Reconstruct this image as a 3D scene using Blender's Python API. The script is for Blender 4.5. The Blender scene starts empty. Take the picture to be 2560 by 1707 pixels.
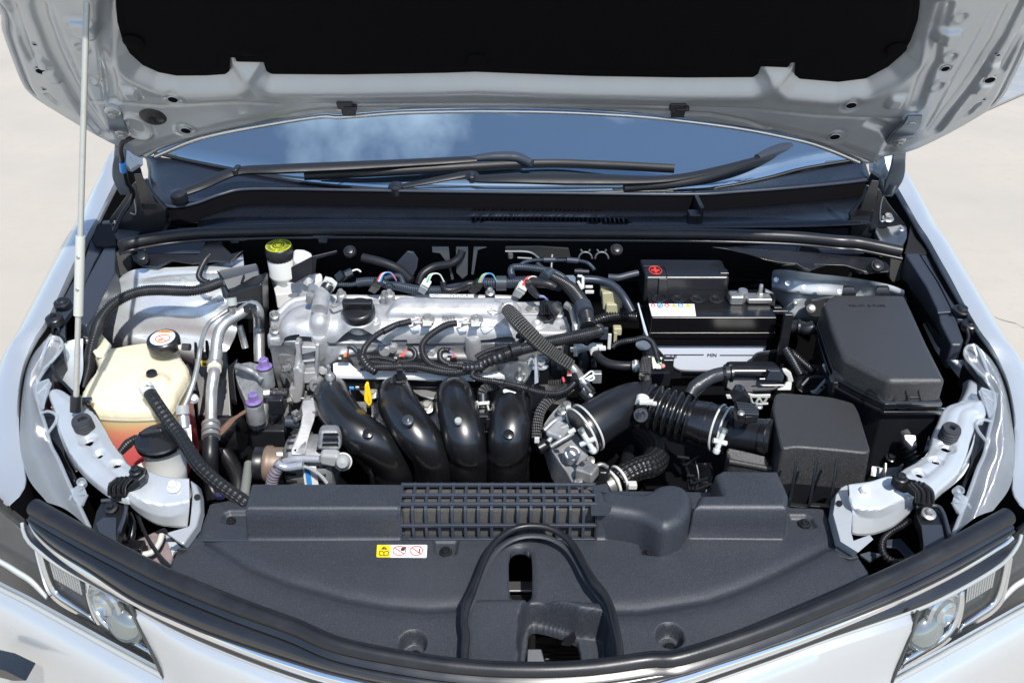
import bpy, math, random
import numpy as np
from mathutils import Vector, Matrix, Quaternion
random.seed(4); rng = np.random.RandomState(4)
S = bpy.context.scene; COL = S.collection
# ------------------------------------------------------------------ camera, sky, sun, exposure
CAMZ = 1.70; PITCH = math.radians(30); FPX = 2285.7; CX, CY = 1280.0, 853.5
cd = bpy.data.cameras.new('camera'); cam = bpy.data.objects.new('camera', cd); COL.objects.link(cam)
cam.location = (0, 0, CAMZ); cam.rotation_euler = (math.pi/2-PITCH, 0, 0)
cd.sensor_width = 36; cd.lens = 36*FPX/2560; cd.clip_start = 0.02; cd.clip_end = 3000
S.camera = cam
SUN_EL, SUN_AZ = 54.5, 22.0      # azimuth measured from the front of the car (-Y) towards +X
w = bpy.data.worlds.new('World'); S.world = w; w.use_nodes = True
nt = w.node_tree; nt.nodes.clear()
def N(nt, t, **k):
    n = nt.nodes.new(t)
    for a, b in k.items(): setattr(n, a, b)
    return n
sky = N(nt, 'ShaderNodeTexSky', sky_type='NISHITA', sun_disc=False)
sky.sun_elevation = math.radians(SUN_EL); sky.sun_rotation = math.radians(180-SUN_AZ)
sky.air_density = 1.0; sky.dust_density = 0.6; sky.ozone_density = 1.5
bg = N(nt, 'ShaderNodeBackground'); bg.inputs[1].default_value = 0.15
tc = N(nt, 'ShaderNodeTexCoord')
n1 = N(nt, 'ShaderNodeTexNoise'); n1.inputs['Scale'].default_value = 2.6; n1.inputs['Detail'].default_value = 7; n1.inputs['Roughness'].default_value = .58
mp = N(nt, 'ShaderNodeMapping'); mp.inputs['Location'].default_value = (1.3, .2, .4); mp.inputs['Scale'].default_value = (1, 1, 1.2)
rp = N(nt, 'ShaderNodeValToRGB'); rp.color_ramp.elements[0].position = .60; rp.color_ramp.elements[1].position = .79
mx = N(nt, 'ShaderNodeMix', data_type='RGBA'); mx.inputs[7].default_value = (11, 11.3, 11.8, 1)
nt.links.new(tc.outputs['Generated'], mp.inputs[0]); nt.links.new(mp.outputs[0], n1.inputs[0]); 
CLD = Vector((-.20, .17, .965)).normalized()          # the cloud mirrored in the windshield
dp = N(nt, 'ShaderNodeVectorMath', operation='DOT_PRODUCT'); dp.inputs[1].default_value = CLD; nt.links.new(tc.outputs['Generated'], dp.inputs[0])
cm = N(nt, 'ShaderNodeMapRange'); cm.inputs[1].default_value = .986; cm.inputs[2].default_value = .9995; cm.inputs[3].default_value = 0; cm.inputs[4].default_value = .26
nt.links.new(dp.outputs['Value'], cm.inputs[0]); ca = N(nt, 'ShaderNodeMath', operation='ADD'); nt.links.new(n1.outputs[0], ca.inputs[0]); nt.links.new(cm.outputs[0], ca.inputs[1]); nt.links.new(ca.outputs[0], rp.inputs[0])
nt.links.new(rp.outputs[0], mx.inputs[0]); nt.links.new(sky.outputs[0], mx.inputs[6]); nt.links.new(mx.outputs[2], bg.inputs[0])
out = N(nt, 'ShaderNodeOutputWorld'); nt.links.new(bg.outputs[0], out.inputs[0])
sl = bpy.data.lights.new('sun', 'SUN'); sl.energy = 4.2; sl.angle = math.radians(.53); sl.color = (1, .96, .90)
so = bpy.data.objects.new('sun', sl); COL.objects.link(so)
el, az = math.radians(SUN_EL), math.radians(SUN_AZ)
SD = Vector((math.cos(el)*math.sin(az), -math.cos(el)*math.cos(az), math.sin(el)))
so.rotation_euler = SD.to_track_quat('Z', 'Y').to_euler(); so.location = SD*6
S.view_settings.view_transform = 'Standard'; S.view_settings.look = 'None'; S.view_settings.exposure = 0.25
# ------------------------------------------------------------------ pixel -> world helpers
FR = {'s':(0,0,1), 'd':(0,0,2560/2352), 'c':(0,560,.3699), 't':(0,0,.3699), 'u':(850,0,.3699), 'v':(1700,0,.3699),
      'A':(600,560,.2551), 'B':(1100,560,.2551), 'C':(1560,560,.2551), 'D':(1960,560,.2551),
      'E':(600,900,.2551), 'F':(1100,900,.2551), 'G':(1560,900,.2551), 'H':(1960,900,.2551),
      'l':(0,1130,.368), 'm':(850,1130,.368), 'r':(1700,1130,.368)}
def ray(fr, x, y):
    a, b, k = FR[fr.rstrip('~')]; X, Y = a+x*k, b+y*k
    if fr.endswith('~'): X, Y = 2496+.083*Y-X, Y+.009*(2580-2*X)     # the other side of the car
    cx, cy = (X-CX)/FPX, (CY-Y)/FPX
    c, s = math.cos(PITCH), math.sin(PITCH)
    return Vector((cx, c+cy*s, -s+cy*c))
def at(fr, x, y, h):
    d = ray(fr, x, y)
    if isinstance(h, str): return d*(float(h[1:])/100/d.y)+Vector((0,0,CAMZ))
    return d*((h/100-CAMZ)/d.z)+Vector((0,0,CAMZ))
def T(fr, s):
    o = []; h = 90
    for t in s.split():
        q = t.split(',')
        if len(q) > 2: h = q[2] if q[2][0] == '@' else float(q[2])
        o.append(at(fr, float(q[0]), float(q[1]), h))
    return o
class Pl:                                        # a plane in the world with its own axes
    def __init__(s, o, u, v):
        s.o = Vector(o); s.u = Vector(u).normalized(); s.n = s.u.cross(Vector(v)).normalized(); s.v = s.n.cross(s.u)
    def hit(s, fr, x, y, off=0):
        d = ray(fr, x, y); c = Vector((0,0,CAMZ)); p0 = s.o+s.n*off
        return c+d*((p0-c).dot(s.n)/d.dot(s.n))
    def uv(s, p): p = Vector(p)-s.o; return (p.dot(s.u), p.dot(s.v))
    def P(s, fr, st, off=0):
        return np.array([s.uv(s.hit(fr, *map(float, t.split(',')[:2]), off)) for t in st.split()])
    def W(s, fr, st, off=0): return [s.hit(fr, *map(float, t.split(',')[:2]), off) for t in st.split()]
    def w(s, u, v, h=0): return s.o+s.u*u+s.v*v+s.n*h
def ZP(z): return Pl((0,0,z/100), (1,0,0), (0,1,0))
# ------------------------------------------------------------------ objects
def link(o, parent):
    COL.objects.link(o)
    if parent:
        o.parent = parent
        m = Matrix.Translation(-parent.location) if parent.type == 'EMPTY' else Matrix.Identity(4)
        o.matrix_parent_inverse = m
    return o
def thing(name, label, cat, loc, group=None):
    o = bpy.data.objects.new(name, None); o.location = loc; o.empty_display_size = .05; COL.objects.link(o)
    o['label'] = label; o['category'] = cat
    if group: o['group'] = group
    return o
def tag(o, label, cat, group=None):
    o['label'] = label; o['category'] = cat
    if group: o['group'] = group
    return o
def mk(name, V, F, mat, parent=None, smooth=True, sharp=40, bevel=0, seg=2, solid=0, uv=None, label=None):
    V = np.asarray(V, float); me = bpy.data.meshes.new(name)
    if isinstance(F, np.ndarray):
        n, k = F.shape
        me.vertices.add(len(V)); me.vertices.foreach_set('co', V.ravel())
        me.loops.add(n*k); me.loops.foreach_set('vertex_index', F.ravel().astype(np.int32))
        me.polygons.add(n); me.polygons.foreach_set('loop_start', np.arange(0, n*k, k, dtype=np.int32))
        try: me.polygons.foreach_set('loop_total', np.full(n, k, dtype=np.int32))
        except Exception: pass
    else: me.from_pydata([tuple(v) for v in V], [], [tuple(f) for f in F])
    me.update(calc_edges=True)
    if uv is not None:
        l = me.uv_layers.new(name='UVMap'); vi = np.empty(len(me.loops), dtype=np.int32); me.loops.foreach_get('vertex_index', vi)
        l.data.foreach_set('uv', np.asarray(uv)[vi].ravel())
    me.validate(); me.materials.append(mat)
    if smooth:
        me.polygons.foreach_set('use_smooth', np.ones(len(me.polygons), bool))
        if sharp: me.set_sharp_from_angle(angle=math.radians(sharp))
    o = bpy.data.objects.new(name, me); link(o, parent)
    if solid:
        m = o.modifiers.new('solid', 'SOLIDIFY'); m.thickness = abs(solid); m.offset = -1 if solid > 0 else 1
    if bevel:
        m = o.modifiers.new('bevel', 'BEVEL'); m.width = bevel; m.segments = seg; m.limit_method = 'ANGLE'; m.angle_limit = math.radians(35); m.harden_normals = True
        m.use_clamp_overlap = True
    if label: o['label'] = label
    return o
def joinmesh(parts):
    V = []; F = []; n = 0
    for v, f in parts:
        V += [tuple(p) for p in v]; F += [tuple(i+n for i in q) for q in f]; n += len(v)
    return V, F
def boxg(c, sx, sy, sz, R=None):
    c = Vector(c); v = []
    for k in (-1, 1):
        for j in (-1, 1):
            for i in (-1, 1):
                p = Vector((i*sx/2, j*sy/2, k*sz/2)); v.append(c+(R @ p if R else p))
    return v, [(0,2,3,1),(4,5,7,6),(0,1,5,4),(2,6,7,3),(0,4,6,2),(1,3,7,5)]
def box(name, c, s, mat, parent, R=None, bevel=.001, **k):
    v, f = boxg(c, *s, R); return mk(name, v, f, mat, parent, bevel=bevel, **k)
def area_sign(P):
    n = Vector((0,0,0))
    for i in range(len(P)): n += Vector(P[i]).cross(Vector(P[(i+1) % len(P)]))
    return n
def prismg(P, dv, scale=1.0):
    P = [Vector(p) for p in P]; dv = Vector(dv)
    if area_sign(P).dot(dv) > 0: P = P[::-1]
    n = len(P); c = sum(P, Vector())/n
    Q = [c+(p-c)*scale+dv for p in P]
    return P+Q, [tuple(range(n)), tuple(range(2*n-1, n-1, -1))]+[(i, n+i, n+(i+1) % n, (i+1) % n) for i in range(n)]
def prism(name, P, d, mat, parent, bevel=.002, seg=2, scale=1.0, **k):
    if not hasattr(d, '__len__'): d = (0,0,-d)
    v, f = prismg(P, d, scale); return mk(name, v, f, mat, parent, bevel=bevel, seg=seg, **k)
def spl(P, step=None, n=None, closed=False):
    P = np.array([list(p) for p in P], float)
    if len(P) == 2: Q = P
    else:
        E = np.vstack([P[-1:], P, P[:2]]) if closed else np.vstack([2*P[0]-P[1], P, 2*P[-1]-P[-2]])
        o = []
        for i in range(1, len(E)-2):
            a, b, c, d = E[i-1:i+3]; t = np.linspace(0, 1, 16, endpoint=False)[:, None]
            o.append(.5*((2*b)+(c-a)*t+(2*a-5*b+4*c-d)*t**2+(3*b-a-3*c+d)*t**3))
        Q = np.vstack(o+[E[-2:-1]])
    L = np.r_[0, np.cumsum(np.linalg.norm(np.diff(Q, axis=0), axis=1))]
    m = n or max(2, int(L[-1]/step)+1); s = np.linspace(0, L[-1], m)
    return np.stack([np.interp(s, L, Q[:, k]) for k in range(Q.shape[1])], 1), s
def frames(C, closed=False):
    t = np.gradient(C, axis=0); t /= np.linalg.norm(t, axis=1)[:, None]+1e-12
    a = np.array([0,0,1.]) if abs(t[0][2]) < .9 else np.array([1.,0,0])
    u = np.cross(t[0], a); u /= np.linalg.norm(u); U = [u]
    for i in range(1, len(C)):
        u = u-t[i]*np.dot(u, t[i]); u /= np.linalg.norm(u)+1e-12; U.append(u)
    U = np.array(U); return t, U, np.cross(t, U)
def tubeg(P, r, seg=14, corr=None, step=None, cap=True, flat=None):
    """r: radius or list along the path; corr=(pitch, depth)"""
    st = step or (corr[0]/6 if corr else .004)
    C, s = spl(P, st); n = len(C); t, U, B = frames(C)
    R = np.interp(np.linspace(0, 1, n), np.linspace(0, 1, len(r)), r) if hasattr(r, '__len__') else np.full(n, r)
    if corr:
        ph = (s/corr[0]) % 1; g = np.clip(1.6*np.cos(2*np.pi*ph), -1, 1)
        R = R+corr[1]*.5*(g-1)
    th = np.linspace(0, 2*np.pi, seg+1) if False else np.arange(seg)*2*np.pi/seg
    ca, sa = np.cos(th), np.sin(th)
    if flat:
        Z = np.tile([0,0,1.], (n,1)); sd = np.cross(t, Z); sd /= np.linalg.norm(sd, axis=1)[:,None]+1e-9; up = np.cross(sd, t)
        U, B = sd, up*flat
    V = C[:, None]+R[:, None, None]*(ca[None,:,None]*U[:, None]+sa[None,:,None]*B[:, None])
    uv = np.stack([np.broadcast_to(np.arange(seg)/seg, (n, seg)), np.broadcast_to(s[:, None], (n, seg))], 2).reshape(-1, 2)
    i, j = np.meshgrid(np.arange(n-1), np.arange(seg), indexing='ij'); j2 = (j+1) % seg
    F = np.stack([i*seg+j, i*seg+j2, (i+1)*seg+j2, (i+1)*seg+j], 2).reshape(-1, 4)
    V = V.reshape(-1, 3)
    if cap:
        V = np.vstack([V, C[:1], C[-1:]]); uv = np.vstack([uv, [[0,0]], [[0,s[-1]]]])
        a, b = n*seg, n*seg+1; jj = np.arange(seg); j2 = (jj+1) % seg; z = (n-1)*seg
        F = np.vstack([F, np.stack([np.full(seg, a), j2, jj, np.full(seg, a)], 1), np.stack([np.full(seg, b), z+jj, z+j2, np.full(seg, b)], 1)])
    return V, F, uv
def fixf(F): return [tuple(dict.fromkeys(int(i) for i in f)) for f in F]
def tube(name, P, r, mat, parent=None, seg=14, corr=None, step=None, sharp=50, flat=None, label=None):
    V, F, uv = tubeg(P, r, seg, corr, step, True, flat); F = F[:, ::-1]
    me = bpy.data.meshes.new(name); me.from_pydata(V.tolist(), [], fixf(F)); 
    l = me.uv_layers.new(name='UVMap'); vi = np.empty(len(me.loops), dtype=np.int32); me.loops.foreach_get('vertex_index', vi)
    l.data.foreach_set('uv', uv[vi].ravel().astype(np.float32))
    me.materials.append(mat); me.polygons.foreach_set('use_smooth', np.ones(len(me.polygons), bool)); me.set_sharp_from_angle(angle=math.radians(sharp))
    o = bpy.data.objects.new(name, me); link(o, parent)
    if label: o['label'] = label
    return o
def latheg(prof, o, ax, seg=28, flute=0, fd=0, ang=0):
    ax = Vector(ax).normalized(); o = Vector(o); u = ax.orthogonal().normalized() if abs(ax.z) < .99 else Vector((1,0,0)); u = (u-ax*u.dot(ax)).normalized(); b = ax.cross(u)
    V = []; F = []
    for r, h in prof:
        for k in range(seg):
            a = 2*math.pi*k/seg+ang; rr = r-(fd if flute and (k*flute*2//seg) % 2 else 0)
            V.append(o+ax*h+(u*math.cos(a)+b*math.sin(a))*max(rr, 0))
    m = len(prof)
    for i in range(m-1):
        for k in range(seg): F.append((i*seg+k, i*seg+(k+1) % seg, (i+1)*seg+(k+1) % seg, (i+1)*seg+k))
    if prof[0][0] > 0: F.append(tuple(range(seg))[::-1])
    if prof[-1][0] > 0: F.append(tuple(range((m-1)*seg, m*seg)))
    return V, F
def lathe(name, prof, o, ax, mat, parent, seg=28, **k):
    kk = {a: k.pop(a) for a in ('flute','fd','ang') if a in k}
    V, F = latheg(prof, o, ax, seg, **kk); return mk(name, V, F, mat, parent, **k)
def bolt(parent, p, ax, r, mat, name='bolt', label=None, h=None):
    h = h or r*.9; p = Vector(p); ax = Vector(ax).normalized()
    a = latheg([(r*1.55, 0), (r*1.55, r*.18), (r*1.25, r*.35), (r*.9, r*.36)], p, ax, 20)
    b = latheg([(r, r*.3), (r, r*.3+h*.85), (r*.86, r*.3+h), (r*.55, r*.3+h), (r*.5, r*.3+h*.85)], p, ax, 6, ang=random.random())
    V, F = joinmesh([a, b]); return mk(name, V, F, mat, parent, sharp=25, bevel=0, label=label)
def loft(name, curves, mat, parent, n=60, m=8, solid=0, uvs=False, sub=True, flip=False, **k):
    R = [spl(c, n=n)[0] for c in curves]; A = np.array(R)                     # k x n x 3
    if sub and len(curves) > 2:
        A = np.array([spl(A[:, j], n=m*(len(curves)-1)+1)[0] for j in range(n)]).transpose(1, 0, 2)
    elif len(curves) > 1 and m > 1:
        t = np.linspace(0, len(curves)-1, m*(len(curves)-1)+1); i = np.minimum(t.astype(int), len(curves)-2); f = (t-i)[:, None, None]; A = A[i]*(1-f)+A[i+1]*f
    a, b = A.shape[:2]; i, j = np.meshgrid(np.arange(a-1), np.arange(b-1), indexing='ij')
    F = np.stack([i*b+j, i*b+j+1, (i+1)*b+j+1, (i+1)*b+j], 2).reshape(-1, 4)
    if flip: F = F[:, ::-1]
    V = A.reshape(-1, 3); uv = np.stack([np.tile(np.linspace(0,1,b), a), np.repeat(np.linspace(0,1,a), b)], 1)
    return mk(name, V, F, mat, parent, solid=solid, uv=uv, **k)
# ---- height fields: cast, pressed and moulded surfaces
def ss(a, b, x): t = np.clip((x-a)/(b-a), 0, 1); return t*t*(3-2*t)
def sdp(P, U, V):                                  # signed distance to a polygon, positive inside
    P = np.asarray(P); D = np.full(U.shape, 1e9); ins = np.zeros(U.shape, bool); n = len(P)
    for i in range(n):
        a, b = P[i], P[(i+1) % n]; e = b-a; wx, wy = U-a[0], V-a[1]
        t = np.clip((wx*e[0]+wy*e[1])/(e@e+1e-12), 0, 1); D = np.minimum(D, (wx-e[0]*t)**2+(wy-e[1]*t)**2)
        c = (a[1] > V) != (b[1] > V); ins ^= c & (U < (b[0]-a[0])*(V-a[1])/((b[1]-a[1]) if abs(b[1]-a[1]) > 1e-12 else 1e-12)+a[0])
    return np.where(ins, 1, -1)*np.sqrt(D)
def sdl(P, U, V):                                  # distance to an open polyline
    P = np.asarray(P); D = np.full(U.shape, 1e9)
    for i in range(len(P)-1):
        a, b = P[i], P[i+1]; e = b-a; wx, wy = U-a[0], V-a[1]
        t = np.clip((wx*e[0]+wy*e[1])/(e@e+1e-12), 0, 1); D = np.minimum(D, (wx-e[0]*t)**2+(wy-e[1]*t)**2)
    return np.sqrt(D)
def rnd(d, H, r, slope=10): return np.where(d >= r, H, np.where(d > 0, H-r+np.sqrt(np.maximum(r*r-(r-np.clip(d,0,r))**2, 0)), H-r+d*slope))
def smin(a, b, k): h = np.clip(.5+.5*(b-a)/k, 0, 1); return b*(1-h)+a*h-k*h*(1-h)
def smax(a, b, k): return -smin(-a, -b, k)
def sm(P, n=60, closed=True): 
    P = np.asarray(P); return spl(P, n=n, closed=closed)[0][:(-1 if closed else None)]
def npoly(P, U, V):
    P = np.asarray(P); D = np.full(U.shape, 1e9); X = U.copy(); Y = V.copy(); n = len(P)
    for i in range(n):
        a, b = P[i], P[(i+1) % n]; e = b-a; wx, wy = U-a[0], V-a[1]
        t = np.clip((wx*e[0]+wy*e[1])/(e@e+1e-12), 0, 1); qx, qy = a[0]+e[0]*t, a[1]+e[1]*t; d = (U-qx)**2+(V-qy)**2; m = d < D
        D = np.where(m, d, D); X = np.where(m, qx, X); Y = np.where(m, qy, Y)
    return X, Y
def wall(P, U, V, H, st, floor, draft=0, lipH=None):
    """snap the grid to the outline: a clean vertical (or drafted) side down to floor"""
    d = sdp(P, U, V); X, Y = npoly(P, U, V); o = (d < 0); near = np.abs(d) < st*1.45
    dx, dy = (X-U), (Y-V); L = np.hypot(dx, dy)+1e-9; s = np.where(o, -1, 1)
    inn = (d >= 0) & (d < st*.75); out_ = o & near
    c = P.mean(0); ox, oy = X-c[0], Y-c[1]; l2 = np.hypot(ox, oy)+1e-9
    U2 = np.where(inn | out_, X, U); V2 = np.where(inn | out_, Y, V)
    U2 = np.where(out_, U2+ox/l2*draft, U2); V2 = np.where(out_, V2+oy/l2*draft, V2)
    H2 = np.where(out_, floor, H); H2 = np.where(o & ~near, floor-99, H2)
    return U2, V2, H2
def cuth(P, U, V, H, st, depth):
    """a clean-edged opening"""
    d = sdp(P, U, V); X, Y = npoly(P, U, V); inn = (d >= 0) & (d < st*1.5); out_ = (d < 0) & (d > -st*.8); m = inn | out_
    return np.where(m, X, U), np.where(m, Y, V), np.where(d >= st*1.5, -9, np.where(inn, H-depth, H))
def hf(name, pl, u0, u1, v0, v1, st, fn, mat, parent, keep=None, **k):
    nu, nv = int((u1-u0)/st)+1, int((v1-v0)/st)+1
    U, V = np.meshgrid(np.linspace(u0, u1, nu), np.linspace(v0, v1, nv), indexing='xy')
    r = fn(U, V)
    if isinstance(r, tuple): U, V, H = r
    else: H = r
    W = np.array(pl.o)+U[..., None]*np.array(pl.u)+V[..., None]*np.array(pl.v)+H[..., None]*np.array(pl.n)
    i, j = np.meshgrid(np.arange(nv-1), np.arange(nu-1), indexing='ij')
    F = np.stack([i*nu+j, i*nu+j+1, (i+1)*nu+j+1, (i+1)*nu+j], 2).reshape(-1, 4)
    if keep is not None:
        K = keep(U, V, H).ravel(); F = F[K[F].all(1)]
        use = np.unique(F); mp_ = np.full(nu*nv, -1); mp_[use] = np.arange(len(use)); F = mp_[F]; W = W.reshape(-1, 3)[use]
    return mk(name, W.reshape(-1, 3), F, mat, parent, sharp=k.pop('sharp', 0), **k)
def txt(name, s, pl, u, v, h, size, mat, parent, rot=0, ext=.0002, sx=1):
    c = bpy.data.curves.new(name, 'FONT'); c.body = s; c.size = size; c.extrude = ext; c.align_x = 'CENTER'; c.align_y = 'CENTER'
    t = bpy.data.objects.new(name, c); COL.objects.link(t); dg = bpy.context.evaluated_depsgraph_get(); dg.update()
    me = bpy.data.meshes.new_from_object(t.evaluated_get(dg)); bpy.data.objects.remove(t)
    M = Matrix((pl.u, pl.v, pl.n)).transposed().to_4x4(); M.translation = pl.w(u, v, h)
    me.transform(M @ Matrix.Rotation(rot, 4, 'Z') @ Matrix.Scale(sx, 4, (1,0,0))); me.materials.clear(); me.materials.append(mat); me.name = name
    o = bpy.data.objects.new(name, me); return link(o, parent)
def disc(name, pl, u, v, h, r, mat, parent, seg=32, ry=None, t=.0003):
    P = [pl.w(u+r*math.cos(a*2*math.pi/seg), v+(ry or r)*math.sin(a*2*math.pi/seg), h) for a in range(seg)]
    return prism(name, P, -pl.n*t, mat, parent, bevel=0)
def pillow(name, P, pl, z, depth, r, mat, parent, seg=7, **k):
    """a moulded solid with a rounded top edge, from a dense outline on a plane"""
    P = np.asarray(P); a = np.roll(P, 1, 0); c = np.roll(P, -1, 0); t = c-a; t /= np.linalg.norm(t, axis=1)[:, None]+1e-12
    area = .5*np.sum(P[:,0]*c[:,1]-c[:,0]*P[:,1]); n = np.stack([-t[:,1], t[:,0]], 1)*(1 if area > 0 else -1)
    rings = [(0, -depth), (0, -(depth+r)/2)]+[(r*(1-math.cos(q)), -r*(1-math.sin(q))) for q in np.linspace(0, math.pi/2, seg)]
    V = []; m = len(P)
    for i, h in rings:
        for p, q in zip(P, n): V.append(pl.w(p[0]+q[0]*i, p[1]+q[1]*i, z+h))
    F = [(i*m+j, i*m+(j+1) % m, (i+1)*m+(j+1) % m, (i+1)*m+j) for i in range(len(rings)-1) for j in range(m)]
    import mathutils.geometry as mg
    b0 = (len(rings)-1)*m; pr = [Vector((*(p+q*rings[-1][0]), 0)) for p, q in zip(P, n)]; up = 1 if area > 0 else -1
    for tr in mg.tessellate_polygon([pr]):
        A, B, C = (pr[i] for i in tr); s_ = (B-A).cross(C-A).z; tr = tr if s_*up > 0 else tr[::-1]; F.append(tuple(b0+i for i in tr))
    if area < 0: F = [f[::-1] for f in F]
    return mk(name, V, F, mat, parent, sharp=50, **k)
# ------------------------------------------------------------------ materials
def M(name, base, rough=.5, metal=0, coat=0, bump=None, mott=None, sss=0, trans=0, spec=.5, rvar=0, uvb=None, aniso=0, sheen=0, spk=None, bump2=None):
    m = bpy.data.materials.new(name); m.use_nodes = True; nt = m.node_tree; b = nt.nodes['Principled BSDF']
    b.inputs['Base Color'].default_value = (*base, 1); b.inputs['Roughness'].default_value = rough; b.inputs['Metallic'].default_value = metal
    b.inputs['Coat Weight'].default_value = coat; b.inputs['Coat Roughness'].default_value = .04; b.inputs['Specular IOR Level'].default_value = spec
    if sss: b.inputs['Subsurface Weight'].default_value = sss; b.inputs['Subsurface Radius'].default_value = (.02, .012, .008); b.inputs['Subsurface Scale'].default_value = 1
    if trans: b.inputs['Transmission Weight'].default_value = trans
    tc = N(nt, 'ShaderNodeTexCoord'); L = nt.links.new
    col = None
    if mott:                                                    # (colour2, scale, low, high)
        n = N(nt, 'ShaderNodeTexNoise'); n.inputs['Scale'].default_value = mott[1]; n.inputs['Detail'].default_value = 6; n.inputs['Roughness'].default_value = .65
        r = N(nt, 'ShaderNodeMapRange'); r.inputs[1].default_value = mott[2]; r.inputs[2].default_value = mott[3]
        x = N(nt, 'ShaderNodeMix', data_type='RGBA'); x.inputs[6].default_value = (*base, 1); x.inputs[7].default_value = (*mott[0], 1)
        L(tc.outputs['Object'], n.inputs[0]); L(n.outputs[0], r.inputs[0]); L(r.outputs[0], x.inputs[0]); L(x.outputs[2], b.inputs['Base Color']); col = x.outputs[2]
    if spk:                                                     # light specks (colour, scale, threshold)
        n = N(nt, 'ShaderNodeTexNoise'); n.inputs['Scale'].default_value = spk[1]; n.inputs['Detail'].default_value = 1
        r = N(nt, 'ShaderNodeMapRange'); r.inputs[1].default_value = spk[2]; r.inputs[2].default_value = spk[2]+.08
        x = N(nt, 'ShaderNodeMix', data_type='RGBA'); x.inputs[7].default_value = (*spk[0], 1)
        if col: L(col, x.inputs[6])
        else: x.inputs[6].default_value = (*base, 1)
        L(tc.outputs['Object'], n.inputs[0]); L(n.outputs[0], r.inputs[0]); L(r.outputs[0], x.inputs[0]); L(x.outputs[2], b.inputs['Base Color'])
    if rvar:
        n = N(nt, 'ShaderNodeTexNoise'); n.inputs['Scale'].default_value = 22; n.inputs['Detail'].default_value = 5
        r = N(nt, 'ShaderNodeMapRange'); r.inputs[1].default_value = .3; r.inputs[2].default_value = .7; r.inputs[3].default_value = max(rough-rvar, .02); r.inputs[4].default_value = rough+rvar
        L(tc.outputs['Object'], n.inputs[0]); L(n.outputs[0], r.inputs[0]); L(r.outputs[0], b.inputs['Roughness'])
    last = None
    for bb in (bump, bump2):
        if bb:
            n = N(nt, 'ShaderNodeTexNoise'); n.inputs['Scale'].default_value = bb[0]; n.inputs['Detail'].default_value = 3
            u = N(nt, 'ShaderNodeBump'); u.inputs['Strength'].default_value = bb[1]; u.inputs['Distance'].default_value = bb[2]
            L(tc.outputs['Object'], n.inputs[0]); L(n.outputs[0], u.inputs['Height'])
            if last: L(last.outputs[0], u.inputs['Normal'])
            L(u.outputs[0], b.inputs['Normal']); last = u
    if uvb:                                                     # braid on the hose UVs: (around, along, strength, colour2)
        sp = N(nt, 'ShaderNodeSeparateXYZ'); L(tc.outputs['UV'], sp.inputs[0])
        def mth(op, a, c):
            q = N(nt, 'ShaderNodeMath', operation=op)
            for k, z in enumerate((a, c)):
                if z is None: continue
                if isinstance(z, (int, float)): q.inputs[k].default_value = z
                else: L(z, q.inputs[k])
            return q.outputs[0]
        a = mth('MULTIPLY', sp.outputs[0], uvb[0]*2*math.pi); c = mth('MULTIPLY', sp.outputs[1], uvb[1]*2*math.pi)
        s = mth('MULTIPLY', mth('SINE', mth('ADD', a, c), None), mth('SINE', mth('SUBTRACT', a, c), None))
        u = N(nt, 'ShaderNodeBump'); u.inputs['Strength'].default_value = uvb[2]; u.inputs['Distance'].default_value = .0012
        L(s, u.inputs['Height']); L(u.outputs[0], b.inputs['Normal'])
        if len(uvb) > 3:
            r = N(nt, 'ShaderNodeMapRange'); r.inputs[1].default_value = .1; r.inputs[2].default_value = .7; L(s, r.inputs[0])
            x = N(nt, 'ShaderNodeMix', data_type='RGBA'); x.inputs[6].default_value = (*base, 1); x.inputs[7].default_value = (*uvb[3], 1); L(r.outputs[0], x.inputs[0]); L(x.outputs[2], b.inputs['Base Color'])
    return m
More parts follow.
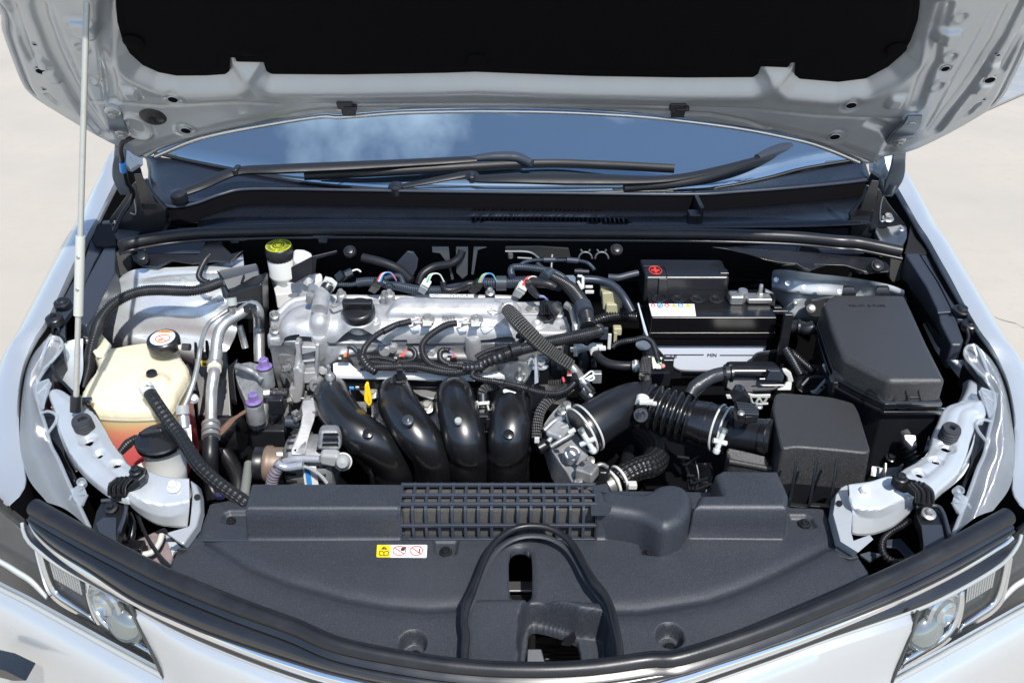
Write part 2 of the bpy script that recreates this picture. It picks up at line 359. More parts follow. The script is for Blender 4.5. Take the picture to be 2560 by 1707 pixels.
def clearmat(name, tint, refl, rough=.03, ribs=0, haze=0, hcol=(.8,.85,.9)):
    m = bpy.data.materials.new(name); m.use_nodes = True; nt = m.node_tree; nt.nodes.clear(); L = nt.links.new
    tr = N(nt, 'ShaderNodeBsdfTransparent'); tr.inputs[0].default_value = (*tint, 1)
    gl = N(nt, 'ShaderNodeBsdfGlossy'); gl.inputs['Roughness'].default_value = rough; gl.inputs[0].default_value = (.95,.97,1,1)
    fr = N(nt, 'ShaderNodeFresnel'); fr.inputs[0].default_value = 1.5
    ad = N(nt, 'ShaderNodeMath', operation='ADD'); ad.inputs[1].default_value = refl; ad.use_clamp = True
    ge = N(nt, 'ShaderNodeNewGeometry'); sb = N(nt, 'ShaderNodeMath', operation='SUBTRACT'); sb.use_clamp = True; L(ad.outputs[0], sb.inputs[0]); L(ge.outputs['Backfacing'], sb.inputs[1])
    mx = N(nt, 'ShaderNodeMixShader'); o = N(nt, 'ShaderNodeOutputMaterial')
    L(fr.outputs[0], ad.inputs[0]); L(sb.outputs[0], mx.inputs[0]); L(gl.outputs[0], mx.inputs[2])
    if haze:
        df = N(nt, 'ShaderNodeBsdfDiffuse'); df.inputs[0].default_value = (*hcol, 1); m2 = N(nt, 'ShaderNodeMixShader'); m2.inputs[0].default_value = haze
        L(tr.outputs[0], m2.inputs[1]); L(df.outputs[0], m2.inputs[2]); L(m2.outputs[0], mx.inputs[1])
    else: L(tr.outputs[0], mx.inputs[1])
    if ribs:
        tc = N(nt, 'ShaderNodeTexCoord'); wv = N(nt, 'ShaderNodeTexWave'); wv.inputs['Scale'].default_value = ribs; wv.bands_direction = 'Y'
        b = N(nt, 'ShaderNodeBump'); b.inputs['Strength'].default_value = .6; b.inputs['Distance'].default_value = .001
        L(tc.outputs['Object'], wv.inputs[0]); L(wv.outputs[1], b.inputs['Height']); L(b.outputs[0], gl.inputs['Normal'])
        if haze:
            rr = N(nt, 'ShaderNodeMapRange'); rr.inputs[3].default_value = haze*.45; rr.inputs[4].default_value = min(haze*1.35, 1); L(wv.outputs[1], rr.inputs[0]); L(rr.outputs[0], m2.inputs[0])
    L(mx.outputs[0], o.inputs[0]); return m
paint = M('silver_paint', (.57,.60,.625), .30, .5, .8, rvar=.03)
lidm = M('battery_black', (.006,.006,.007), .22, bump=(40,.06,.001), spec=.5)
hoodp = M('shaded_bonnet_paint', (.50,.53,.55), .36, .55, .3, rvar=.05, mott=((.47,.50,.52), 5, .4, .7))  # car paint darkened: the underside's shade is put into the colour
paint_in = M('inner_panel_paint', (.60,.64,.67), .36, .4, .4, bump=(9, .2, .003), rvar=.07, mott=((.53,.565,.595), 14, .45, .75))
white = M('white_paint', (.80,.82,.84), .28, .12, 1.0)
cover = M('textured_cover_plastic', (.028,.032,.040), .42, 0, 0, mott=((.042,.045,.051), 5, .48, .78), bump=(1100, .6, .0006), spk=((.070,.080,.100), 1300, .56), bump2=(7, .12, .004), spec=.6)
fusemat = M('grained_black_plastic', (.026,.026,.027), .36, 0, 0, bump=(1100, .8, .0006), spk=((.11,.11,.115), 1200, .55), spec=.6)
cowlm = M('cowl_plastic', (.011,.014,.021), .27, spec=.6, bump=(300, .1, .0004), rvar=.05)
wiperm = M('wiper_black', (.008,.009,.010), .42, rvar=.05) if False else M('wiper_black', (.011,.012,.014), .5, rvar=.05)
gloss = M('glossy_black_plastic', (.008,.0085,.010), .29, coat=.3, spec=.9, spk=((.03,.03,.032), 800, .70), bump=(30, .08, .001), rvar=.05)
satin = M('satin_black_plastic', (.011,.012,.015), .32, spec=.7, bump=(400, .12, .0004), rvar=.07)
slate = M('slate_grey_plastic', (.036,.044,.060), .38, bump=(700, .2, .0004), rvar=.05)
matte = M('matte_black', (.006,.006,.007), .75)
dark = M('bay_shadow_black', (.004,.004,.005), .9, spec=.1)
felt = M('black_felt', (.0045,.0045,.005), .95, spec=.08, bump=(500, .5, .001))
foam = M('filter_foam', (.115,.112,.105), .95, bump=(1500, .9, .001), mott=((.06,.06,.06), 600, .4, .7), spec=.2)
rubber = M('rubber', (.011,.012,.015), .38, bump=(300, .15, .0005), rvar=.08, mott=((.026,.027,.030), 18, .5, .8))
rubberg = M('grey_rubber', (.035,.038,.045), .5, rvar=.08)
corr = M('corrugated_loom', (.017,.018,.021), .33, rvar=.06, mott=((.035,.036,.040), 40, .5, .75))
corrb = M('shade_blue_loom', (.030,.042,.060), .36, rvar=.05)  # black loom with bluish sky-lit shade put into its colour
tape = M('wrapping_tape', (.014,.015,.018), .38, bump=(180, .5, .0015))
braid = M('braided_hose', (.010,.010,.011), .38, uvb=(11, 130, .9, (.17,.17,.17)))
weave = M('woven_rubber_hose', (.012,.013,.015), .42, uvb=(6, 55, .7, (.018,.019,.021)))
hoseb = M('ribbed_hose', (.012,.013,.015), .36, uvb=(8, 60, .8, (.035,.037,.04)))
alu = M('cast_aluminium', (.55,.56,.575), .48, .5, bump=(240, .45, .0006), mott=((.34,.35,.36), 28, .46, .72), bump2=(30, .15, .002), rvar=.08)
alud = M('dull_cast_aluminium', (.36,.37,.38), .52, .6, bump=(160, .5, .0009), mott=((.20,.21,.22), 50, .42, .7), rvar=.06)
alup = M('aluminium_pipe', (.52,.53,.53), .38, .75, bump=(60, .2, .0008), mott=((.38,.38,.37), 60, .45, .7))
steel = M('zinc_steel', (.50,.50,.48), .40, .85, bump=(90, .15, .0006), mott=((.42,.41,.38), 120, .5, .75))
brushed = M('brushed_steel', (.50,.51,.52), .34, .9)
chrome = M('chrome', (.85,.86,.88), .07, 1)
hingem = M('hinge_steel', (.22,.25,.28), .30, .85)
blacks = M('black_steel', (.012,.012,.013), .30, .2, spec=.6)
wplast = M('white_plastic', (.68,.69,.675), .36, sss=.15)
gplast = M('grey_plastic', (.36,.38,.38), .42)
lplast = M('light_grey_clip', (.60,.61,.58), .40)
beige = M('beige_connector', (.42,.40,.26), .45)
wlabel = M('white_label', (.86,.86,.87), .4)
yel = M('yellow_print', (.85,.62,.02), .4)
lime = M('yellow_cap_print', (.55,.58,.02), .45)
red = M('red_print', (.75,.05,.04), .4)
orange = M('orange_print', (.85,.30,.03), .4)
bluep = M('blue_print', (.05,.30,.75), .4)
ink = M('black_print', (.012,.012,.014), .5)
dimr = M('embossed_print', (.045,.046,.05), .5)
purple = M('violet_zinc', (.30,.20,.52), .38, .45, mott=((.42,.34,.60), 80, .4, .7))
dip = M('yellow_handle', (.90,.56,.01), .35)
pinkw = M('red_wire', (.70,.10,.10), .4); grnw = M('green_wire', (.1,.5,.3), .4); whw = M('white_wire', (.7,.7,.66), .4)
copper = M('braided_earth_strap', (.36,.22,.16), .5, .5, uvb=(5, 200, .9))
brown = M('worn_brown_pulley', (.23,.17,.13), .5, .3)
ball = M('battery_case_white', (.74,.79,.88), .38, sss=.1)
clearh = clearmat('headlight_clear', (.95,.965,.97), .02, ribs=0, haze=.03)
clearr = clearmat('ribbed_clear_plastic', (.86,.9,.93), .06, .08, ribs=300, haze=.36, hcol=(.58,.63,.68))
clearp = clearmat('clear_plastic_edge', (.88,.91,.93), .10, .10, haze=.30, hcol=(.62,.66,.70))
# ================================================================== SETTING
def ground():
    m = bpy.data.materials.new('concrete_paving'); m.use_nodes = True; nt = m.node_tree; L = nt.links.new; b = nt.nodes['Principled BSDF']; b.inputs['Roughness'].default_value = .9; b.inputs['Specular IOR Level'].default_value = .2
    tc = N(nt, 'ShaderNodeTexCoord')
    def noise(sc, d, lo, hi):
        n = N(nt, 'ShaderNodeTexNoise'); n.inputs['Scale'].default_value = sc; n.inputs['Detail'].default_value = d; n.inputs['Roughness'].default_value = .6
        r = N(nt, 'ShaderNodeMapRange'); r.inputs[1].default_value = lo; r.inputs[2].default_value = hi; L(tc.outputs['Object'], n.inputs[0]); L(n.outputs[0], r.inputs[0]); return r.outputs[0]
    def mix(f, a, c):
        x = N(nt, 'ShaderNodeMix', data_type='RGBA'); L(f, x.inputs[0])
        for k, z in ((6, a), (7, c)):
            if isinstance(z, tuple): x.inputs[k].default_value = (*z, 1)
            else: L(z, x.inputs[k])
        return x.outputs[2]
    c = mix(noise(1.1, 6, .35, .68), (.50,.455,.385), (.44,.405,.35)); c = mix(noise(14, 5, .52, .74), c, (.47,.42,.35)); c = mix(noise(160, 2, .62, .74), c, (.44,.40,.34))
    L(c, b.inputs['Base Color'])
    n = N(nt, 'ShaderNodeTexNoise'); n.inputs['Scale'].default_value = 90; n.inputs['Detail'].default_value = 5; u = N(nt, 'ShaderNodeBump'); u.inputs['Strength'].default_value = .3; u.inputs['Distance'].default_value = .0012
    L(tc.outputs['Object'], n.inputs[0]); L(n.outputs[0], u.inputs['Height']); L(u.outputs[0], b.inputs['Normal'])
    g = mk('ground', [(-300,-300,0),(300,-300,0),(300,300,0),(-300,300,0)], [(0,1,2,3)], m, None, smooth=False); g['kind'] = 'structure'
    jm = M('slab_joint', (.16,.15,.14), .95)
    j = T('v', '2325,640,.2 2060,755,.2 1720,905,.2'); a, c = j[0], j[2]; d = (c-a).normalized(); s = Vector((-d.y, d.x, 0))*.006
    a, c = a-d*3, c+d*3; gj = mk('ground_joint', [a-s, a+s, c+s, c-s], [(0,1,2,3)], jm, None, smooth=False); gj['kind'] = 'structure'
    cr, _ = spl(T('D', '2040,895,.2 2150,945,.2 2260,965,.2 2352,1015,.2 2600,1090,.2'), step=.03); cr = cr+rng.normal(0, .0005, cr.shape)*[1,1,0]
    V = np.vstack([cr-[0,.002,0], cr+[0,.002,0]]); n = len(cr); gc = mk('ground_crack', V, [(i, i+1, n+i+1, n+i) for i in range(n-1)], jm, None, smooth=False); gc['kind'] = 'structure'
    sh = M('asphalt_patch', (.30,.32,.33), .9, bump=(120, .4, .003), mott=((.38,.39,.39), 3, .4, .7))
    a, c = j[0], j[2]; s2 = Vector((-d.y, d.x, 0)); s2 = s2 if s2.y > 0 else -s2
    a2, c2 = a-d*3+s2*.01, c+d*3+s2*.01
    gp = mk('grey_paving', [a2+Vector((0,0,.004)), c2+Vector((0,0,.004)), c2+s2*9+Vector((0,0,.004)), a2+s2*9+Vector((0,0,.004))], [(0,1,2,3)], sh, None, smooth=False); gp['kind'] = 'structure'
ground()
# ================================================================== THE CAR
car = thing('car', 'silver white car with its bonnet propped open over the engine bay', 'car', (0, 1.6, 0))
# ---- hood
HP = Pl((0, 1.60, 1.166), (1,0,0), (0, -math.cos(math.radians(52)), math.sin(math.radians(52))))   # n faces the camera
if HP.n.y > 0: HP.n = -HP.n
hood_out = '0,20 40,200 110,400 180,570 260,650 400,740 600,860 740,935 860,985 965,1052 1080,990 1300,915 1500,862 1750,810 2000,770 2200,742'
HO = np.vstack([HP.P('t', hood_out), HP.P('u', '0,748 400,718 800,706 1050,704 1500,712 2000,742'), HP.P('v', '0,772 400,830 800,905 1000,975 1200,1052 1280,1090 1380,1030 1580,985 1900,830 2130,680 2240,500 2325,320 2400,150 2450,0')])
L0, R0 = HO[0], HO[-1]
HO = np.vstack([HO, [[R0[0]+.012, R0[1]+.12], [R0[0]-.01, R0[1]+.30], [R0[0]-.10, R0[1]+.50], [.35, .995], [0, 1.02], [-.35, .995], [L0[0]+.10, L0[1]+.50], [L0[0]+.01, L0[1]+.30], [L0[0]-.012, L0[1]+.12]]])
pad_src = [('t','790,-60 790,0 800,110 830,220 880,318 970,400 1080,450 1200,473 1400,472 1530,463 1556,445 1562,350 1592,350 1602,378 1785,382 1803,442 1842,463 2325,466'), ('u','400,460 700,454 920,447 1150,456 1700,476 2325,486'), ('v','490,484 525,460 545,410 725,418 745,385 777,385 770,470 800,494 1060,516 1250,492 1400,412 1500,325 1555,230 1600,100 1612,0 1615,-60')]
PA = np.vstack([HP.P(f, s) for f, s in pad_src]); PA = np.vstack([PA, [[.50, .88], [.2, .93], [-.2, .93], [-.52, .88]]])
H0 = np.array([[*HP.w(a, b)] for a, b in HO])
hood = thing('hood', '', '', (0, 1.6, 1.166)); del hood['label']; del hood['category']; hood.parent = car; hood.matrix_parent_inverse = Matrix.Translation(-car.location); hood['label'] = 'raised bonnet seen from below'
def subpart(parent_empty): return parent_empty
# children of the hood empty need the world offset of both empties removed: use a real mesh as the hood instead
bpy.data.objects.remove(hood)
gl = lambda fr, s: HP.P(fr, s)
grooves = [(gl('t','285,-60 300,20 345,140 380,240 420,330 470,430 560,600 640,720 720,830'), .015, .0075), (gl('t','100,-60 140,90 190,230 245,330'), .010, .008), (gl('t','745,-60 735,60 735,200 745,330 760,430 775,590'), .014, .0065), (gl('t','345,560 375,590 412,620'), .006, .006), (gl('t','1560,850 1750,770 2000,700 2200,672 2325,668'), .006, .004), (gl('u','0,662 800,668 1500,675 2325,690'), .006, .004),
           (gl('v','2240,-60 2200,20 2130,170 2060,280 1990,400 1900,530 1800,660 1700,800'), .015, .0075), (gl('v','2340,60 2290,160 2220,280 2150,400'), .010, .008), (gl('v','1770,-60 1740,60 1700,200 1680,340 1640,420 1570,640'), .014, .0065), (gl('v','2000,620 1960,650 1925,690'), .006, .006), (gl('v','0,690 200,690 450,740 700,850 1000,930'), .006, .004), (gl('v','1280,745 1380,780 1430,850 1380,950'), .014, .005)]
seams = [gl('t','370,-60 460,190 560,420 640,590 710,740'), gl('v','2080,-60 1950,190 1850,370 1740,580 1640,780'), gl('t','620,600 800,600 1100,625 1600,600 1900,616'), gl('u','-200,612 500,618 1200,620 2325,632'), gl('v','0,632 500,650 900,690 1500,720')]
holes = [('t',256,210,16,9),('t',298,392,36,19),('t',316,521,14,8),('t',1185,577,36,20),('t',1269,798,35,19),('t',968,990,13,7),('v',2128,281,17,9),('v',2073,453,37,20),('v',2037,589,15,7),('v',1773,374,30,18),('v',1141,619,37,20),('v',1033,840,36,19),('v',1310,1035,14,7)]
HL = []
for f, x, y, a, b in holes:
    c = gl(f, '%f,%f' % (x, y))[0]; e = gl(f, '%f,%f' % (x+a, y))[0]; g = gl(f, '%f,%f' % (x, y+b))[0]; HL.append((c, abs(e[0]-c[0]), np.linalg.norm(g-c)))
emb = [('t',905,540,62,42,.009,1),('v',1440,595,62,44,.009,1),('t',570,222,48,40,.003,0),('t',632,440,48,40,.003,0),('v',1810,290,52,40,.003,0),('v',1725,488,54,36,.003,0),('v',1880,15,52,38,.003,0),('t',590,85,105,60,.012,1),('v',1790,140,95,50,.012,1),('t',300,330,48,45,.006,1),('v',2085,380,48,45,.006,1),('t',940,770,100,80,.006,0),('t',1265,800,70,50,-.002,0),('v',1035,840,70,50,-.002,0),('t',1190,580,65,45,-.002,0),('v',1140,620,65,45,-.002,0),('t',370,430,60,40,.005,1),('v',2030,510,60,35,.005,1)]
EM = []
for f, x, y, a, b, h, k in emb:
    c = gl(f, '%f,%f' % (x, y))[0]; e = gl(f, '%f,%f' % (x+a, y))[0]; g = gl(f, '%f,%f' % (x, y+b))[0]; EM.append((c, abs(e[0]-c[0]), np.linalg.norm(g-c), h, k))
HOs = sm(HO, 160)
def hood_fn(U, V):
    d = sdp(HOs, U, V); p = -sdp(PA, U, V)               # p>0 outside the pad
    H = .022*ss(0, .022, d)+.004*ss(.022,.05,d)
    H = H-.020*(1-ss(-.004, .030, p))*ss(0,.03,d)+.003*np.exp(-((p-.032)/.012)**2)
    for P, wd, dp in grooves:
        q = sdl(P, U, V); H = H-dp*(1-ss(wd*.35, wd, q))
    for P in seams:
        q = sdl(P, U, V); H = H-.0014*(1-ss(.001, .004, q))
    for c, a, b, h, k in EM:
        qx, qy = (U-c[0])/a, (V-c[1])/b
        if k: q = (qx**4+qy**4)**.25
        else: q = np.sqrt(qx**2+qy**2)
        if k: H = H+h*(1-ss(.6, 1.05, q))
        else: H = H+h*np.exp(-((q-.85)/.16)**2)-h*.4*(1-ss(.5,.7,q))
    for c, a, b in HL:
        dx, dy = (U-c[0])/a, (V-c[1])/b; q = np.sqrt(dx**2+dy**2)+1e-9
        H = H-.0025*(1-ss(.8, 1.5, q))
    return U, V, H
hx0, hx1 = HO[:,0].min()-.004, HO[:,0].max()+.004
keep = lambda U, V, H: (sdp(HOs, U, V) > -.0005) & (H > -1)
hood = hf('hood', HP, hx0, hx1, -.005, .475, .0032, hood_fn, hoodp, car, keep=keep, label='raised bonnet seen from below')
def hc(o):                                           # children of the hood mesh keep world coordinates
    o.parent = hood; o.matrix_parent_inverse = Matrix.Translation(car.location) @ Matrix.Translation(-car.location); return o
fr_ = lambda U, V: .024-.02*(1-ss(-.004,.03,-sdp(PA,U,V)))*1.0-.024*(1-ss(0,.022,sdp(HOs,U,V)))
hf('inner_frame', HP, hx0, hx1, .472, 1.03, .012, fr_, hoodp, hood, keep=keep)
# outer skin, crowned away from the camera
def skin_fn(U, V):
    d = sdp(HOs, U, V); return -.006-.05*ss(-.02, .35, d)
hf('outer_skin', HP, hx0, hx1, -.02, 1.04, .010, skin_fn, paint, hood, keep=lambda U,V,H: sdp(HOs,U,V) > -.004)
for c, a, b in HL:
    z = float(hood_fn(np.array([[c[0]]]), np.array([[c[1]]]))[2][0, 0])
    prism('drain_hole', [HP.w(c[0]+a*math.cos(t_)*.95, c[1]+b*math.sin(t_)*.95, z+.0022) for t_ in np.linspace(0, 2*math.pi, 25)[:-1]], -HP.n*.004, dark, hood, bevel=0)
    tube('hole_rim', [HP.w(c[0]+a*math.cos(t_), c[1]+b*math.sin(t_), z+.0022) for t_ in np.linspace(0, 2*math.pi, 25)], .0009, hoodp, hood, seg=6, step=.002)
rim = [HP.w(a, b, .001) for a, b in spl(np.c_[HO, np.zeros(len(HO))], n=260, closed=True)[0][:, :2]]
tube('hem_edge', rim+[rim[1]], .0052, hoodp, hood, seg=8, step=.012)
re_ = [HP.w(*q, .019) for q in np.vstack([gl('t','1060,995 1300,893 1500,838 1750,790 2000,748 2200,722'), gl('u','0,728 400,699 800,688 1050,687 1500,695 2000,722'), gl('v','0,752 400,806 800,886 1000,950 1200,1035')])]
tube('edge_bead', re_, .0034, M('polished_edge', (.75,.76,.76), .18, .9), hood, seg=8, step=.01)
re2 = [p-HP.v*.0075-HP.n*.004 for p in re_]; tube('edge_bead', re2, .0026, alup, hood, seg=8, step=.01)
# insulation pad
pd = spl(np.c_[PA, np.zeros(len(PA))], n=300, closed=True)[0][:-1, :2]
def pad_fn(U, V):
    d = sdp(PA, U, V); H = .012+.007*ss(0, .02, d)+.002*np.sin(U*9+V*5)
    for f, x0, y0, x1, y1 in (('t',1530,240,1850,345),('v',470,270,800,375)):
        b = gl(f, '%d,%d %d,%d %d,%d %d,%d' % (x0,y0,x1,y0,x1,y1,x0,y1)); H = H+.006*ss(0,.02,sdp(b,U,V))
    return H
pad = prism('insulation_pad', [HP.w(a, b, .013) for a, b in PA], -HP.n*.011, felt, hood, bevel=.003)
hf('pad_face', HP, PA[:,0].min(), PA[:,0].max(), PA[:,1].min(), .62, .006, lambda U,V: pad_fn(U,V)-.004, felt, pad, keep=lambda U,V,H: sdp(PA,U,V) > .003)
for f, x, y in (('t',900,283),('u',922,407),('v',1462,335)):
    p = HP.hit(f, x, y, .018); lathe('pad_clip', [(.0148,0),(.0148,.0015),(.012,.003),(.006,.004),(0,.004)], p, HP.n, felt, hood)
# grommet, cable, edge clips
g = HP.hit('t', 1035, 782, .024); lathe('grommet', [(.0215,0),(.0215,.003),(.018,.006),(.006,.008),(.005,.014),(0,.014)], g, HP.n, rubber, hood)
tube('washer_hose', [g+HP.n*.006]+T('t','1030,800,@155 1015,850,@154 960,905,@153 880,935,@152 830,965,@152 815,1010,@153 825,1080,@155 835,1150,@158 860,1240,@162 900,1300,@164 880,1370,@165 820,1460,@163 770,1568,@160'), .0042, rubber, car, seg=10)
tube('blue_tape', T('t','827,1095,@155.4 832,1155,@158'), .0058, bluep, car, seg=12)
for f, x, y in (('u',35,705),('v',-15,715)):
    p = HP.hit(f, x, y, .026); R = Matrix((HP.u, HP.v, HP.n)).transposed()
    a = boxg(p, .026, .016, .010, R); b = boxg(p-HP.v*.016+HP.u*.003, .022, .018, .012, R); c = boxg(p+HP.u*.008-HP.v*.004, .022, .006, .014, R)
    V, F = joinmesh([a, b, c]); mk('edge_clip', V, F, satin, hood, bevel=.0015)
# hinges
def hinge(sd, bolts, path, wd):
    P = T('t' if sd < 0 else 'v', path); C, _ = spl(P, n=40); W = np.interp(np.linspace(0,1,40), np.linspace(0,1,len(wd)), wd)
    t, _, _ = frames(C); s = np.cross(t, [0,-.8,-.6]); s /= np.linalg.norm(s, axis=1)[:, None]
    nn = np.array([0, -.6, .3])*0+np.cross(s, t)
    A = C+s*W[:, None]; B = C-s*W[:, None]; Vv = np.vstack([A, B]); n = 40
    o = mk('hinge_arm', Vv, [(i, i+1, n+i+1, n+i) for i in range(n-1)], hingem, car, solid=.006, bevel=.0015, label='bonnet hinge arm on the %s' % ('left' if sd < 0 else 'right'))
    for f, x, y in bolts:
        p = HP.hit(f, x, y, .030); lathe('hinge_washer', [(.0125,-.004),(.0125,.002),(.009,.004)], p, HP.n, paint, hood); bolt(hood, p+HP.n*.003, HP.n, .0068, steel, 'hinge_bolt')
hinge(-1, [('t',762,752),('t',832,893)], '748,735,@147 775,800,@148 800,890,@150 815,960,@159 810,1060,@160 805,1150,@161 820,1250,@162 850,1320,@163', [.012,.014,.020,.012,.010,.010,.014,.010])
hinge(1, [('v',1558,808),('v',1474,945)], '1590,790,@147 1560,860,@148 1500,930,@150 1490,1000,@159 1480,1080,@160 1465,1180,@161 1430,1270,@162 1400,1330,@163', [.012,.018,.024,.016,.010,.012,.016,.010])
tube('hinge_hook', T('v','1440,1240,@162 1415,1290,@162.5 1390,1290,@163 1372,1240,@163 1380,1200,@163'), .008, hingem, car, seg=8)
# prop rod
b0 = T('c','513,1235,91')[0]; t0 = HP.hit('t', 590, -160, -.0)
tube('prop_rod', [b0, t0], .0043, M('worn_rod_paint', (.46,.46,.43), .42, .35, mott=((.40,.38,.34), 60, .55, .75)), car, seg=14, label='bonnet prop rod on the left')
dr = (t0-b0); f0 = lambda f: b0+dr*f
tube('rod_sleeve', [f0(.232), f0(.425)], .0068, M('ivory_plastic', (.50,.51,.47), .45), car, seg=16)
bolt(car, f0(.30)+Vector((0,-.0066,0)), (0,-1,.2), .0018, steel, 'sleeve_stud'); bolt(car, f0(.378)+Vector((0,-.0066,0)), (0,-1,.2), .0018, steel, 'sleeve_stud')
tube('rod_socket', [f0(-.012), f0(.028)], .0085, rubber, car, seg=16)
# ---- windshield, dash, wipers, cowl
Wp = Pl((0,1.90,.982), (1,0,0), (0,.866,.5))
glb = Wp.W('t', '1040,1035 1250,1085 1530,1140 2000,1230')+Wp.W('u','300,1285 1162,1310 2325,1290')+Wp.W('v','300,1265 600,1205 850,1140 1245,1075')
glass = bpy.data.materials.new('windshield_glass'); glass.use_nodes = True; gb = glass.node_tree.nodes['Principled BSDF']
gb.inputs['Base Color'].default_value = (.29,.40,.49,1); gb.inputs['Metallic'].default_value = .9; gb.inputs['Roughness'].default_value = .015
top = [p+Vector((0,.78,.45)) for p in glb]; top2 = [Vector((p.x*.86, p.y, p.z)) for p in top]
mid = [(a+b)/2+Vector((0,0,.02)) for a, b in zip(glb, top2)]
loft('windshield', [glb, mid, top2], glass, car, n=60, m=10, solid=.004)
tube('glass_edge', [p+Vector((0,-.003,.002)) for p in glb], .0035, rubber, car, seg=8)
lip = T('t','985,1060,102 1010,1110,102 1015,1240,101.5 1045,1330,101 1110,1385,101 1200,1398,101 1330,1372,101 1500,1312,101.5 1700,1278,102 2325,1285,102')+T('u','600,1294,102 1300,1303,102 2325,1314,102')+T('v','400,1296,102 800,1266,102 1150,1232,101.5 1285,1212,101.5')
gl2 = Wp.W('t','1035,1040 1060,1042 1090,1052 1130,1062 1200,1075 1330,1100 1500,1132 1700,1165 2325,1270')+Wp.W('u','600,1297 1300,1306 2325,1290')+Wp.W('v','400,1250 800,1155 1150,1090 1245,1072')
loft('cowl_top', [[p+Vector((0,0,-.004)) for p in gl2], lip], cowlm, car, n=120, m=6, solid=.003, sub=False)
tube('cowl_lip', lip, .0035, slate, car, seg=8)
low = [Vector((p.x, p.y-.004, p.z-.044)) for p in lip]
loft('cowl_riser', [lip, low], dark, car, n=120, m=4, sub=False)
# lower shelf with vents
shelf_b = [Vector((p.x, p.y-.002, p.z-.036)) for p in lip[6:]]
shelf_f = T('t','1330,1560,98 1500,1548,98.5 2000,1530,98.5')+T('u','0,1528,98.5 1000,1535,98.5 2325,1545,98.5')+T('v','800,1540,98.5 1290,1520,98.5')
shelf = loft('cowl_grille_panel', [shelf_b, shelf_f], cowlm, car, n=90, m=4, solid=.003, sub=False)
cut = []
for i in range(29): cut.append(boxg(T('u','%f,1426,98.2' % (906+i*30.2))[0], .0056, .024, .06))
for i in range(35): cut.append(boxg(T('u','%f,%f,98.35' % (904+i*30.2, 1490+max(0,i-18)*.9))[0], .0056, .026, .06))
def boolcut(o, parts, mat=None):
    V, F = joinmesh(parts); c = mk('cutter', V, F, mat or dark, None, smooth=False)
    m = o.modifiers.new('cut', 'BOOLEAN'); m.object = c; m.operation = 'DIFFERENCE'; m.solver = 'EXACT'
    dg = bpy.context.evaluated_depsgraph_get(); dg.update(); me = bpy.data.meshes.new_from_object(o.evaluated_get(dg)); o.modifiers.clear(); old = o.data; o.data = me; me.name = old.name
    bpy.data.objects.remove(c)
boolcut(shelf, cut)
boxd = prism('cowl_trough', T('t','1200,1440,97 1500,1420,97 2325,1420,97')+T('u','2325,1430,97')+T('v','1280,1400,97 1280,1540,97')+T('u','0,1550,97')+T('t','1200,1568,97'), .12, matte, car, bevel=0)
for f, s in (('t','1100,1410,98 1150,1480,98 1110,1568,98'),):
    tube('cowl_rib', T(f, s), .004, satin, car, seg=8)
box('cowl_divider', T('v','115,1420,99.5')[0]+Vector((0,0,0)), (.010,.09,.05), satin, car, bevel=.003); box('cowl_clip', T('v','90,1480,99')[0], (.024,.03,.03), satin, car, bevel=.003)
seal = T('c','815,150,100 900,125,100 1100,88,100.5 1300,66,100.5 1500,55,100.5 2325,40,100.5')+T('B','700,82,100.5 1700,90,100.5')+T('C','600,95,100.5 1200,108,100.5 1700,130,100.5 2100,168,100.5')+T('D','700,178,100.3 900,215,100 1150,268,99.5')
tube('cowl_seal', seal, .0108, rubber, car, seg=18, step=.01, label='long rubber seal across the rear of the engine bay')
tube('seal_flange', [p+Vector((0,-.010,-.011)) for p in seal], .0035, satin, car, seg=8, step=.01)
for p, q in (('c','983,163,98.5'),('c','1290,106,98.8'),('c','1898,85,98.8'),('C','1145,163,98.8'),('C','2055,210,98.5'),('D','942,303,97.8')):
    box('paint_dot', T(p, q)[0]+Vector((0,-.004,0)), (.0035,.003,.0035), yel, car, bevel=0)
# gutter, corner brackets on both sides of the cowl
for fr in ('t', 't~'):
    s = 'left' if fr == 't' else 'right'
    prism('hinge_bracket', T(fr, '740,1480,98 850,1440,98 950,1470,97.5 960,1520,97 930,1600,96 800,1640,96 740,1560,97'), .02, hingem, car, bevel=.003)
    q = T(fr, '868,1430,99.5')[0]; bolt(car, q, (0,-.3,1), .008, steel, 'bracket_bolt'); bolt(car, T(fr,'780,1500,98.4')[0], (0,-.3,1), .004, steel, 'bracket_bolt')
    prism('apillar_panel', T(fr, '855,985,@166 935,1040,@170 940,1110,@168 860,1160,@164 835,1120,@162'), (0,.02,-.01), paint, car, bevel=.003)
    prism('corner_panel', T(fr, '800,1400,@172 850,1330,@172 900,1240,@172 985,1215,@172 1020,1300,@172 1120,1410,@172 1130,1600,@172 720,1600,@172 740,1480,@172'), (0,.012,0), satin, car, bevel=.002)
    prism('corner_plate', T(fr, '905,1180,@171 950,1175,@171 1010,1290,@171 1055,1385,@171 950,1380,@171'), (0,.004,0), gloss, car, bevel=.001)
    tube('bracket_edge', T(fr, '865,1230,@170.4 905,1330,@170.4 920,1445,@170 880,1440,@170'), .0022, hingem, car, seg=8)
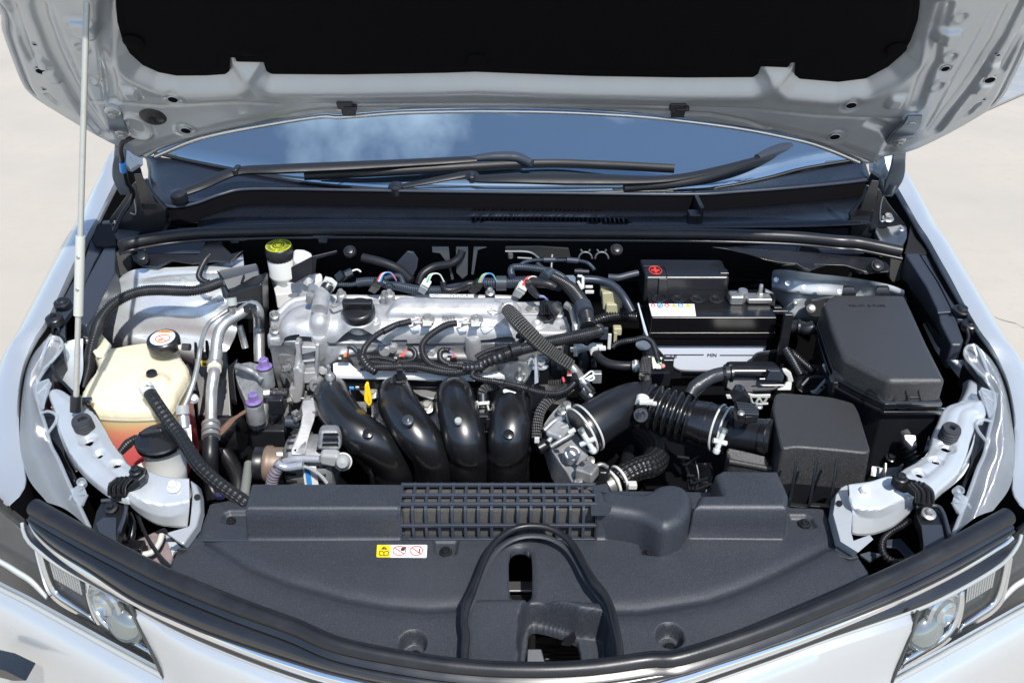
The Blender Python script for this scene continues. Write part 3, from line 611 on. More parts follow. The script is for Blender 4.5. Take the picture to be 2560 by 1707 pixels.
# wipers
def wiper(label, arm, knuckle, blade, headp):
    C = T(*arm[:2]); r = arm[2]; o = tube('wiper', C, [q*1.3 for q in r], wiperm, car, seg=12, step=.006, flat=.42, label=label)
    tube('blade', T(*blade), .0085, wiperm, o, seg=8, flat=1.2)
    H = T(*headp[:2]); tube('blade_adapter', H, headp[2], slate, o, seg=10, flat=.8)
    k = T(*knuckle); lathe('pivot_cap', [(.0165,-.012),(.017,.0),(.0155,.006),(.008,.009),(0,.009)], k[0], (0,-.25,1), satin, o); 
    box('knuckle', k[1], (.012,.034,.016), satin, o, bevel=.004)
    return o
wiper('left wiper with its blade across the middle of the windshield', ('s','440,487,103 500,462,103.5 588,428,104.5 700,420,105 860,413,104.5 1000,407,104 1110,402,104 1200,398,104'), [.013,.016,.017,.017,.015,.013,.012,.011],) if False else None
w1 = wiper('left wiper, its blade ending mid windshield', ('s','440,488,102.5 500,466,103.5 588,430,104.5 700,423,105 860,416,104.5 1000,409,104 1110,403,104 1190,398,104', [.0135,.014,.015,.016,.0155,.014,.013,.011]), ('s','447,489,103.2 592,426,105'), ('s','760,440,103 1000,428,102.5 1330,410,103 1500,413,103 1686,422,103'), ('s','1175,398,104 1230,392,104.5 1290,393,104.5 1330,408,103.8', [.008,.012,.014,.010]))
w2 = wiper('right wiper, lying lowest on the windshield', ('s','985,470,102 1060,456,103 1172,436,104 1190,447,104 1300,447,104.5 1479,449,104 1620,450,103.5 1710,442,103.5 1811,420,103.5 1900,396,103.5', [.008,.010,.012,.016,.019,.017,.012,.010,.009,.008]), ('s','990,470,102.2 1180,444,104.5'), ('s','1560,470,102.2 1740,452,102.5 1900,402,103 1990,378,103 2100,360,103'), ('s','1893,394,103.8 1940,376,104.2 1990,366,104.2 2016,376,103.8', [.009,.014,.016,.010]))
# ---- tub: the dark inside of the bay
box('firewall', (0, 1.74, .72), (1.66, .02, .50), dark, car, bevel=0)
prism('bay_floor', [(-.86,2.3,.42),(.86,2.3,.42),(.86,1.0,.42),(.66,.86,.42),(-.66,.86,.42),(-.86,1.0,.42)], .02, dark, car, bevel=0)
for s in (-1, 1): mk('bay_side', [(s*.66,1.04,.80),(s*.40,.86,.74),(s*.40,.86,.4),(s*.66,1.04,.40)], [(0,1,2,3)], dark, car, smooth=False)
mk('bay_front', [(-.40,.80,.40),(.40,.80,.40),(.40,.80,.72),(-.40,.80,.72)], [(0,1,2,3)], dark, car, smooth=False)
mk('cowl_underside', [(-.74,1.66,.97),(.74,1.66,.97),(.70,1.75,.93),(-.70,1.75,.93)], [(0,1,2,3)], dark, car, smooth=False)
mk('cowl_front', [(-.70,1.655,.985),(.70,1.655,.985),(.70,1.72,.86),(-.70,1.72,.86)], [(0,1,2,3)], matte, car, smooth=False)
# ---- fenders
def fender(fr, s):
    a = T(fr, '900,980,108 850,1090,105 800,1190,103 750,1290,101.3 700,1390,100.2 645,1500,99.6')+T(fr.replace('t','c'), '600,60,98.8 520,230,97.6 430,410,96 350,570,94.6 290,680,93.6 240,752,92.8 190,850,91.2 150,960,90.2 128,1080,89.2 118,1250,88.2 122,1420,87.2')+T(fr.replace('t','l'), '135,0,86.4 165,120,85.8 160,250,85.4 60,360,84.6')
    R = [Vector(p) for p in spl(a, n=50)[0]]
    def off(dx, dz, dy=0):
        o = []
        for i, p in enumerate(R):
            g = 1-.97*float(ss(.45, .96, i/49)); o.append(Vector((p.x+s*dx*(.55+.45*g)*(1-.6*float(ss(.97,1,i/49))), p.y+dy, p.z+dz*g-.012*(1-g)*abs(dx)/.1)))
        return o
    curves = [off(-.002, -.035), off(0, 0), off(.022, -.002), off(.055, -.020), off(.085, -.075), off(.105, -.19), off(.14, -.45)]
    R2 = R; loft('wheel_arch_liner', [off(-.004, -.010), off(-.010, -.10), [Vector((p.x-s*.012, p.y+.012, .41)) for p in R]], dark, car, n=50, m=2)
    return loft('fender', curves, paint, car, n=60, m=5, label='%s front wing' % ('left' if s < 0 else 'right'), flip=s < 0)
fender('t', -1); fender('t~', 1)
def fender_trim(fr, s):
    nm = 'left' if s < 0 else 'right'
    if s > 0:
        D_ = lambda st: T('D', st)
        o = prism('wing_liner', D_('1320,-60,98.5 1360,0,98.2 1560,330,96.5 1740,650,95 1895,915,93.4 1900,940,93.2 1700,935,93.2 1650,835,93.8 1510,560,95.2 1330,290,96.6 1400,290,96.6 1420,270,96.7 1290,0,98.2'), .012, slate, car, bevel=.002, label='dark plastic strip along the right wing')
        prism('liner_channel', D_('1185,285,96.9 1325,285,96.9 1505,560,95.4 1645,832,93.9 1692,930,93.3 1762,1130,91.8 1740,1180,91.5 1640,1180,91.4 1530,970,92.6 1510,860,93.4 1400,620,94.8'), .05, slate, o, bevel=.004)
        prism('liner_recess', D_('1240,0,98.4 1290,0,98.4 1420,250,97.1 1415,285,96.9 1380,295,96.8 1180,285,96.8 1210,180,97.4'), .004, matte, o, bevel=.0015)
        prism('channel_step', D_('1500,830,94 1650,835,94.1 1645,860,93.9 1505,870,93.7'), .004, slate, o, bevel=.0015)
        lathe('liner_clip', [(.0145,-.004),(.0145,.001),(.013,.002),(.009,.002),(.0085,.005),(.007,.0065),(0,.0065)], D_('1748,840,94.6')[0], (0,-.2,1), satin, o); p = D_('1828,975,93.6')[0]
        lathe('hinge_mount', [(.0145,-.012),(.0145,0),(.012,.002),(.007,.003)], p, (0,-.2,1), satin, o); bolt(o, p+Vector((0,0,.002)), (0,-.2,1), .0045, blacks)
        for dx in (-40, 10, 60): tube('mount_leg', D_('%d,1020,93.2 %d,1100,92 %d,1180,90.6' % (1830+dx, 1850+dx, 1830+dx*1.2)), .0035, satin, o, seg=8)
        prism('corner_block', D_('1880,1080,91.8 1960,1060,91.8 2040,1130,91.4 2040,1180,90.6 1900,1250,89.4 1800,1200,90'), .03, satin, o, bevel=.004); return
    o = prism('wing_liner', T(fr, '640,-20,98.4 760,-30,98.6 785,150,96.4 695,158,96.4 640,250,95.6 560,430,94.6 500,560,93.6 440,640,93.0 440,765,91 330,690,92.4 300,640,93 350,545,94 420,400,95.2 500,240,96.6 590,60,98'), .012, slate, car, bevel=.002, label='dark plastic strip along the %s wing' % nm)
    prism('liner_channel', T(fr, '700,160,97.2 783,156,97.2 775,330,95.5 700,470,94 640,600,92.8 585,690,91.8 505,640,92.6 505,540,93.4 590,360,95'), .05, slate, o, bevel=.004)
    prism('liner_recess', T(fr, '655,0,98.9 745,0,98.9 790,140,97.2 700,150,97.2 640,140,97.4 620,110,97.6'), .004, matte, o, bevel=.0015)
    p = T(fr, '420,530,95')[0]; lathe('liner_clip', [(.0145,-.004),(.0145,.001),(.013,.002),(.009,.002),(.0085,.005),(.007,.0065),(0,.0065)], p, (0,-.2,1), satin, o)
    p = T(fr, '362,632,94.2')[0]; lathe('hinge_mount', [(.0145,-.012),(.0145,0),(.012,.002),(.007,.003)], p, (0,-.2,1), satin, o); bolt(o, p+Vector((0,0,.002)), (0,-.2,1), .0045, blacks)
    for dx in (-30, 0, 30): tube('mount_leg', T(fr, '%d,660,93.4 %d,720,92 %d,770,90' % (355+dx, 355+dx*1.4, 350+dx*1.5)), .003, satin, o, seg=8)
    prism('corner_block', T(fr, '240,740,91.6 290,670,92.4 400,700,91.6 430,770,90.4 400,860,89 280,800,90'), .03, satin, o, bevel=.004)
fender_trim('c', -1); fender_trim('c~', 1)
# ---- front end: strip, trim, chrome, bumper
strip_l = [('l',235,372,90),('l',500,522,89.8),('l',800,680,89.4),('l',1150,855,89),('l',1600,1040,88.5),('l',2000,1185,88.1),('m',0,1312,87.8),('m',500,1412,87.4),('m',900,1462,87.2),('m',1300,1478,87.2)]
strip_r = [('m',1700,1462,87.2),('m',2100,1408,87.4),('r',0,1392,87.7),('r',500,1232,88.3),('r',1000,1032,88.9),('r',1500,812,89.4),('r',1850,640,89.8),('r',2225,435,90)]
SP = [at(f, x, y, h) for f, x, y, h in strip_l+strip_r]
tube('front_seal', SP, [.0115,.0112,.0108,.010,.0092,.009,.0092,.010,.0108,.0112,.0115], rubber, car, seg=18, step=.01, label='curved rubber seal along the nose of the car')
def noff(P, dn, dz):                                # outward in plan, down
    C = np.array([list(p) for p in P]); t = np.gradient(C, axis=0); o = []
    for p, q in zip(P, t):
        n = Vector((q[1], -q[0], 0)).normalized(); n = n if n.y < 0 else -n
        o.append(Vector((p.x, p.y, p.z+dz))+n*dn)
    return o
def L3(*fs):
    o = []
    for f, st in fs: o += T(f, st)
    return o
U0 = [p+Vector((0,-.004,-.011)) for p in SP]
CT = L3(('l','205,470,88 262,560,87.3 400,680,87 600,803,86.8 900,1000,86.3 1200,1142,85.9 1500,1262,85.5 2000,1427,85 2337,1522,84.7'), ('m','500,1612,84.2 1170,1650,84'), ('r','-450,1618,84.3 0,1515,84.7 200,1452,85 600,1322,85.5 1000,1182,86 1500,985,86.7 1900,790,87.1 2195,608,87.4 2250,560,88'))
CB = L3(('l','215,500,87.4 268,602,86 420,742,85.5 600,868,85.2 900,1040,84.7 1200,1190,84.3 1600,1358,83.9 2000,1503,83.5 2337,1600,83.2'), ('m','500,1690,82.7 1170,1730,82.5'), ('r','-450,1700,82.8 0,1595,83.2 200,1530,83.5 600,1392,84 1000,1243,84.5 1500,1032,85.2 1900,832,85.7 2205,650,86.2 2262,600,87.2'))
TB = L3(('l','150,480,87.6 165,560,86.6 225,640,85.6 400,772,84.9 620,892,84.4 880,1026,83.9 1200,1212,83.3 1600,1385,82.9 2000,1532,82.5 2337,1630,82.2'), ('m','500,1722,81.8 1170,1762,81.6'), ('r','-450,1732,81.8 0,1625,82.2 200,1560,82.5 600,1420,83 1000,1272,83.5 1580,1080,84 1900,935,84.6 2180,765,85.4 2290,640,86.6 2318,560,87.6'))
def bulge(A, B, k, dz=0, n=90):
    A, B = spl(A, n=n)[0], spl(B, n=n)[0]; C = (A+B)/2; t = np.gradient(C, axis=0); o = []
    for p, q in zip(C, t):
        m = Vector((q[1], -q[0], 0)).normalized(); m = m if m.y < 0 else -m
        o.append(Vector(p)+m*k+Vector((0,0,dz)))
    return o
re = lambda A: [Vector(p) for p in spl(A, n=90)[0]]
loft('grille_top_trim', [re(U0), bulge(U0, CT, .008, .004), re(CT)], gloss, car, n=140, m=7, label='glossy black strip in front of the nose seal')
loft('trim_edge', [re(SP), bulge(SP, U0, .012, -.004), re(U0)], gloss, car, n=140, m=4)
loft('chrome_strip', [re(CT), bulge(CT, CB, .003, .001), re(CB)], chrome, car, n=140, m=5, label='thin chrome strip across the nose')
tube('trim_line', CT, .0022, gloss, car, seg=8, step=.01)
loft('lower_trim', [re(CB), bulge(CB, TB, .002), re(TB)], gloss, car, n=140, m=4)
tube('lamp_top_rim', TB, .0026, gplast, car, seg=8, step=.01)
def seg_(A, f0, f1):
    R = spl(A, n=200)[0]; return [Vector(p) for p in R[int(f0*199):int(f1*199)+1]]
def fr_at(A, p):
    R = spl(A, n=200)[0]; return int(np.argmin(np.linalg.norm(R-np.array(list(p)), axis=1)))/199
fa, fb_ = fr_at(TB, T('l','880,1026,83.9')[0]), fr_at(TB, T('r','1580,1080,84')[0])
NP = seg_(TB, fa, fb_); nl, nr = T('l','1112,1530,73'), T('r','1400,1545,73')
def under(dz, dy, ins):
    n = len(NP); return [Vector((p.x+(1 if i < n/2 else -1)*ins*abs(1-2*i/(n-1))**3, p.y+dy, p.z+dz)) for i, p in enumerate(NP)]
def lamp_plane(fr):
    P3 = [at(fr, 880, 1030, 85), at(fr, 1110, 1530, 74), at(fr, 0, 970, 74)]; n = (P3[1]-P3[0]).cross(P3[2]-P3[0]).normalized(); n = n if n.y < 0 else -n
    pl = Pl(P3[0], (1,0,0), (0,0,1)); pl.n = n; P = pl.W(fr, '880,1027 960,1200 1112,1524', .001); k = -.003 if fr == 'l' else .003; return spl(P+[P[-1]+Vector((k,-.012,-.03)), P[-1]+Vector((k,-.022,-.10)), P[-1]+Vector((k,-.022,-.28))], n=101)[0]
EL, ER = lamp_plane('l'), lamp_plane('l~')
def nrow(t, dz, dy):
    n = len(NP); B = [Vector((p.x, p.y+dy, p.z+dz)) for p in NP]; eL, eR = Vector(EL[int(t*100)])-B[0], Vector(ER[int(t*100)])-B[-1]; o = []
    for i, p in enumerate(B):
        x = i/(n-1); o.append(p+eL*max(0, 1-x*3.2)**2+eR*max(0, 1-(1-x)*3.2)**2)
    return o
loft('nose_panel', [NP, nrow(.05,-.006,-.010), nrow(.14,-.030,-.020), nrow(.28,-.062,-.026), nrow(.42,-.11,-.030), nrow(.70,-.22,-.030), nrow(1,-.36,-.02)], paint, car, n=100, m=5, label='front bumper skin below the chrome strip')
# headlights
def headlight(fr, s):
    nm = 'left' if s < 0 else 'right'
    P3 = [at(fr, 880, 1030, 85), at(fr, 1110, 1530, 74), at(fr, 0, 970, 74)]
    n = (P3[1]-P3[0]).cross(P3[2]-P3[0]).normalized(); n = n if n.y < 0 else -n
    u = Vector((-n.y, n.x, 0)).normalized(); u = u if u.x > 0 else -u; v = n.cross(u); v = v if v.z > 0 else -v
    pl = Pl(P3[0], u, v); pl.n = n; pl.u = u; pl.v = v
    W = lambda st, off=0: pl.W(fr, st, off)
    hl = prism('headlight', W('-260,130 0,372 130,480 180,600 260,690 420,790 620,905 880,1030 960,1200 1112,1522 900,1420 700,1310 500,1190 300,1080 0,925 -300,760', -.055), -n*.01, M('lamp_housing_%s' % nm, (.035,.034,.033), .35), car, bevel=.001, label='%s headlight' % nm)
    smk = M('lamp_smoke_%s' % nm, (.045,.045,.044), .25, mott=((.025,.026,.026), 30, .4, .7))
    prism('inner_bezel', W('-300,150 0,400 140,530 220,640 330,980 650,1195 1060,1430 1100,1510 700,1300 300,1075 0,930 -300,770', -.03), -n*.012, smk, hl, bevel=.001)
    def band(st1, st2, mat, nme, off, off2=None):
        A, B = W(st1, off), W(st2, off if off2 is None else off2); loft(nme, [A, B], mat, hl, n=30, m=2, solid=.004, sub=False)
    band('228,645 262,780 305,920 345,985 440,1060 640,1160', '270,660 305,790 345,900 385,960 470,1020 600,1110', chrome, 'light_guide', -.018)
    band('575,880 590,1000 640,1140 720,1230 850,1310 1055,1425', '600,895 620,1000 670,1110 750,1195 860,1262 1010,1350', chrome, 'light_guide', -.016)
    band('-300,560 0,720 120,790 225,860 320,965', '-300,600 0,745 130,825 215,880 330,990', white, 'white_strip', -.02)
    prism('reflector_cell', W('285,700 420,780 560,880 585,1010 600,1100 470,1020 390,960 345,900 310,800', -.024), -n*.01, smk, hl, bevel=.001)
    prism('reflector_cell', W('600,895 740,960 880,1040 930,1150 1010,1345 860,1255 740,1180 665,1090 625,1000', -.024), -n*.012, M('lamp_green_%s' % nm, (.05,.062,.055), .12, .6), hl, bevel=.001)
    rf = M('ribbed_reflector_%s' % nm, (.55,.57,.58), .16, .85)
    for k in range(11):
        a = k/11; prism('reflector_rib', W('%f,%f %f,%f %f,%f %f,%f' % (330+a*210, 735+a*135, 330+(a+.075)*210, 735+(a+.075)*135, 365+(a+.075)*195, 860+(a+.075)*115, 365+a*195, 860+a*115), -.014), -n*.006, rf, hl, bevel=.0006, seg=1)
    c = W('735,1015', -.022)[0]; lathe('projector', [(.030,0),(.030,.006),(.026,.009),(.024,.004),(.018,.004),(.017,.010),(.012,.013),(.006,.007),(0,.006)], c, n, rf, hl, seg=30)
    c = W('850,1170', -.022)[0]; lathe('projector', [(.030,0),(.028,.006),(.018,.013),(.008,.016),(0,.016)], c, n, M('lens_%s' % nm, (.35,.38,.37), .08, .7), hl, seg=30)
    for k in range(9):
        prism('bezel_step', W('%f,%f %f,%f %f,%f %f,%f' % (640+k*38, 1085+k*28, 672+k*38, 1108+k*28, 676+k*38, 1100+k*28, 644+k*38, 1077+k*28), -.018), -n*.003, rf, hl, bevel=0)
    # outer clear lens, following the nose
    A = W('-260,130 0,372 130,478 200,610 300,725 600,895 885,1033', .002); B = W('-260,450 0,640 130,720 220,850 380,960 680,1120 960,1230', .006); C_ = W('-300,760 0,925 160,1005 300,1082 500,1192 760,1335 1112,1524', 0)
    loft('lens', [A, B, C_], clearh, hl, n=40, m=6, flip=(s > 0))
    tube('lens_rim', C_, .004, gplast, hl, seg=8, step=.01)
    tube('lens_rim', W('885,1033 960,1200 1112,1522', 0), .003, smk, hl, seg=8, step=.01)
    # bumper skin under the lamp
    D = [p+Vector((0,-.006,-.006)) for p in C_]
    loft('bumper_cheek', [[p+Vector((0,.01,0)) for p in C_], D, [p+Vector((0,-.02,-.05)) for p in D], [p+Vector((0,-.02,-.3)) for p in D]], paint, car, n=40, m=5)
    # corner pillar between lamp and nose
    f2 = 'c' if fr == 'l' else 'c~'
    # clear upper edge of the lamp
    o1 = T(f2, '262,735,90.5 225,830,90 185,960,89.3 160,1080,88.6 145,1200,88 135,1350,87.4 130,1500,86.9')+T(fr, '150,60,86.4 205,200,86 320,340,86')
    i1 = T(f2, '420,800,90.5 380,900,90 300,1000,89.5 250,1100,89 265,1230,88.4 310,1370,88 345,1500,87.2')+T(fr, '400,60,87 470,220,86.4 610,520,85.4')
    m1 = [(a+b)/2+Vector((0,0,.010)) for a, b in zip(o1, i1)]
    loft('lens_top', [o1, m1, i1], clearr, hl, n=60, m=8, flip=(s > 0))
    ed = [p+Vector((0,0,.002)) for p in i1]; tube('lens_edge', ed, .0028, clearp, hl, seg=10, step=.01)
    loop = T(f2, '270,960,90 330,780,92 385,765,92.3 415,790,92.2 420,840,91.5 370,905,90.6 290,985,90'); tube('lens_loop', loop, .0024, clearp, hl, seg=10, step=.006)
    loop = T(f2, '280,1275,89 330,1265,89.6 380,1290,89.3 375,1340,88.7 325,1410,88'); tube('lens_loop', loop, .0024, clearp, hl, seg=10, step=.006)
    for a, b in (('215,1090,89','330,1050,90'),('240,1160,88.8','320,1080,90'),('230,1140,88.8','330,1110,89.8'),('330,1060,90','290,1250,88.8')):
        tube('lens_brace', T(f2, a+' '+b), .0018, clearp, hl, seg=6)
    for a, b in (('470,320,86','560,240,88'),('480,300,86.4','580,280,87.6'),('590,290,87.4','560,360,86')): tube('lens_brace', T(fr, a+' '+b), .0022, clearp, hl, seg=8)
    prism('lens_web', T(f2, '215,1090,89 325,1045,90 350,1075,90 285,1250,88.8 235,1180,88.8'), .002, clearr, hl, bevel=0); prism('lens_web', T(f2, '290,800,91 330,775,91.6 300,900,90.4 262,985,89.6'), .002, clearr, hl, bevel=0); prism('lens_web', T(fr, '480,255,87.4 560,205,88.2 590,280,87.4 545,370,86.2 500,320,86.6'), .002, clearr, hl, bevel=0)
    lathe('lens_boss', [(.0065,0),(.0065,.010),(.004,.011),(.003,.007),(0,.007)], T(fr,'560,222,88')[0], (.2,-.4,.9), clearp, hl, seg=18)
    # black housing behind it
    prism('lamp_back', T(f2, '290,1010,88.6 350,950,89.4 400,840,90.6 420,800,91 435,900,89.5 350,1010,88.5 360,1100,88 300,1230,87.6 400,1290,87.6 420,1420,86.8 440,1568,86')+T(fr, '520,170,84.6 500,200,84.4 480,120,85 440,20,85.6')+T(f2, '330,1420,86.8 280,1270,87.4 240,1150,88'), .04, satin, hl, bevel=.002)
    return hl
headlight('l', -1); headlight('l~', 1)
prism('bumper_vent', [p+Vector((0,-.012,0)) for p in T('l','-60,1404,@88 60,1432,@86.5 205,1503,@84 120,1505,@85.5 -60,1462,@88')], (0,.03,0), gloss, car, bevel=.001)
prism('bumper_vent', [p+Vector((0,-.012,0)) for p in T('r','2200,1568,@90 2337,1530,@91 2400,1530,@91 2400,1570,@91 2260,1600,@90')], (0,.03,0), gloss, car, bevel=.001)
# ================================================================== RADIATOR COVER
def radiator_cover():
    t = thing('radiator_cover', 'wide grained black plastic cover over the radiator, behind the curved nose seal', 'engine cover', (0, .85, .80))
    B = ZP(84.0); Tp = ZP(89.5)
    zt = 5.5; gx1_ = Tp.P('m','1738,300')[0][0]
    O = np.vstack([B.P('l', '1425,345 1385,450 1340,560 1240,640 1200,655 1175,725 1150,795'), B.P('s', '420,1432 560,1520 760,1600 980,1664 1180,1692 1400,1694 1620,1666 1850,1606 2060,1530 2190,1460'), B.P('r', '1322,850 1270,770 1215,700 1110,600 1040,500 980,378 900,372 750,368'), B.P('s','1900,1230 1400,1225 700,1225')])
    # raised duct, as footprints at the height of its top face
    bl = Tp.P('E', '150,1190 1580,1195')
    front = Tp.P('s', '611,1269 850,1272')[:, 1].mean()
    L1 = np.array([[Tp.P('s','611,1269')[0][0], front], [Tp.P('s','628,1205')[0][0], Tp.P('s','628,1205')[0][1]]])
    rx = Tp.P('s', '1480,1210')[0]
    duct = np.vstack([L1, Tp.P('s','1003,1206'), Tp.P('F','1480,1205 1560,1218 1700,1245 1850,1272 1980,1280'), Tp.P('G', '170,1278 250,1255 330,1205 450,1186 560,1205 640,1260 675,1340 670,1420 620,1500 560,1568'), Tp.P('m', '2200,500 2050,430 1900,400 1745,396')])
    duct[-1][1] = front
    rb = np.vstack([Tp.P('r','105,405 60,470 0,540'), Tp.P('G', '745,1312 960,1305 925,1200 890,1110 970,1066 1510,1072 1570,1180 1620,1315 1612,1440')[0:]])
    rbx = np.vstack([Tp.P('G', '745,1312 960,1305 925,1200 890,1110 970,1066 1510,1072 1565,1185 1620,1315'), Tp.P('r','742,405'), Tp.P('r','100,405')])
    rbx[-2][1] = front+.002; rbx[-1][1] = front+.002
    rbx = np.vstack([rbx, [rbx[-1]+[-.035,.004]], ]) if False else rbx
    ear = B.P('m', '150,150 180,130')
    crease = np.vstack([B.P('l','1400,615 1550,700 1700,790 1950,880 2337,975'), B.P('m','300,1018 600,1040 790,1030')])
    creaser = np.vstack([B.P('m','1895,1050 2050,1050 2337,1010'), B.P('r','200,985 400,925 600,850 850,735 980,670 1060,640')])
    front_zone = np.vstack([crease, creaser, B.P('s','2190,1500 2000,1800 1280,1900 500,1800 380,1420')])
    slot = B.P('m','1226,650 1280,668 1303,720 1305,920 1290,965 1230,988 1175,965 1152,920 1147,720 1170,668'); slot = sm(slot, 60)
    hump = B.P('m', '828,1470 845,1250 838,1150 860,1060 890,1012 1100,1006 1500,1012 1780,1030 1830,1080 1868,1200 1890,1470')
    pocket = sm(B.P('m', '1215,1180 1225,1100 1290,1062 1500,1070 1740,1090 1815,1120 1832,1200 1825,1500 1260,1500 1225,1300'), 90)
    hole = sm(ZP(79.3).P('m', '1275,1290 1290,1225 1345,1215 1520,1255 1590,1285 1622,1320 1618,1510 1272,1510'), 60)
    recs = [(B.P('m','490,1245')[0], .0165), (B.P('m','2247,1200')[0], .0165)]
    shel = [B.P('m', '636,560 636,680 700,716 790,700 804,640 804,560'), B.P('m','2000,580 2030,640 2050,700 2170,710 2182,640 2182,560'), B.P('l','1500,470 1520,420 1560,402 1690,402 1690,500 1560,490'), B.P('r','740,430 850,428 900,450 930,510 860,530 740,480')]
    zlo = ss(.93, .74, 0)
    ductl = np.array([duct[0], duct[1], duct[2], [gx1_+.012, duct[3][1]], [gx1_+.012, front]])
    dend = np.vstack([[[gx1_+.004, front]], [[gx1_+.004, duct[3][1]]], duct[4:-1], [[duct[-1][0], front]]])
    pillow('duct_end', sm(spl(np.c_[dend, np.zeros(len(dend))], n=60, closed=True)[0][:-1, :2], 150), B, .0552, .075, .015, cover, t)
    def fn(U, V):
        dO = sdp(O, U, V)
        base = -.030*(1-ss(.70,.94,V)) + .004*np.cos(U*3)
        H = base + .006*ss(-.007, .009, sdp(front_zone, U, V))
        H = H - .004*np.exp(-(sdl(crease,U,V)/.012)**2) - .004*np.exp(-(sdl(creaser,U,V)/.012)**2)
        for q in shel: H = H-.007*ss(-.002, .004, sdp(q, U, V))
        H = smax(H, base+.016+rnd(sdp(hump, U, V), 0, .010, 3), .004)
        H = H-.045*ss(-.002, .005, sdp(pocket, U, V))
        for c, r in recs:
            q = np.hypot(U-c[0], V-c[1]); H = H-.022*(1-ss(r-.002, r+.001, q))
        H = H-.003*np.exp(-(sdp(slot,U,V)/.004)**2)
        dd = sdp(ductl, U, V); rr = .0075+.026*ss(.20, .32, U); hgt = .055-.010*ss(.26,.34,U)*ss(.97,.90,V)
        Hd = rnd(dd, 0, .0, 9)
        Hd = np.where(dd >= rr, hgt, np.where(dd > 0, hgt-rr+np.sqrt(np.maximum(rr*rr-(rr-np.clip(dd,0,rr))**2, 0)), hgt-rr+dd*(14-10.5*ss(.17,.24,U))))
        H = np.maximum(H, Hd)
        db = sdp(rbx, U, V); H = np.maximum(H, rnd(db, .055, .009, 14))
        g = (U > gx0) & (U < gx1) & (dd > -.03) & (V > front-.02)
        d2 = dd-.014; Hd2 = np.where(d2 > 0, .043, d2*14)
        H = np.where(g & (V > front-.004), np.maximum(np.minimum(H, Hd2), 0), H)
        H = H - np.where(dO < 0, np.minimum(-dO*6, .06), 0)-.004*(1-ss(0,.005,dO))
        wh = ss(-.010, -.003, sdp(hole, U, V)); H = H*(1-wh)+(base-.030)*wh; U, V, H = cuth(slot, U, V, H, .0017, .012); U, V, H = cuth(hole, U, V, H, .0017, .012); return U, V, H
    gx0, gx1 = Tp.P('m','412,300')[0][0], Tp.P('m','1738,300')[0][0]
    mn, mxx = O.min(0), O.max(0)
    body = hf('cover_panel', B, mn[0]-.006, mxx[0]+.006, mn[1]-.01, 1.09, .0017, fn, cover, t, keep=lambda U,V,H: (sdp(O,U,V) > -.006) & (H > -1))
    # foam behind the lattice
    rear = Tp.P('s','1003,1206')[0][1]
    zt_ = .895; box('foam_filter', ((gx0+gx1)/2, (front+rear)/2+.004, zt_-.034), (gx1-gx0-.002, rear-front-.009, .052), foam, t, bevel=.006)
    # lattice bars
    xs = np.linspace(gx0, gx1, 16); prof = [(front-.0015, .840), (front-.001, .885), (front+.002, .8915), (front+.009, .8955), (rear, .8955)]
    y_b0 = front
    for x in xs:
        P = [Vector((x, y, z)) for y, z in prof]; w_ = .0021; n = len(P)
        Q = [p+Vector((0, .006 if i < 2 else .004, -.0045 if i > 0 else 0)) for i, p in enumerate(P)]
        V = [p+Vector((sx*w_,0,0)) for p in P+Q for sx in (-1, 1)]
        F = []
        for i in range(n-1):
            a, b = 2*i, 2*i+2; c, d = 2*(n+i), 2*(n+i)+2
            F += [(a, a+1, b+1, b), (c, d, d+1, c+1), (a, b, d, c), (a+1, c+1, d+1, b+1)]
        F += [(0, 2*n, 2*n+1, 1), (2*n-2, 2*n-1, 4*n-1, 4*n-2)]
        mk('grille_bar', V, F, slate, t, bevel=.0006, seg=1, sharp=30)
    yt = [at('m', 800, y, 89.5).y for y in (222, 292, 352)]
    for y in yt: box('grille_crossbar', ((gx0+gx1)/2, y, .8948), (gx1-gx0, .0045, .0055), slate, t, bevel=.001)
    for z in (.8655, .8405): box('grille_crossbar', ((gx0+gx1)/2, front+.0005, z), (gx1-gx0, .0050, .0048), slate, t, bevel=.001)
    box('duct_foot', (gx0-.155, front-.002, .8415), (.33, .006, .003), slate, t); 
    # clips
    def clip(fr, x, y, h, r=.0078):
        p = T(fr, '%f,%f,%f' % (x, y, h))[0]; lathe('push_clip', [(r*1.15,-.006),(r*1.15,.001),(r,.003),(r*.72,.0035),(r*.70,.0015),(r*.62,.0015),(r*.6,.0045),(r*.5,.0055),(r*.3,.0055),(r*.25,.0035),(0,.0035)], p, (0,-.1,1), satin, t, seg=26)
    clip('m',718,680,83.6); clip('m',2097,692,83.6); clip('r',845,488,83.6); clip('l',1570,468,83.6, .0060); clip('r',1132,706,83.7); clip('l',1322,660,83.7,.007)
    for (c, r) in recs: lathe('push_clip', [(.0095,-.006),(.0095,.001),(.0085,.003),(.0065,.0035),(.006,.0015),(.005,.0045),(.0025,.0045),(.002,.003),(0,.003)], (c[0]+.001, c[1]-.002, .84-.03*(1-float(ss(.70,.94,c[1])))+.006-.022+.003), (0,-.1,1), satin, t, seg=26)
    for fr, st in (('l','1235,640 1300,555 1395,615 1360,668 1200,656'), ('r','1045,655 1130,598 1215,712 1150,722 1075,700')):
        prism('corner_flap', [at(fr, *map(float, q.split(',')), 84.6) for q in st.split()], .004, cover, t, bevel=.001)
    # U-shaped rubber round the latch opening
    us = T('m','845,1440,84.6 848,1350,85 855,1240,85.4 842,1150,85.8 858,1040,86.2 895,950,86.4 935,850,86.6 975,745,86.8 1030,640,87 1110,560,87.2 1200,515,87.3 1300,500,87.4 1420,515,87.3 1530,575,87 1600,660,86.8 1660,770,86.6 1730,890,86.4 1800,975,86.1 1840,1060,85.8 1868,1180,85.4 1895,1300,85 1905,1420,84.6')
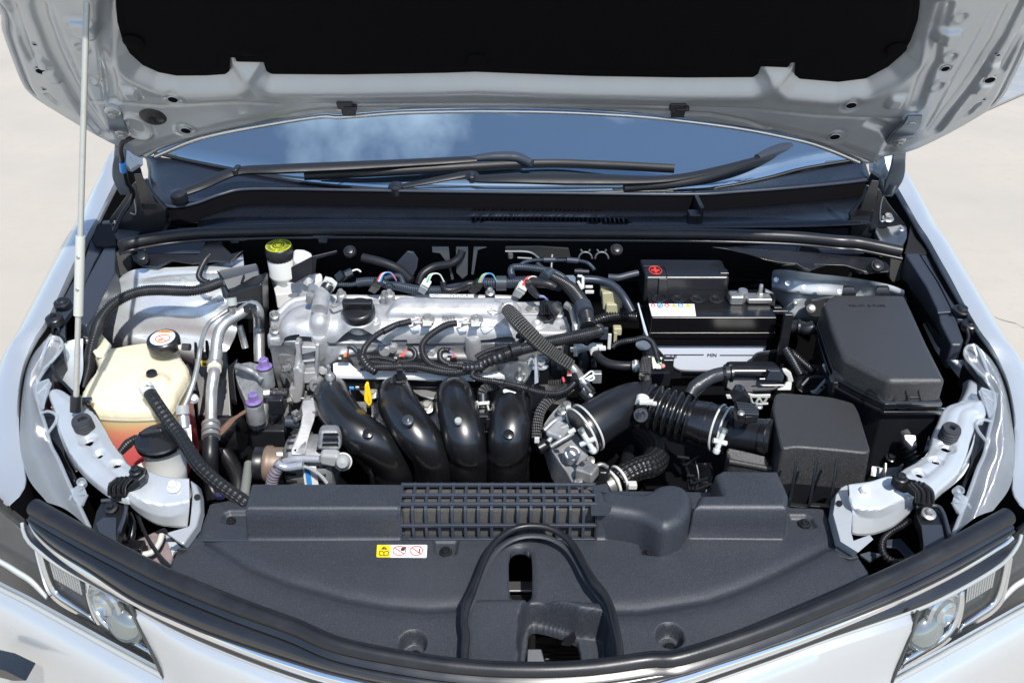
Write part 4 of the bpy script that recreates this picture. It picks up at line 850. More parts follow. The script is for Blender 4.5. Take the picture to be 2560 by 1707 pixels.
    tube('latch_seal', us, [.0045,.0052,.0046,.0062,.0048,.0044,.0048,.0044,.0046,.0044,.0044,.0048,.005,.0046,.0062,.0048,.0054,.0046,.005], rubber, t, seg=12, step=.006, label='arched rubber seal round the bonnet latch opening')
    tube('seal_lip', [p+Vector((0, 0, -.012)) + (Vector((0,-.006,0)) if 4 < i < 16 else Vector((0,0,0))) for i, p in enumerate(us)], .0045, rubberg, t, seg=8, step=.01, flat=.6)
    # latch and things seen through the openings
    sp = T('m','1228,840,80')[0]; box('latch_plate', sp+Vector((0,0,-.02)), (.045,.018,.003), brushed, t)
    box('latch_body', sp+Vector((0,-.035,-.02)), (.034,.03,.012), blacks, t, bevel=.003)
    q = T('m','1300,1230,78')[0]; tube('latch_spring', [q+Vector((0,0,.01)), q+Vector((0,0,-.04))], .006, blacks, t, corr=(.004,.003), seg=10)
    for i in range(8): box('radiator_fin', T('m','1490,%d,68' % (1270+i*28))[0], (.07,.002,.006), satin, t)
    prism('latch_guard', T('m','1270,1330,77 1370,1330,77 1400,1440,76 1265,1440,76'), .01, slate, t); prism('latch_guard', T('m','1500,1290,80 1590,1200,81 1610,1260,80 1560,1300,79'), .006, satin, t)
    # warning label
    lp = Pl(T('m','420,670,84.3')[0], (1,0,0), (0,1,.12))
    s2 = lambda st, o=0: lp.W('m', st, o)
    lab = prism('warning_label', s2('252,628 588,628 593,634 588,712 582,716 252,712 247,706', .0012), -lp.n*.0006, wlabel, t, bevel=0)
    prism('yellow_field', s2('252,628 345,629 342,713 252,712 247,706', .0016), -lp.n*.0004, yel, lab, bevel=0)
    prism('warning_triangle', s2('300,638 322,658 278,658', .002), -lp.n*.0003, ink, lab, bevel=0); prism('warning_mark', s2('299,643 302,643 302,654 299,654', .0024), -lp.n*.0003, yel, lab, bevel=0)
    for st in ('268,672 270,697 296,699 296,676 280,671','300,676 300,699 326,697 328,672 314,671'):
        q = s2(st, .0022); tube('book_symbol', q+[q[0]], .0005, ink, lab, seg=5, step=.002)
    for x in (403, 519):
        q = [lp.hit('m', x+43*math.cos(a), 668+31*math.sin(a), .002) for a in np.linspace(0, 2*math.pi, 28)]
        tube('prohibition_ring', q, .0006, red, lab, seg=5, step=.002); tube('prohibition_slash', s2('%d,648 %d,690' % (x-32, x+32), .002), .0006, red, lab, seg=5)
    prism('pictogram', s2('412,655 430,640 448,640 450,652 432,668 416,668', .0022), -lp.n*.0003, dimr, lab, bevel=0); prism('pictogram', s2('536,654 546,654 544,678 530,690 538,672', .0022), -lp.n*.0003, dimr, lab, bevel=0); disc('pictogram', lp, *lp.uv(lp.hit('m',545,640,.0022)), .0022, .0009, dimr, lab, seg=10)
radiator_cover()
# ================================================================== BATTERY
def battery():
    t = thing('battery', 'black topped battery with a white lower case marked MIN and a white sticker', 'battery', (.19, 1.46, .70))
    f = T('C','270,912,93')[0]; g = T('C','1502,918,93')[0]; bl = T('C','190,695,93')[0]; br = T('C','1385,708,93')[0]
    f.y = g.y = (f.y+g.y)/2; D = .135
    x0, x1, y0 = f.x, g.x, f.y
    y1 = (bl.y+br.y)/2
    prism('lid', [(x0,y0,.93),(x1,y0,.93),(x1-.002,y1,.93),(x0+.002,y1,.93)], .032, lidm, t, bevel=.0025)
    prism('lid_step', [(x0,y1+.001,.918),(x1,y1+.001,.918),(x1,y1+.05,.918),(x0,y1+.05,.918)], .04, lidm, t, bevel=.002)
    prism('lid_band', [(x0-.001,y0-.002,.900),(x1+.001,y0-.002,.900),(x1+.001,y1+.05,.900),(x0-.001,y1+.05,.900)], .012, lidm, t, bevel=.0015)
    prism('lid_skirt', [(x0+.003,y0+.001,.8885),(x1-.003,y0+.001,.8885),(x1-.003,y1+.05,.8885),(x0+.003,y1+.05,.8885)], .018, lidm, t, bevel=.001)
    prism('case', [(x0+.006,y0+.006,.871),(x1-.008,y0+.006,.871),(x1-.008,y1+.045,.871),(x0+.006,y1+.045,.871)], .060, ball, t, bevel=.004)
    fp = Pl((0, y0+.006, 0), (1,0,0), (0,0,1)); 
    if fp.n.y > 0: fp.n = -fp.n
    for a in (383, 636, 950, 1208):
        q = [fp.hit('C', x, y, .0) for x, y in ((a,1172),(a+160,1176),(a+162,1196),(a+2,1192))]; prism('case_tab', q, (0,-.003,0), wplast, t, bevel=.001)
    def line(x0_, x1_, y):
        a, b = fp.hit('C', x0_, y, .0008), fp.hit('C', x1_, y+3, .0008); box('level_line', (a+b)/2, ((b-a).length, .0006, .0013), ink, t, bevel=0)
    line(395, 782, 1279); line(940, 1285, 1283)
    c = fp.hit('C', 862, 1284, 0); txt('min_marking', 'MIN', fp, *fp.uv(c), .0008, .0098, ink, t)
    c = fp.hit('C', 478, 1308, 0); txt('case_lettering', '1F', fp, *fp.uv(c), .0008, .013, ink, t, sx=1.2)
    prism('case_foot', [(x0+.03,y0+.02,.812),(x1-.03,y0+.02,.812),(x1-.03,y1+.04,.812),(x0+.03,y1+.04,.812)], .1, satin, t, bevel=0)
    tp = ZP(93.0)
    for x in (343, 530, 714, 898, 1084, 1270):
        p = T('C','%d,%d,93' % (x, 738+(x-343)*.008))[0]; cp = lathe('cell_cap', [(.0145,0),(.0145,.0012),(.0135,.002),(.0120,.002),(.0115,.0008),(0,.0008)], p, (0,0,1), satin, t, seg=28)
        for a in (.7, -.8): box('cap_slot', p+Vector((0,0,.0016)), (.015,.0022,.0018), gloss, cp, R=Matrix.Rotation(a,3,'Z'), bevel=.0004)
    lb = prism('sticker', [tp.hit('C', x, y, .001) for x, y in ((243,780),(688,783),(706,902),(274,902))], .0004, wlabel, t, bevel=0)
    def mark(x, y, r, mat, kind='ring'):
        c = tp.hit('C', x, y, .0016)
        if kind == 'ring': tube('hazard_symbol', [c+Vector((r*math.cos(a), r*1.5*math.sin(a), 0)) for a in np.linspace(0, 2*math.pi, 16)], r*.22, mat, lb, seg=5, step=.002)
        elif kind == 'tri': prism('hazard_symbol', [c+Vector((-r*1.2,-r,0)), c+Vector((r*1.2,-r,0)), c+Vector((0,r*1.5,0))], .0003, mat, lb, bevel=0)
        else: disc('hazard_symbol', ZP(93.16), c.x, c.y, 0, r, mat, lb, seg=14, ry=r*1.4)
    mark(285,797,.0034,red); mark(354,796,.0045,bluep); mark(354,796,.0020,bluep,'disc'); mark(420,797,.0036,red); mark(491,798,.0045,lime,'tri'); mark(555,797,.0040,bluep); mark(628,798,.0048,yel,'tri')
    txt('sticker_text', 'Pb', tp, *tp.uv(tp.hit('C',345,820,.0014)), .0013, .006, red, lb); txt('sticker_text', 'CI', tp, *tp.uv(tp.hit('C',300,884,.0014)), .0013, .010, gplast, lb)
    txt('embossed_text', 'B24LR', tp, *tp.uv(tp.hit('C',960,852,0)), .0002, .013, gloss, t, ext=.0005)
    # negative terminal
    c = T('C','1165,660,95')[0]; lathe('terminal_post', [(.0092,-.02),(.0095,-.001),(.008,.003),(0,.003)], c, (0,-.1,1), steel, t)
    box('terminal_clamp', c+Vector((-.012,-.002,-.012)), (.026,.026,.018), steel, t, bevel=.004); box('terminal_clamp', c+Vector((.030,.0,-.014)), (.045,.028,.010), steel, t, bevel=.003)
    q = T('C','1340,640,95.2')[0]; bolt(t, q+Vector((0,0,-.014)), (0,0,1), .006, steel, 'terminal_bolt'); lathe('terminal_stud', [(.004,-.01),(.004,.008),(.003,.010),(0,.010)], q, (0,0,1), steel, t, seg=12)
    tube('clamp_strap', T('C','1380,650,94.5 1430,670,94 1450,720,92 1445,790,90'), .006, alup, t, seg=8, flat=.4)
    # positive terminal cover
    pc = thing('battery_terminal_cover', 'black box with a red plus sign over the rear of the battery', 'terminal cover', (.13, 1.53, .9))
    Pc = Pl((0,0,.97), (1,0,0), (0,1,0))
    A = [Pc.hit('C', x, y) for x, y in ((205,510),(1042,522),(962,345),(150,338))]
    A[0].y = A[1].y = (A[0].y+A[1].y)/2
    o = prism('cover_box', A, .055, satin, pc, bevel=.006, seg=3)
    fx = A[0].y-.0005; fpl = Pl((0, fx, 0), (1,0,0), (0,0,1)); fpl.n = Vector((0,-1,0))
    prism('latch_tab', [fpl.hit('C', x, y) for x, y in ((340,528),(422,530),(418,690),(330,690))], (0,-.004,0), satin, pc, bevel=.001)
    prism('panel_line', [fpl.hit('C', x, y) for x, y in ((450,628),(1020,640),(1020,644),(450,632))], (0,-.001,0), gloss, pc, bevel=0)
    L = [Pc.hit('C', x, y, .0008) for x, y in ((190,412),(360,412),(405,440),(425,500),(425,516))]; tube('lid_seam', L, .0010, gloss, pc, seg=6)
    c = Pc.hit('C', 307, 453, .001); tube('plus_ring', [c+Vector((.0115*math.cos(a), .0165*math.sin(a), 0)) for a in np.linspace(0, 2*math.pi, 24)], .0009, red, pc, seg=6, step=.002)
    box('plus_bar', c, (.016,.005,.0012), red, pc, bevel=0); box('plus_bar', c+Vector((0,0,.0002)), (.0045,.022,.0012), red, pc, bevel=0)
    c = Pc.hit('C', 975, 466, .0); box('lid_notch', c, (.016,.018,.003), gloss, pc, bevel=.001)
    # tray and hold-down at the battery's corners
    tr = thing('battery_tray', 'thin curved black tray edge hugging the white battery case', 'battery tray', (.19, 1.42, .6))
    q = [Pl((0,y0-.004,0),(1,0,0),(0,0,1)).hit('C', x, y) for x, y in ((1502,1160),(1540,1180),(1545,1230),(1500,1236),(1400,1246),(1300,1268),(1262,1300),(1240,1345),(1180,1390),(1100,1412),(1100,1500),(1560,1500),(1560,1160))]
    prism('tray_wall', q, (0,-.006,0), satin, tr, bevel=.001)
    q = [Pl((0,y0-.003,0),(1,0,0),(0,0,1)).hit('C', x, y) for x, y in ((180,1190),(320,1200),(400,1290),(465,1360),(500,1410),(560,1435),(560,1500),(180,1500))]
    prism('tray_wall', q, (0,-.006,0), satin, tr, bevel=.001)
    prism('tray_bottom', [fp.hit('C', x, y, .004) for x, y in ((540,1425),(850,1432),(1150,1405),(1250,1500),(500,1500))], (0,-.003,0), satin, tr, bevel=.001)
    tube('tray_rim', [Pl((0,y0-.010,0),(1,0,0),(0,0,1)).hit('C', x, y) for x, y in ((395,1290),(460,1365),(500,1415),(600,1438),(900,1438),(1100,1418),(1200,1388),(1255,1320),(1300,1270),(1400,1248),(1500,1238))], .0018, slate, tr, seg=8)
    loft('tray_side', [T('C','140,800,90 150,1000,85 180,1200,80'), T('C','200,800,90 235,1000,85 265,1160,80')], satin, tr, n=12, m=2, solid=.003)
    prism('case_side', T('C','136,800,@142 150,795,@142 240,1100,@142 225,1110,@142 195,1050,@142'), (0,.01,0), ball, t, bevel=.001)
battery()
# ================================================================== FUSE BOX
def fusebox():
    t = thing('fuse_box', 'large grained black fuse box lid with six corners, marked RELAY & FUSE', 'fuse box', (.47, 1.3, .80))
    B = ZP(95); P = B.P('D', '375,790 470,688 800,686 1185,690 1240,800 1400,1150 1590,1525 1040,1528 800,1420 565,1300 470,1060')
    P = np.array(P)
    prism('lid', [B.w(a, b) for a, b in P], .046, fusemat, t, bevel=.009, seg=4)
    c0 = P.mean(0)
    for k, (g, z) in enumerate(((1.035, -.040), (1.06, -.052))): prism('lid_rim', [B.w(c0[0]+(a-c0[0])*g, c0[1]+(b-c0[1])*g, z) for a, b in P], .007, gloss, t, bevel=.0015)
    low = [B.w(a*1.0, b, -.05) for a, b in P]; prism('lower_box', low, .16, satin, t, bevel=.003, scale=.97)
    txt('lid_lettering', 'RELAY & FUSE', B, *B.uv(B.hit('D', 812, 803)), .0002, .0105, ink, t, ext=.0004, sx=1.0)
    for x in (640, 970):
        c = T('D', '%d,650,94' % x)[0]; k = prism('hinge_lug', T('D', '%d,622,95 %d,622,95 %d,684,94 %d,684,94' % (x-62, x+52, x+72, x-72)), .016, satin, t, bevel=.0015); box('lug_slot', c+Vector((-.001,0,.004)), (.020,.010,.008), matte, k, bevel=.001)
    c = T('H','1265,360,@117.0')[0]
    for x in (1205, 1330): tube('lid_clip', T('H','%d,300,@116.4 %d,415,@116.2' % (x-12, x+12)), .002, satin, t, seg=6)
    prism('lid_catch', T('H','1225,350,@116.2 1320,350,@116.2 1325,376,@116.2 1230,376,@116.2'), (0,-.003,0), gloss, t, bevel=.0008)
    tube('ridge_line', T('H','740,235,@124 900,330,@118 985,410,@116 1200,412,@115.6 1540,412,@115.6'), .002, gloss, t, seg=6)
fusebox()
# ================================================================== AIR FILTER BOX
def airbox():
    t = thing('air_filter_box', 'grained black air filter housing with a rounded square top, in front of the fuse box', 'air filter box', (.37, 1.15, .75))
    B = ZP(90); P = np.vstack([B.P('G', '1478,312 1700,325 2000,350'), B.P('H','580,392 660,400 715,450 750,540 800,720 858,905 500,862 240,850 60,835 0,860'), B.P('G','1545,870 1500,760 1470,600 1440,420')])
    P = np.vstack([B.P('G', '1485,310 1700,325 2000,350'), B.P('H','600,390 690,420 740,520 800,720 862,915'), B.P('H', '600,885 300,858 120,845'), B.P('G','1540,868 1510,740 1480,600 1455,450')])
    def rc(P, k=.022):
        o = []; n = len(P)
        for i in range(n):
            a, b, c = P[i-1], P[i], P[(i+1) % n]; la, lc = np.linalg.norm(a-b), np.linalg.norm(c-b); u, v = b+(a-b)/la*min(k, la*.35), b+(c-b)/lc*min(k, lc*.35)
            for t_ in np.linspace(0, 1, 6): o.append((1-t_)**2*u+2*t_*(1-t_)*b+t_*t_*v)
        return np.array(o)
    P2 = rc(P)
    prism('lid', [B.w(a, b) for a, b in P2], .07, fusemat, t, bevel=.017, seg=6, scale=1.04)
    c = P.mean(0); low = [B.w(a+(a-c[0])*.035, b+(b-c[1])*.035, -.062) for a, b in P2]
    prism('lower_box', low, .22, satin, t, bevel=.006)
    for x in (1690, 1888, 2090): tube('rib', T('G','%d,985,@104.8 %d,1210,@103.6 %d,1430,@102.6' % (x, x-35, x-75)), .0022, satin, t, seg=6)
    for a, b in ((1625,1800),(1820,2060)): prism('base_flange', T('G','%d,1390,@104 %d,1410,@104 %d,1445,@103 %d,1425,@103' % (a, b, b, a)), .004, gloss, t, bevel=.001)
    tube('outlet_pipe', T('G','900,680,86 1050,715,86.2 1230,735,86.6 1450,770,87'), [.026,.0262,.027,.030], satin, t, seg=28)
    tube('outlet_ring', T('G','1385,760,87 1440,770,87.2'), .0300, gloss, t, seg=28)
    prism('snorkel_box', T('G','1010,840,86 1200,880,86 1390,930,86 1450,1060,84.5 1280,1035,84.5 1040,985,84.5 1005,900,85.5'), .06, fusemat, t, bevel=.006, seg=3)
    tube('snorkel_edge', T('G','1035,990,84.3 1250,1030,84.3 1450,1068,84.3'), .005, fusemat, t, seg=10)
    return t
airbox()
def maf():
    t = thing('airflow_sensor', 'ribbed black airflow sensor with two screws on top of the intake pipe', 'sensor', T('G','1200,540,88')[0])
    B = ZP(93.2); q = [B.hit('G', x, y) for x, y in ((1080,420),(1110,385),(1200,395),(1250,430),(1330,455),(1320,540),(1200,555),(1120,530),(1085,470))]
    o = prism('sensor_body', q, .014, satin, t, bevel=.002)
    for k in range(5): a = T('G','%d,%d,93.6 %d,%d,93.6' % (1100+k*8, 415+k*26, 1290+k*7, 440+k*22)); tube('cooling_rib', a, .0024, gloss, t, seg=6)
    for x, y in ((1145,527),(1322,463)): p = T('G','%d,%d,93.6' % (x, y))[0]; lathe('screw', [(.0055,0),(.0055,.002),(.004,.0035),(0,.0035)], p, (0,0,1), steel, t, seg=14)
    tube('plug', T('G','1110,300,94 1160,400,93.4'), .014, satin, t, seg=4, step=.01); tube('plug_tail', T('G','1130,290,94.2 1105,340,94.2'), .010, gloss, t, seg=8)
    prism('sensor_foot', T('G','1065,540,@116 1175,560,@116 1115,700,@115.5 1100,690,@115.5 1060,700,@115.5'), (0,-.010,0), satin, t, bevel=.001)
    lathe('sensor_boss', [(.017,-.03),(.017,0),(.015,.002)], T('G','1210,590,88')[0], (0,.1,1), gloss, t)
maf()
# ================================================================== COOLANT, WASHER AND BRAKE RESERVOIRS
def coolant():
    t = thing('coolant_reservoir', 'cream translucent coolant tank showing pink liquid, on the left of the engine bay', 'coolant tank', (-.43, 1.3, .70))
    m = bpy.data.materials.new('coolant_tank_plastic'); m.use_nodes = True; nt_ = m.node_tree; L = nt_.links.new; b = nt_.nodes['Principled BSDF']
    b.inputs['Roughness'].default_value = .33; b.inputs['Subsurface Weight'].default_value = .9; b.inputs['Subsurface Radius'].default_value = (.015,.012,.008); b.inputs['Subsurface Scale'].default_value = 1
    tc = N(nt_, 'ShaderNodeTexCoord'); sp = N(nt_, 'ShaderNodeSeparateXYZ'); L(tc.outputs['Object'], sp.inputs[0])
    ns = N(nt_, 'ShaderNodeTexNoise'); ns.inputs['Scale'].default_value = 14; L(tc.outputs['Object'], ns.inputs[0])
    ad = N(nt_, 'ShaderNodeMath', operation='MULTIPLY_ADD'); ad.inputs[1].default_value = .02; L(ns.outputs[0], ad.inputs[0]); L(sp.outputs[2], ad.inputs[2])
    r = N(nt_, 'ShaderNodeMapRange'); r.inputs[1].default_value = .760; r.inputs[2].default_value = .882; L(ad.outputs[0], r.inputs[0])
    cr = N(nt_, 'ShaderNodeValToRGB'); e = cr.color_ramp.elements; e[0].position = 0; e[0].color = (.82,.12,.14,1); e[1].position = 1; e[1].color = (.86,.79,.58,1)
    k = cr.color_ramp.elements.new(.45); k.color = (.90,.22,.21,1); k = cr.color_ramp.elements.new(.68); k.color = (.92,.40,.24,1); k = cr.color_ramp.elements.new(.83); k.color = (.90,.64,.34,1); k = cr.color_ramp.elements.new(.94); k.color = (.86,.78,.56,1)
    L(r.outputs[0], cr.inputs[0])
    # liquid seen through the right-hand neck
    vd = N(nt_, 'ShaderNodeVectorMath', operation='DISTANCE'); cpt = T('c','1060,1110,87')[0]; vd.inputs[1].default_value = cpt; L(tc.outputs['Object'], vd.inputs[0])
    r2 = N(nt_, 'ShaderNodeMapRange'); r2.inputs[1].default_value = .034; r2.inputs[2].default_value = .022; L(vd.outputs['Value'], r2.inputs[0])
    mx2 = N(nt_, 'ShaderNodeMix', data_type='RGBA'); mx2.inputs[7].default_value = (.86,.55,.42,1); L(r2.outputs[0], mx2.inputs[0]); L(cr.outputs[0], mx2.inputs[6]); L(mx2.outputs[2], b.inputs['Base Color'])
    B = ZP(88.5)
    top = sm(B.P('c','590,800 680,800 760,820 880,800 1010,785 1130,800 1200,830 1225,890 1265,940 1262,990 1200,1100 1150,1190 1080,1225 900,1238 700,1232 600,1215 545,1160 560,1090 640,970 655,900'), 120)
    tab = B.P('c','565,770 600,735 680,740 755,825 700,900 650,900')
    neck = B.P('c','1115,835')[0]; nb = B.P('c','1040,1090')[0]
    low = sm(B.P('c','590,800 1010,785 1225,890 1250,980 1150,1195 900,1240 620,1215 560,1150 640,970'), 100)
    def fn(U, V):
        d = sdp(top, U, V); H = rnd(d, .0+.010*ss(0,.10,d), .014, 5)
        q = np.hypot(U-neck[0], V-neck[1]); H = smax(H, .020+rnd(.025-q, 0, .007, 3), .008)
        q = np.hypot(U-nb[0], V-nb[1]); H = smax(H, .012+rnd(.024-q, 0, .010, 2), .010)
        H = smax(H, .004+rnd(sdp(tab,U,V), 0, .004, 4), .006)
        return wall(out, U, V, H, .0022, -.022, .0)
    import numpy as _n
    out = np.array(top)
    tb = B.P('c','565,770 600,735 680,740 755,825')
    def fn0(U, V):
        d = np.maximum(sdp(top, U, V), sdp(tab, U, V)); H = rnd(d, .010*ss(0,.10,sdp(top,U,V)), .014, 3)
        return d, H
    def fn(U, V):
        dt = sdp(top, U, V); H = rnd(dt, .010*ss(0,.10,dt), .015, 3)
        q = np.hypot(U-neck[0], V-neck[1]); H = smax(H, .020+rnd(.025-q, 0, .007, 3), .008)
        q = np.hypot(U-nb[0], V-nb[1]); H = smax(H, .012+rnd(.024-q, 0, .010, 2), .010)
        return wall(top, U, V, H, .0022, -.024)
    mn, mx_ = top.min(0)-.01, top.max(0)+.01
    tank = hf('tank', B, mn[0], mx_[0], mn[1], mx_[1], .0022, fn, m, t, keep=lambda U,V,H: H > -1, sharp=60)
    prism('tank_tab', [B.w(a, b, .004) for a, b in tab], .006, m, t, bevel=.002)
    c0 = top.mean(0)
    prism('tank_seam', [B.w(c0[0]+(a-c0[0])*1.012, c0[1]+(b-c0[1])*1.012, -.022) for a, b in top[::2]], .006, m, t, bevel=.002)
    prism('tank_lower', [B.w(c0[0]+(a-c0[0])*.995, c0[1]+(b-c0[1])*.995, -.027) for a, b in top[::2]], .15, m, t, bevel=.006, scale=.90)
    ax = Vector((.02,-.16,1)).normalized(); p = T('c','1117,832,90.5')[0]
    cap = lathe('filler_cap', [(.0255,0),(.0275,.003),(.0275,.016),(.026,.0195),(.0225,.0215),(.0215,.0207),(0,.0207)], p, ax, satin, t, seg=40)
    lp = Pl(p+ax*.0212, (1,0,.0), (0,1,.16)); lp.n = ax
    disc('cap_label', lp, 0, 0, 0, .0208, wlabel, cap, seg=40)
    prism('cap_orange_band', [lp.w(.0198*math.cos(a), .0198*math.sin(a), .0003) for a in np.linspace(.72, math.pi-.72, 14)], -ax*.0002, orange, cap, bevel=0)
    txt('cap_text', 'WARN', lp, 0, .0160, .0005, .0050, ink, cap, ext=.0001)
    tube('prohibition_ring', [lp.w(.0118*math.cos(a)+.001, -.003+.0100*math.sin(a), .0005) for a in np.linspace(0, 2*math.pi, 30)], .0008, red, cap, seg=5, step=.002); tube('prohibition_slash', [lp.w(-.007,.004,.0005), lp.w(.009,-.010,.0005)], .0006, red, cap, seg=5)
    prism('pictogram', [lp.w(*q, .0005) for q in ((-.006,-.004),(.001,-.003),(.003,-.009),(-.006,-.009))], -ax*.0002, orange, cap, bevel=0)
    tube('overflow_nipple', T('c','1205,835,91 1240,828,91'), .0045, m, t, seg=12); tube('nipple_cap', T('c','1236,829,91 1284,832,91'), .0062, rubberg, t, seg=14)
    lathe('sender_cap', [(.0088,0),(.0088,.008),(.0078,.010),(.0042,.010),(.0035,.008),(0,.008)], T('c','1030,1030,89.4')[0], (0,-.1,1), rubber, t, seg=26)
    lathe('sender_collar', [(.0105,-.01),(.010,.003)], T('c','1030,1035,89.4')[0], (0,-.1,1), m, t, seg=26)
    tube('hose_spigot', T('c','985,1100,90.5 1010,1130,91.5'), .008, m, t, seg=14)
    p = T('c','600,755,89.2')[0]; bolt(t, p, (0,0,1), .0062, steel, 'tank_bolt')
    txt('level_text', 'LOW', Pl((0,T('c','853,1296,@121')[0].y-.0465,0),(1,0,0),(0,0,1)), 0,0,0,.001, ink, t) if False else None
    h = thing('coolant_hose', 'black woven hose running from the coolant tank across the left rail end', 'hose', T('c','1200,1400,88')[0])
    tube('hose', T('c','995,1115,91.6 1040,1185,91.2 1090,1260,90.2 1150,1345,89 1215,1430,88')+T('l','1330,60,87 1400,140,86.3 1500,225,85.4 1600,295,84.6 1690,360,83.8'), .0102, weave, h, seg=20)
    q = T('c','985,1100,91.9 1012,1145,91.5'); tube('spring_clamp', q, .0116, wplast, h, seg=20); 
    for dx in (-10, 24): tube('clamp_ear', T('c','%d,1100,92.6 %d,1080,93.4' % (990+dx, 1008+dx)), .0018, lplast, h, seg=6)
coolant()
def washer():
    t = thing('washer_reservoir', 'small white washer tank neck with a glossy black flip cap', 'washer tank', T('l','1060,120,80')[0])
    p = T('c','1078,1462,86.5')[0]; ax = Vector((.03,-.10,1)).normalized()
    lathe('cap', [(.033,-.008),(.0355,-.005),(.0365,.003),(.0345,.0055),(.027,.007),(.013,.008),(0,.008)], p, ax, gloss, t, seg=44)
    box('cap_grip', p+ax*.013+Vector((-.002,.010,-.004)), (.012,.004,.003), gloss, t, bevel=.001); prism('cap_hinge', T('c','930,1405,88 1000,1375,88.4 1090,1375,88.4 1095,1400,88 960,1425,87.6'), .008, satin, t, bevel=.002)
    lathe('neck', [(.030,-.006),(.029,-.02),(.028,-.045),(.031,-.055),(.029,-.07),(.026,-.09),(.028,-.12)], p, ax, wplast, t, seg=40)
    lathe('neck_foot', [(.028,0),(.030,.01),(.033,.015),(.033,.02)], T('l','1060,190,78')[0], (0,0,1), wplast, t, seg=30)
washer()
def brake():
    t = thing('brake_fluid_reservoir', 'white brake fluid bottle with a black cap printed yellow', 'brake reservoir', T('A','420,600,90')[0])
    p = T('A','392,300,97')[0]; ax = Vector((0,-.12,1)).normalized()
    cap = lathe('cap', [(.024,-.006),(.0262,-.004),(.0262,.017),(.0245,.0195),(.023,.020),(0,.020)], p, ax, satin, t, seg=48, flute=24, fd=.0010)
    lp = Pl(p+ax*.0203, (1,0,0), (0,1,.12)); lp.n = ax
    disc('cap_print', lp, 0, 0, 0, .0242, lime, cap, seg=40); disc('cap_centre', lp, 0, 0, .0004, .0115, ink, cap, seg=30); disc('cap_symbol', lp, 0, 0, .0008, .0090, lime, cap, seg=30); disc('cap_symbol', lp, 0, 0, .0012, .0072, ink, cap, seg=30); disc('cap_symbol', lp, 0, 0, .0016, .0052, lime, cap, seg=24)
    for k in range(36):
        a = k*math.pi/18; r0 = .0136+.0025*random.random(); 
        if k % 9 == 0: continue
        tube('cap_letter', [lp.w(r0*math.cos(a), r0*math.sin(a), .0004), lp.w(.0226*math.cos(a), .0226*math.sin(a), .0004)], .0007, ink, cap, seg=4)
    lathe('bottle', [(.0235,-.006),(.0255,-.010),(.0255,-.038),(.0268,-.040),(.0268,-.045),(.0255,-.047),(.0245,-.068),(.018,-.080)], p, ax, wplast, t, seg=36)
    prism('side_bottle', T('A','510,330,98 520,235,98 640,240,98 700,270,98 715,320,98 660,420,97'), .05, wplast, t, bevel=.008, seg=3)
    prism('lower_body', T('A','330,620,91 420,560,92 560,560,92 640,600,92 680,610,92 690,660,91.5 560,665,90 350,695,90'), .03, wplast, t, bevel=.006, seg=3)
    prism('lower_body', T('A','560,520,93 690,470,94 805,470,94 805,550,93 720,560,93 690,620,92 600,600,92'), .03, wplast, t, bevel=.005, seg=3)
    prism('bracket', T('A','498,430,@154 712,318,@154 712,480,@154 540,578,@154 470,570,@154 510,540,@154'), (0,.004,0), satin, t, bevel=.001)
    prism('bracket_arm', T('A','712,318,@154.2 950,262,@155.5 950,290,@155.5 750,345,@154.6 738,490,@154.3 690,500,@154.2'), (0,.004,0), satin, t, bevel=.001)
brake()
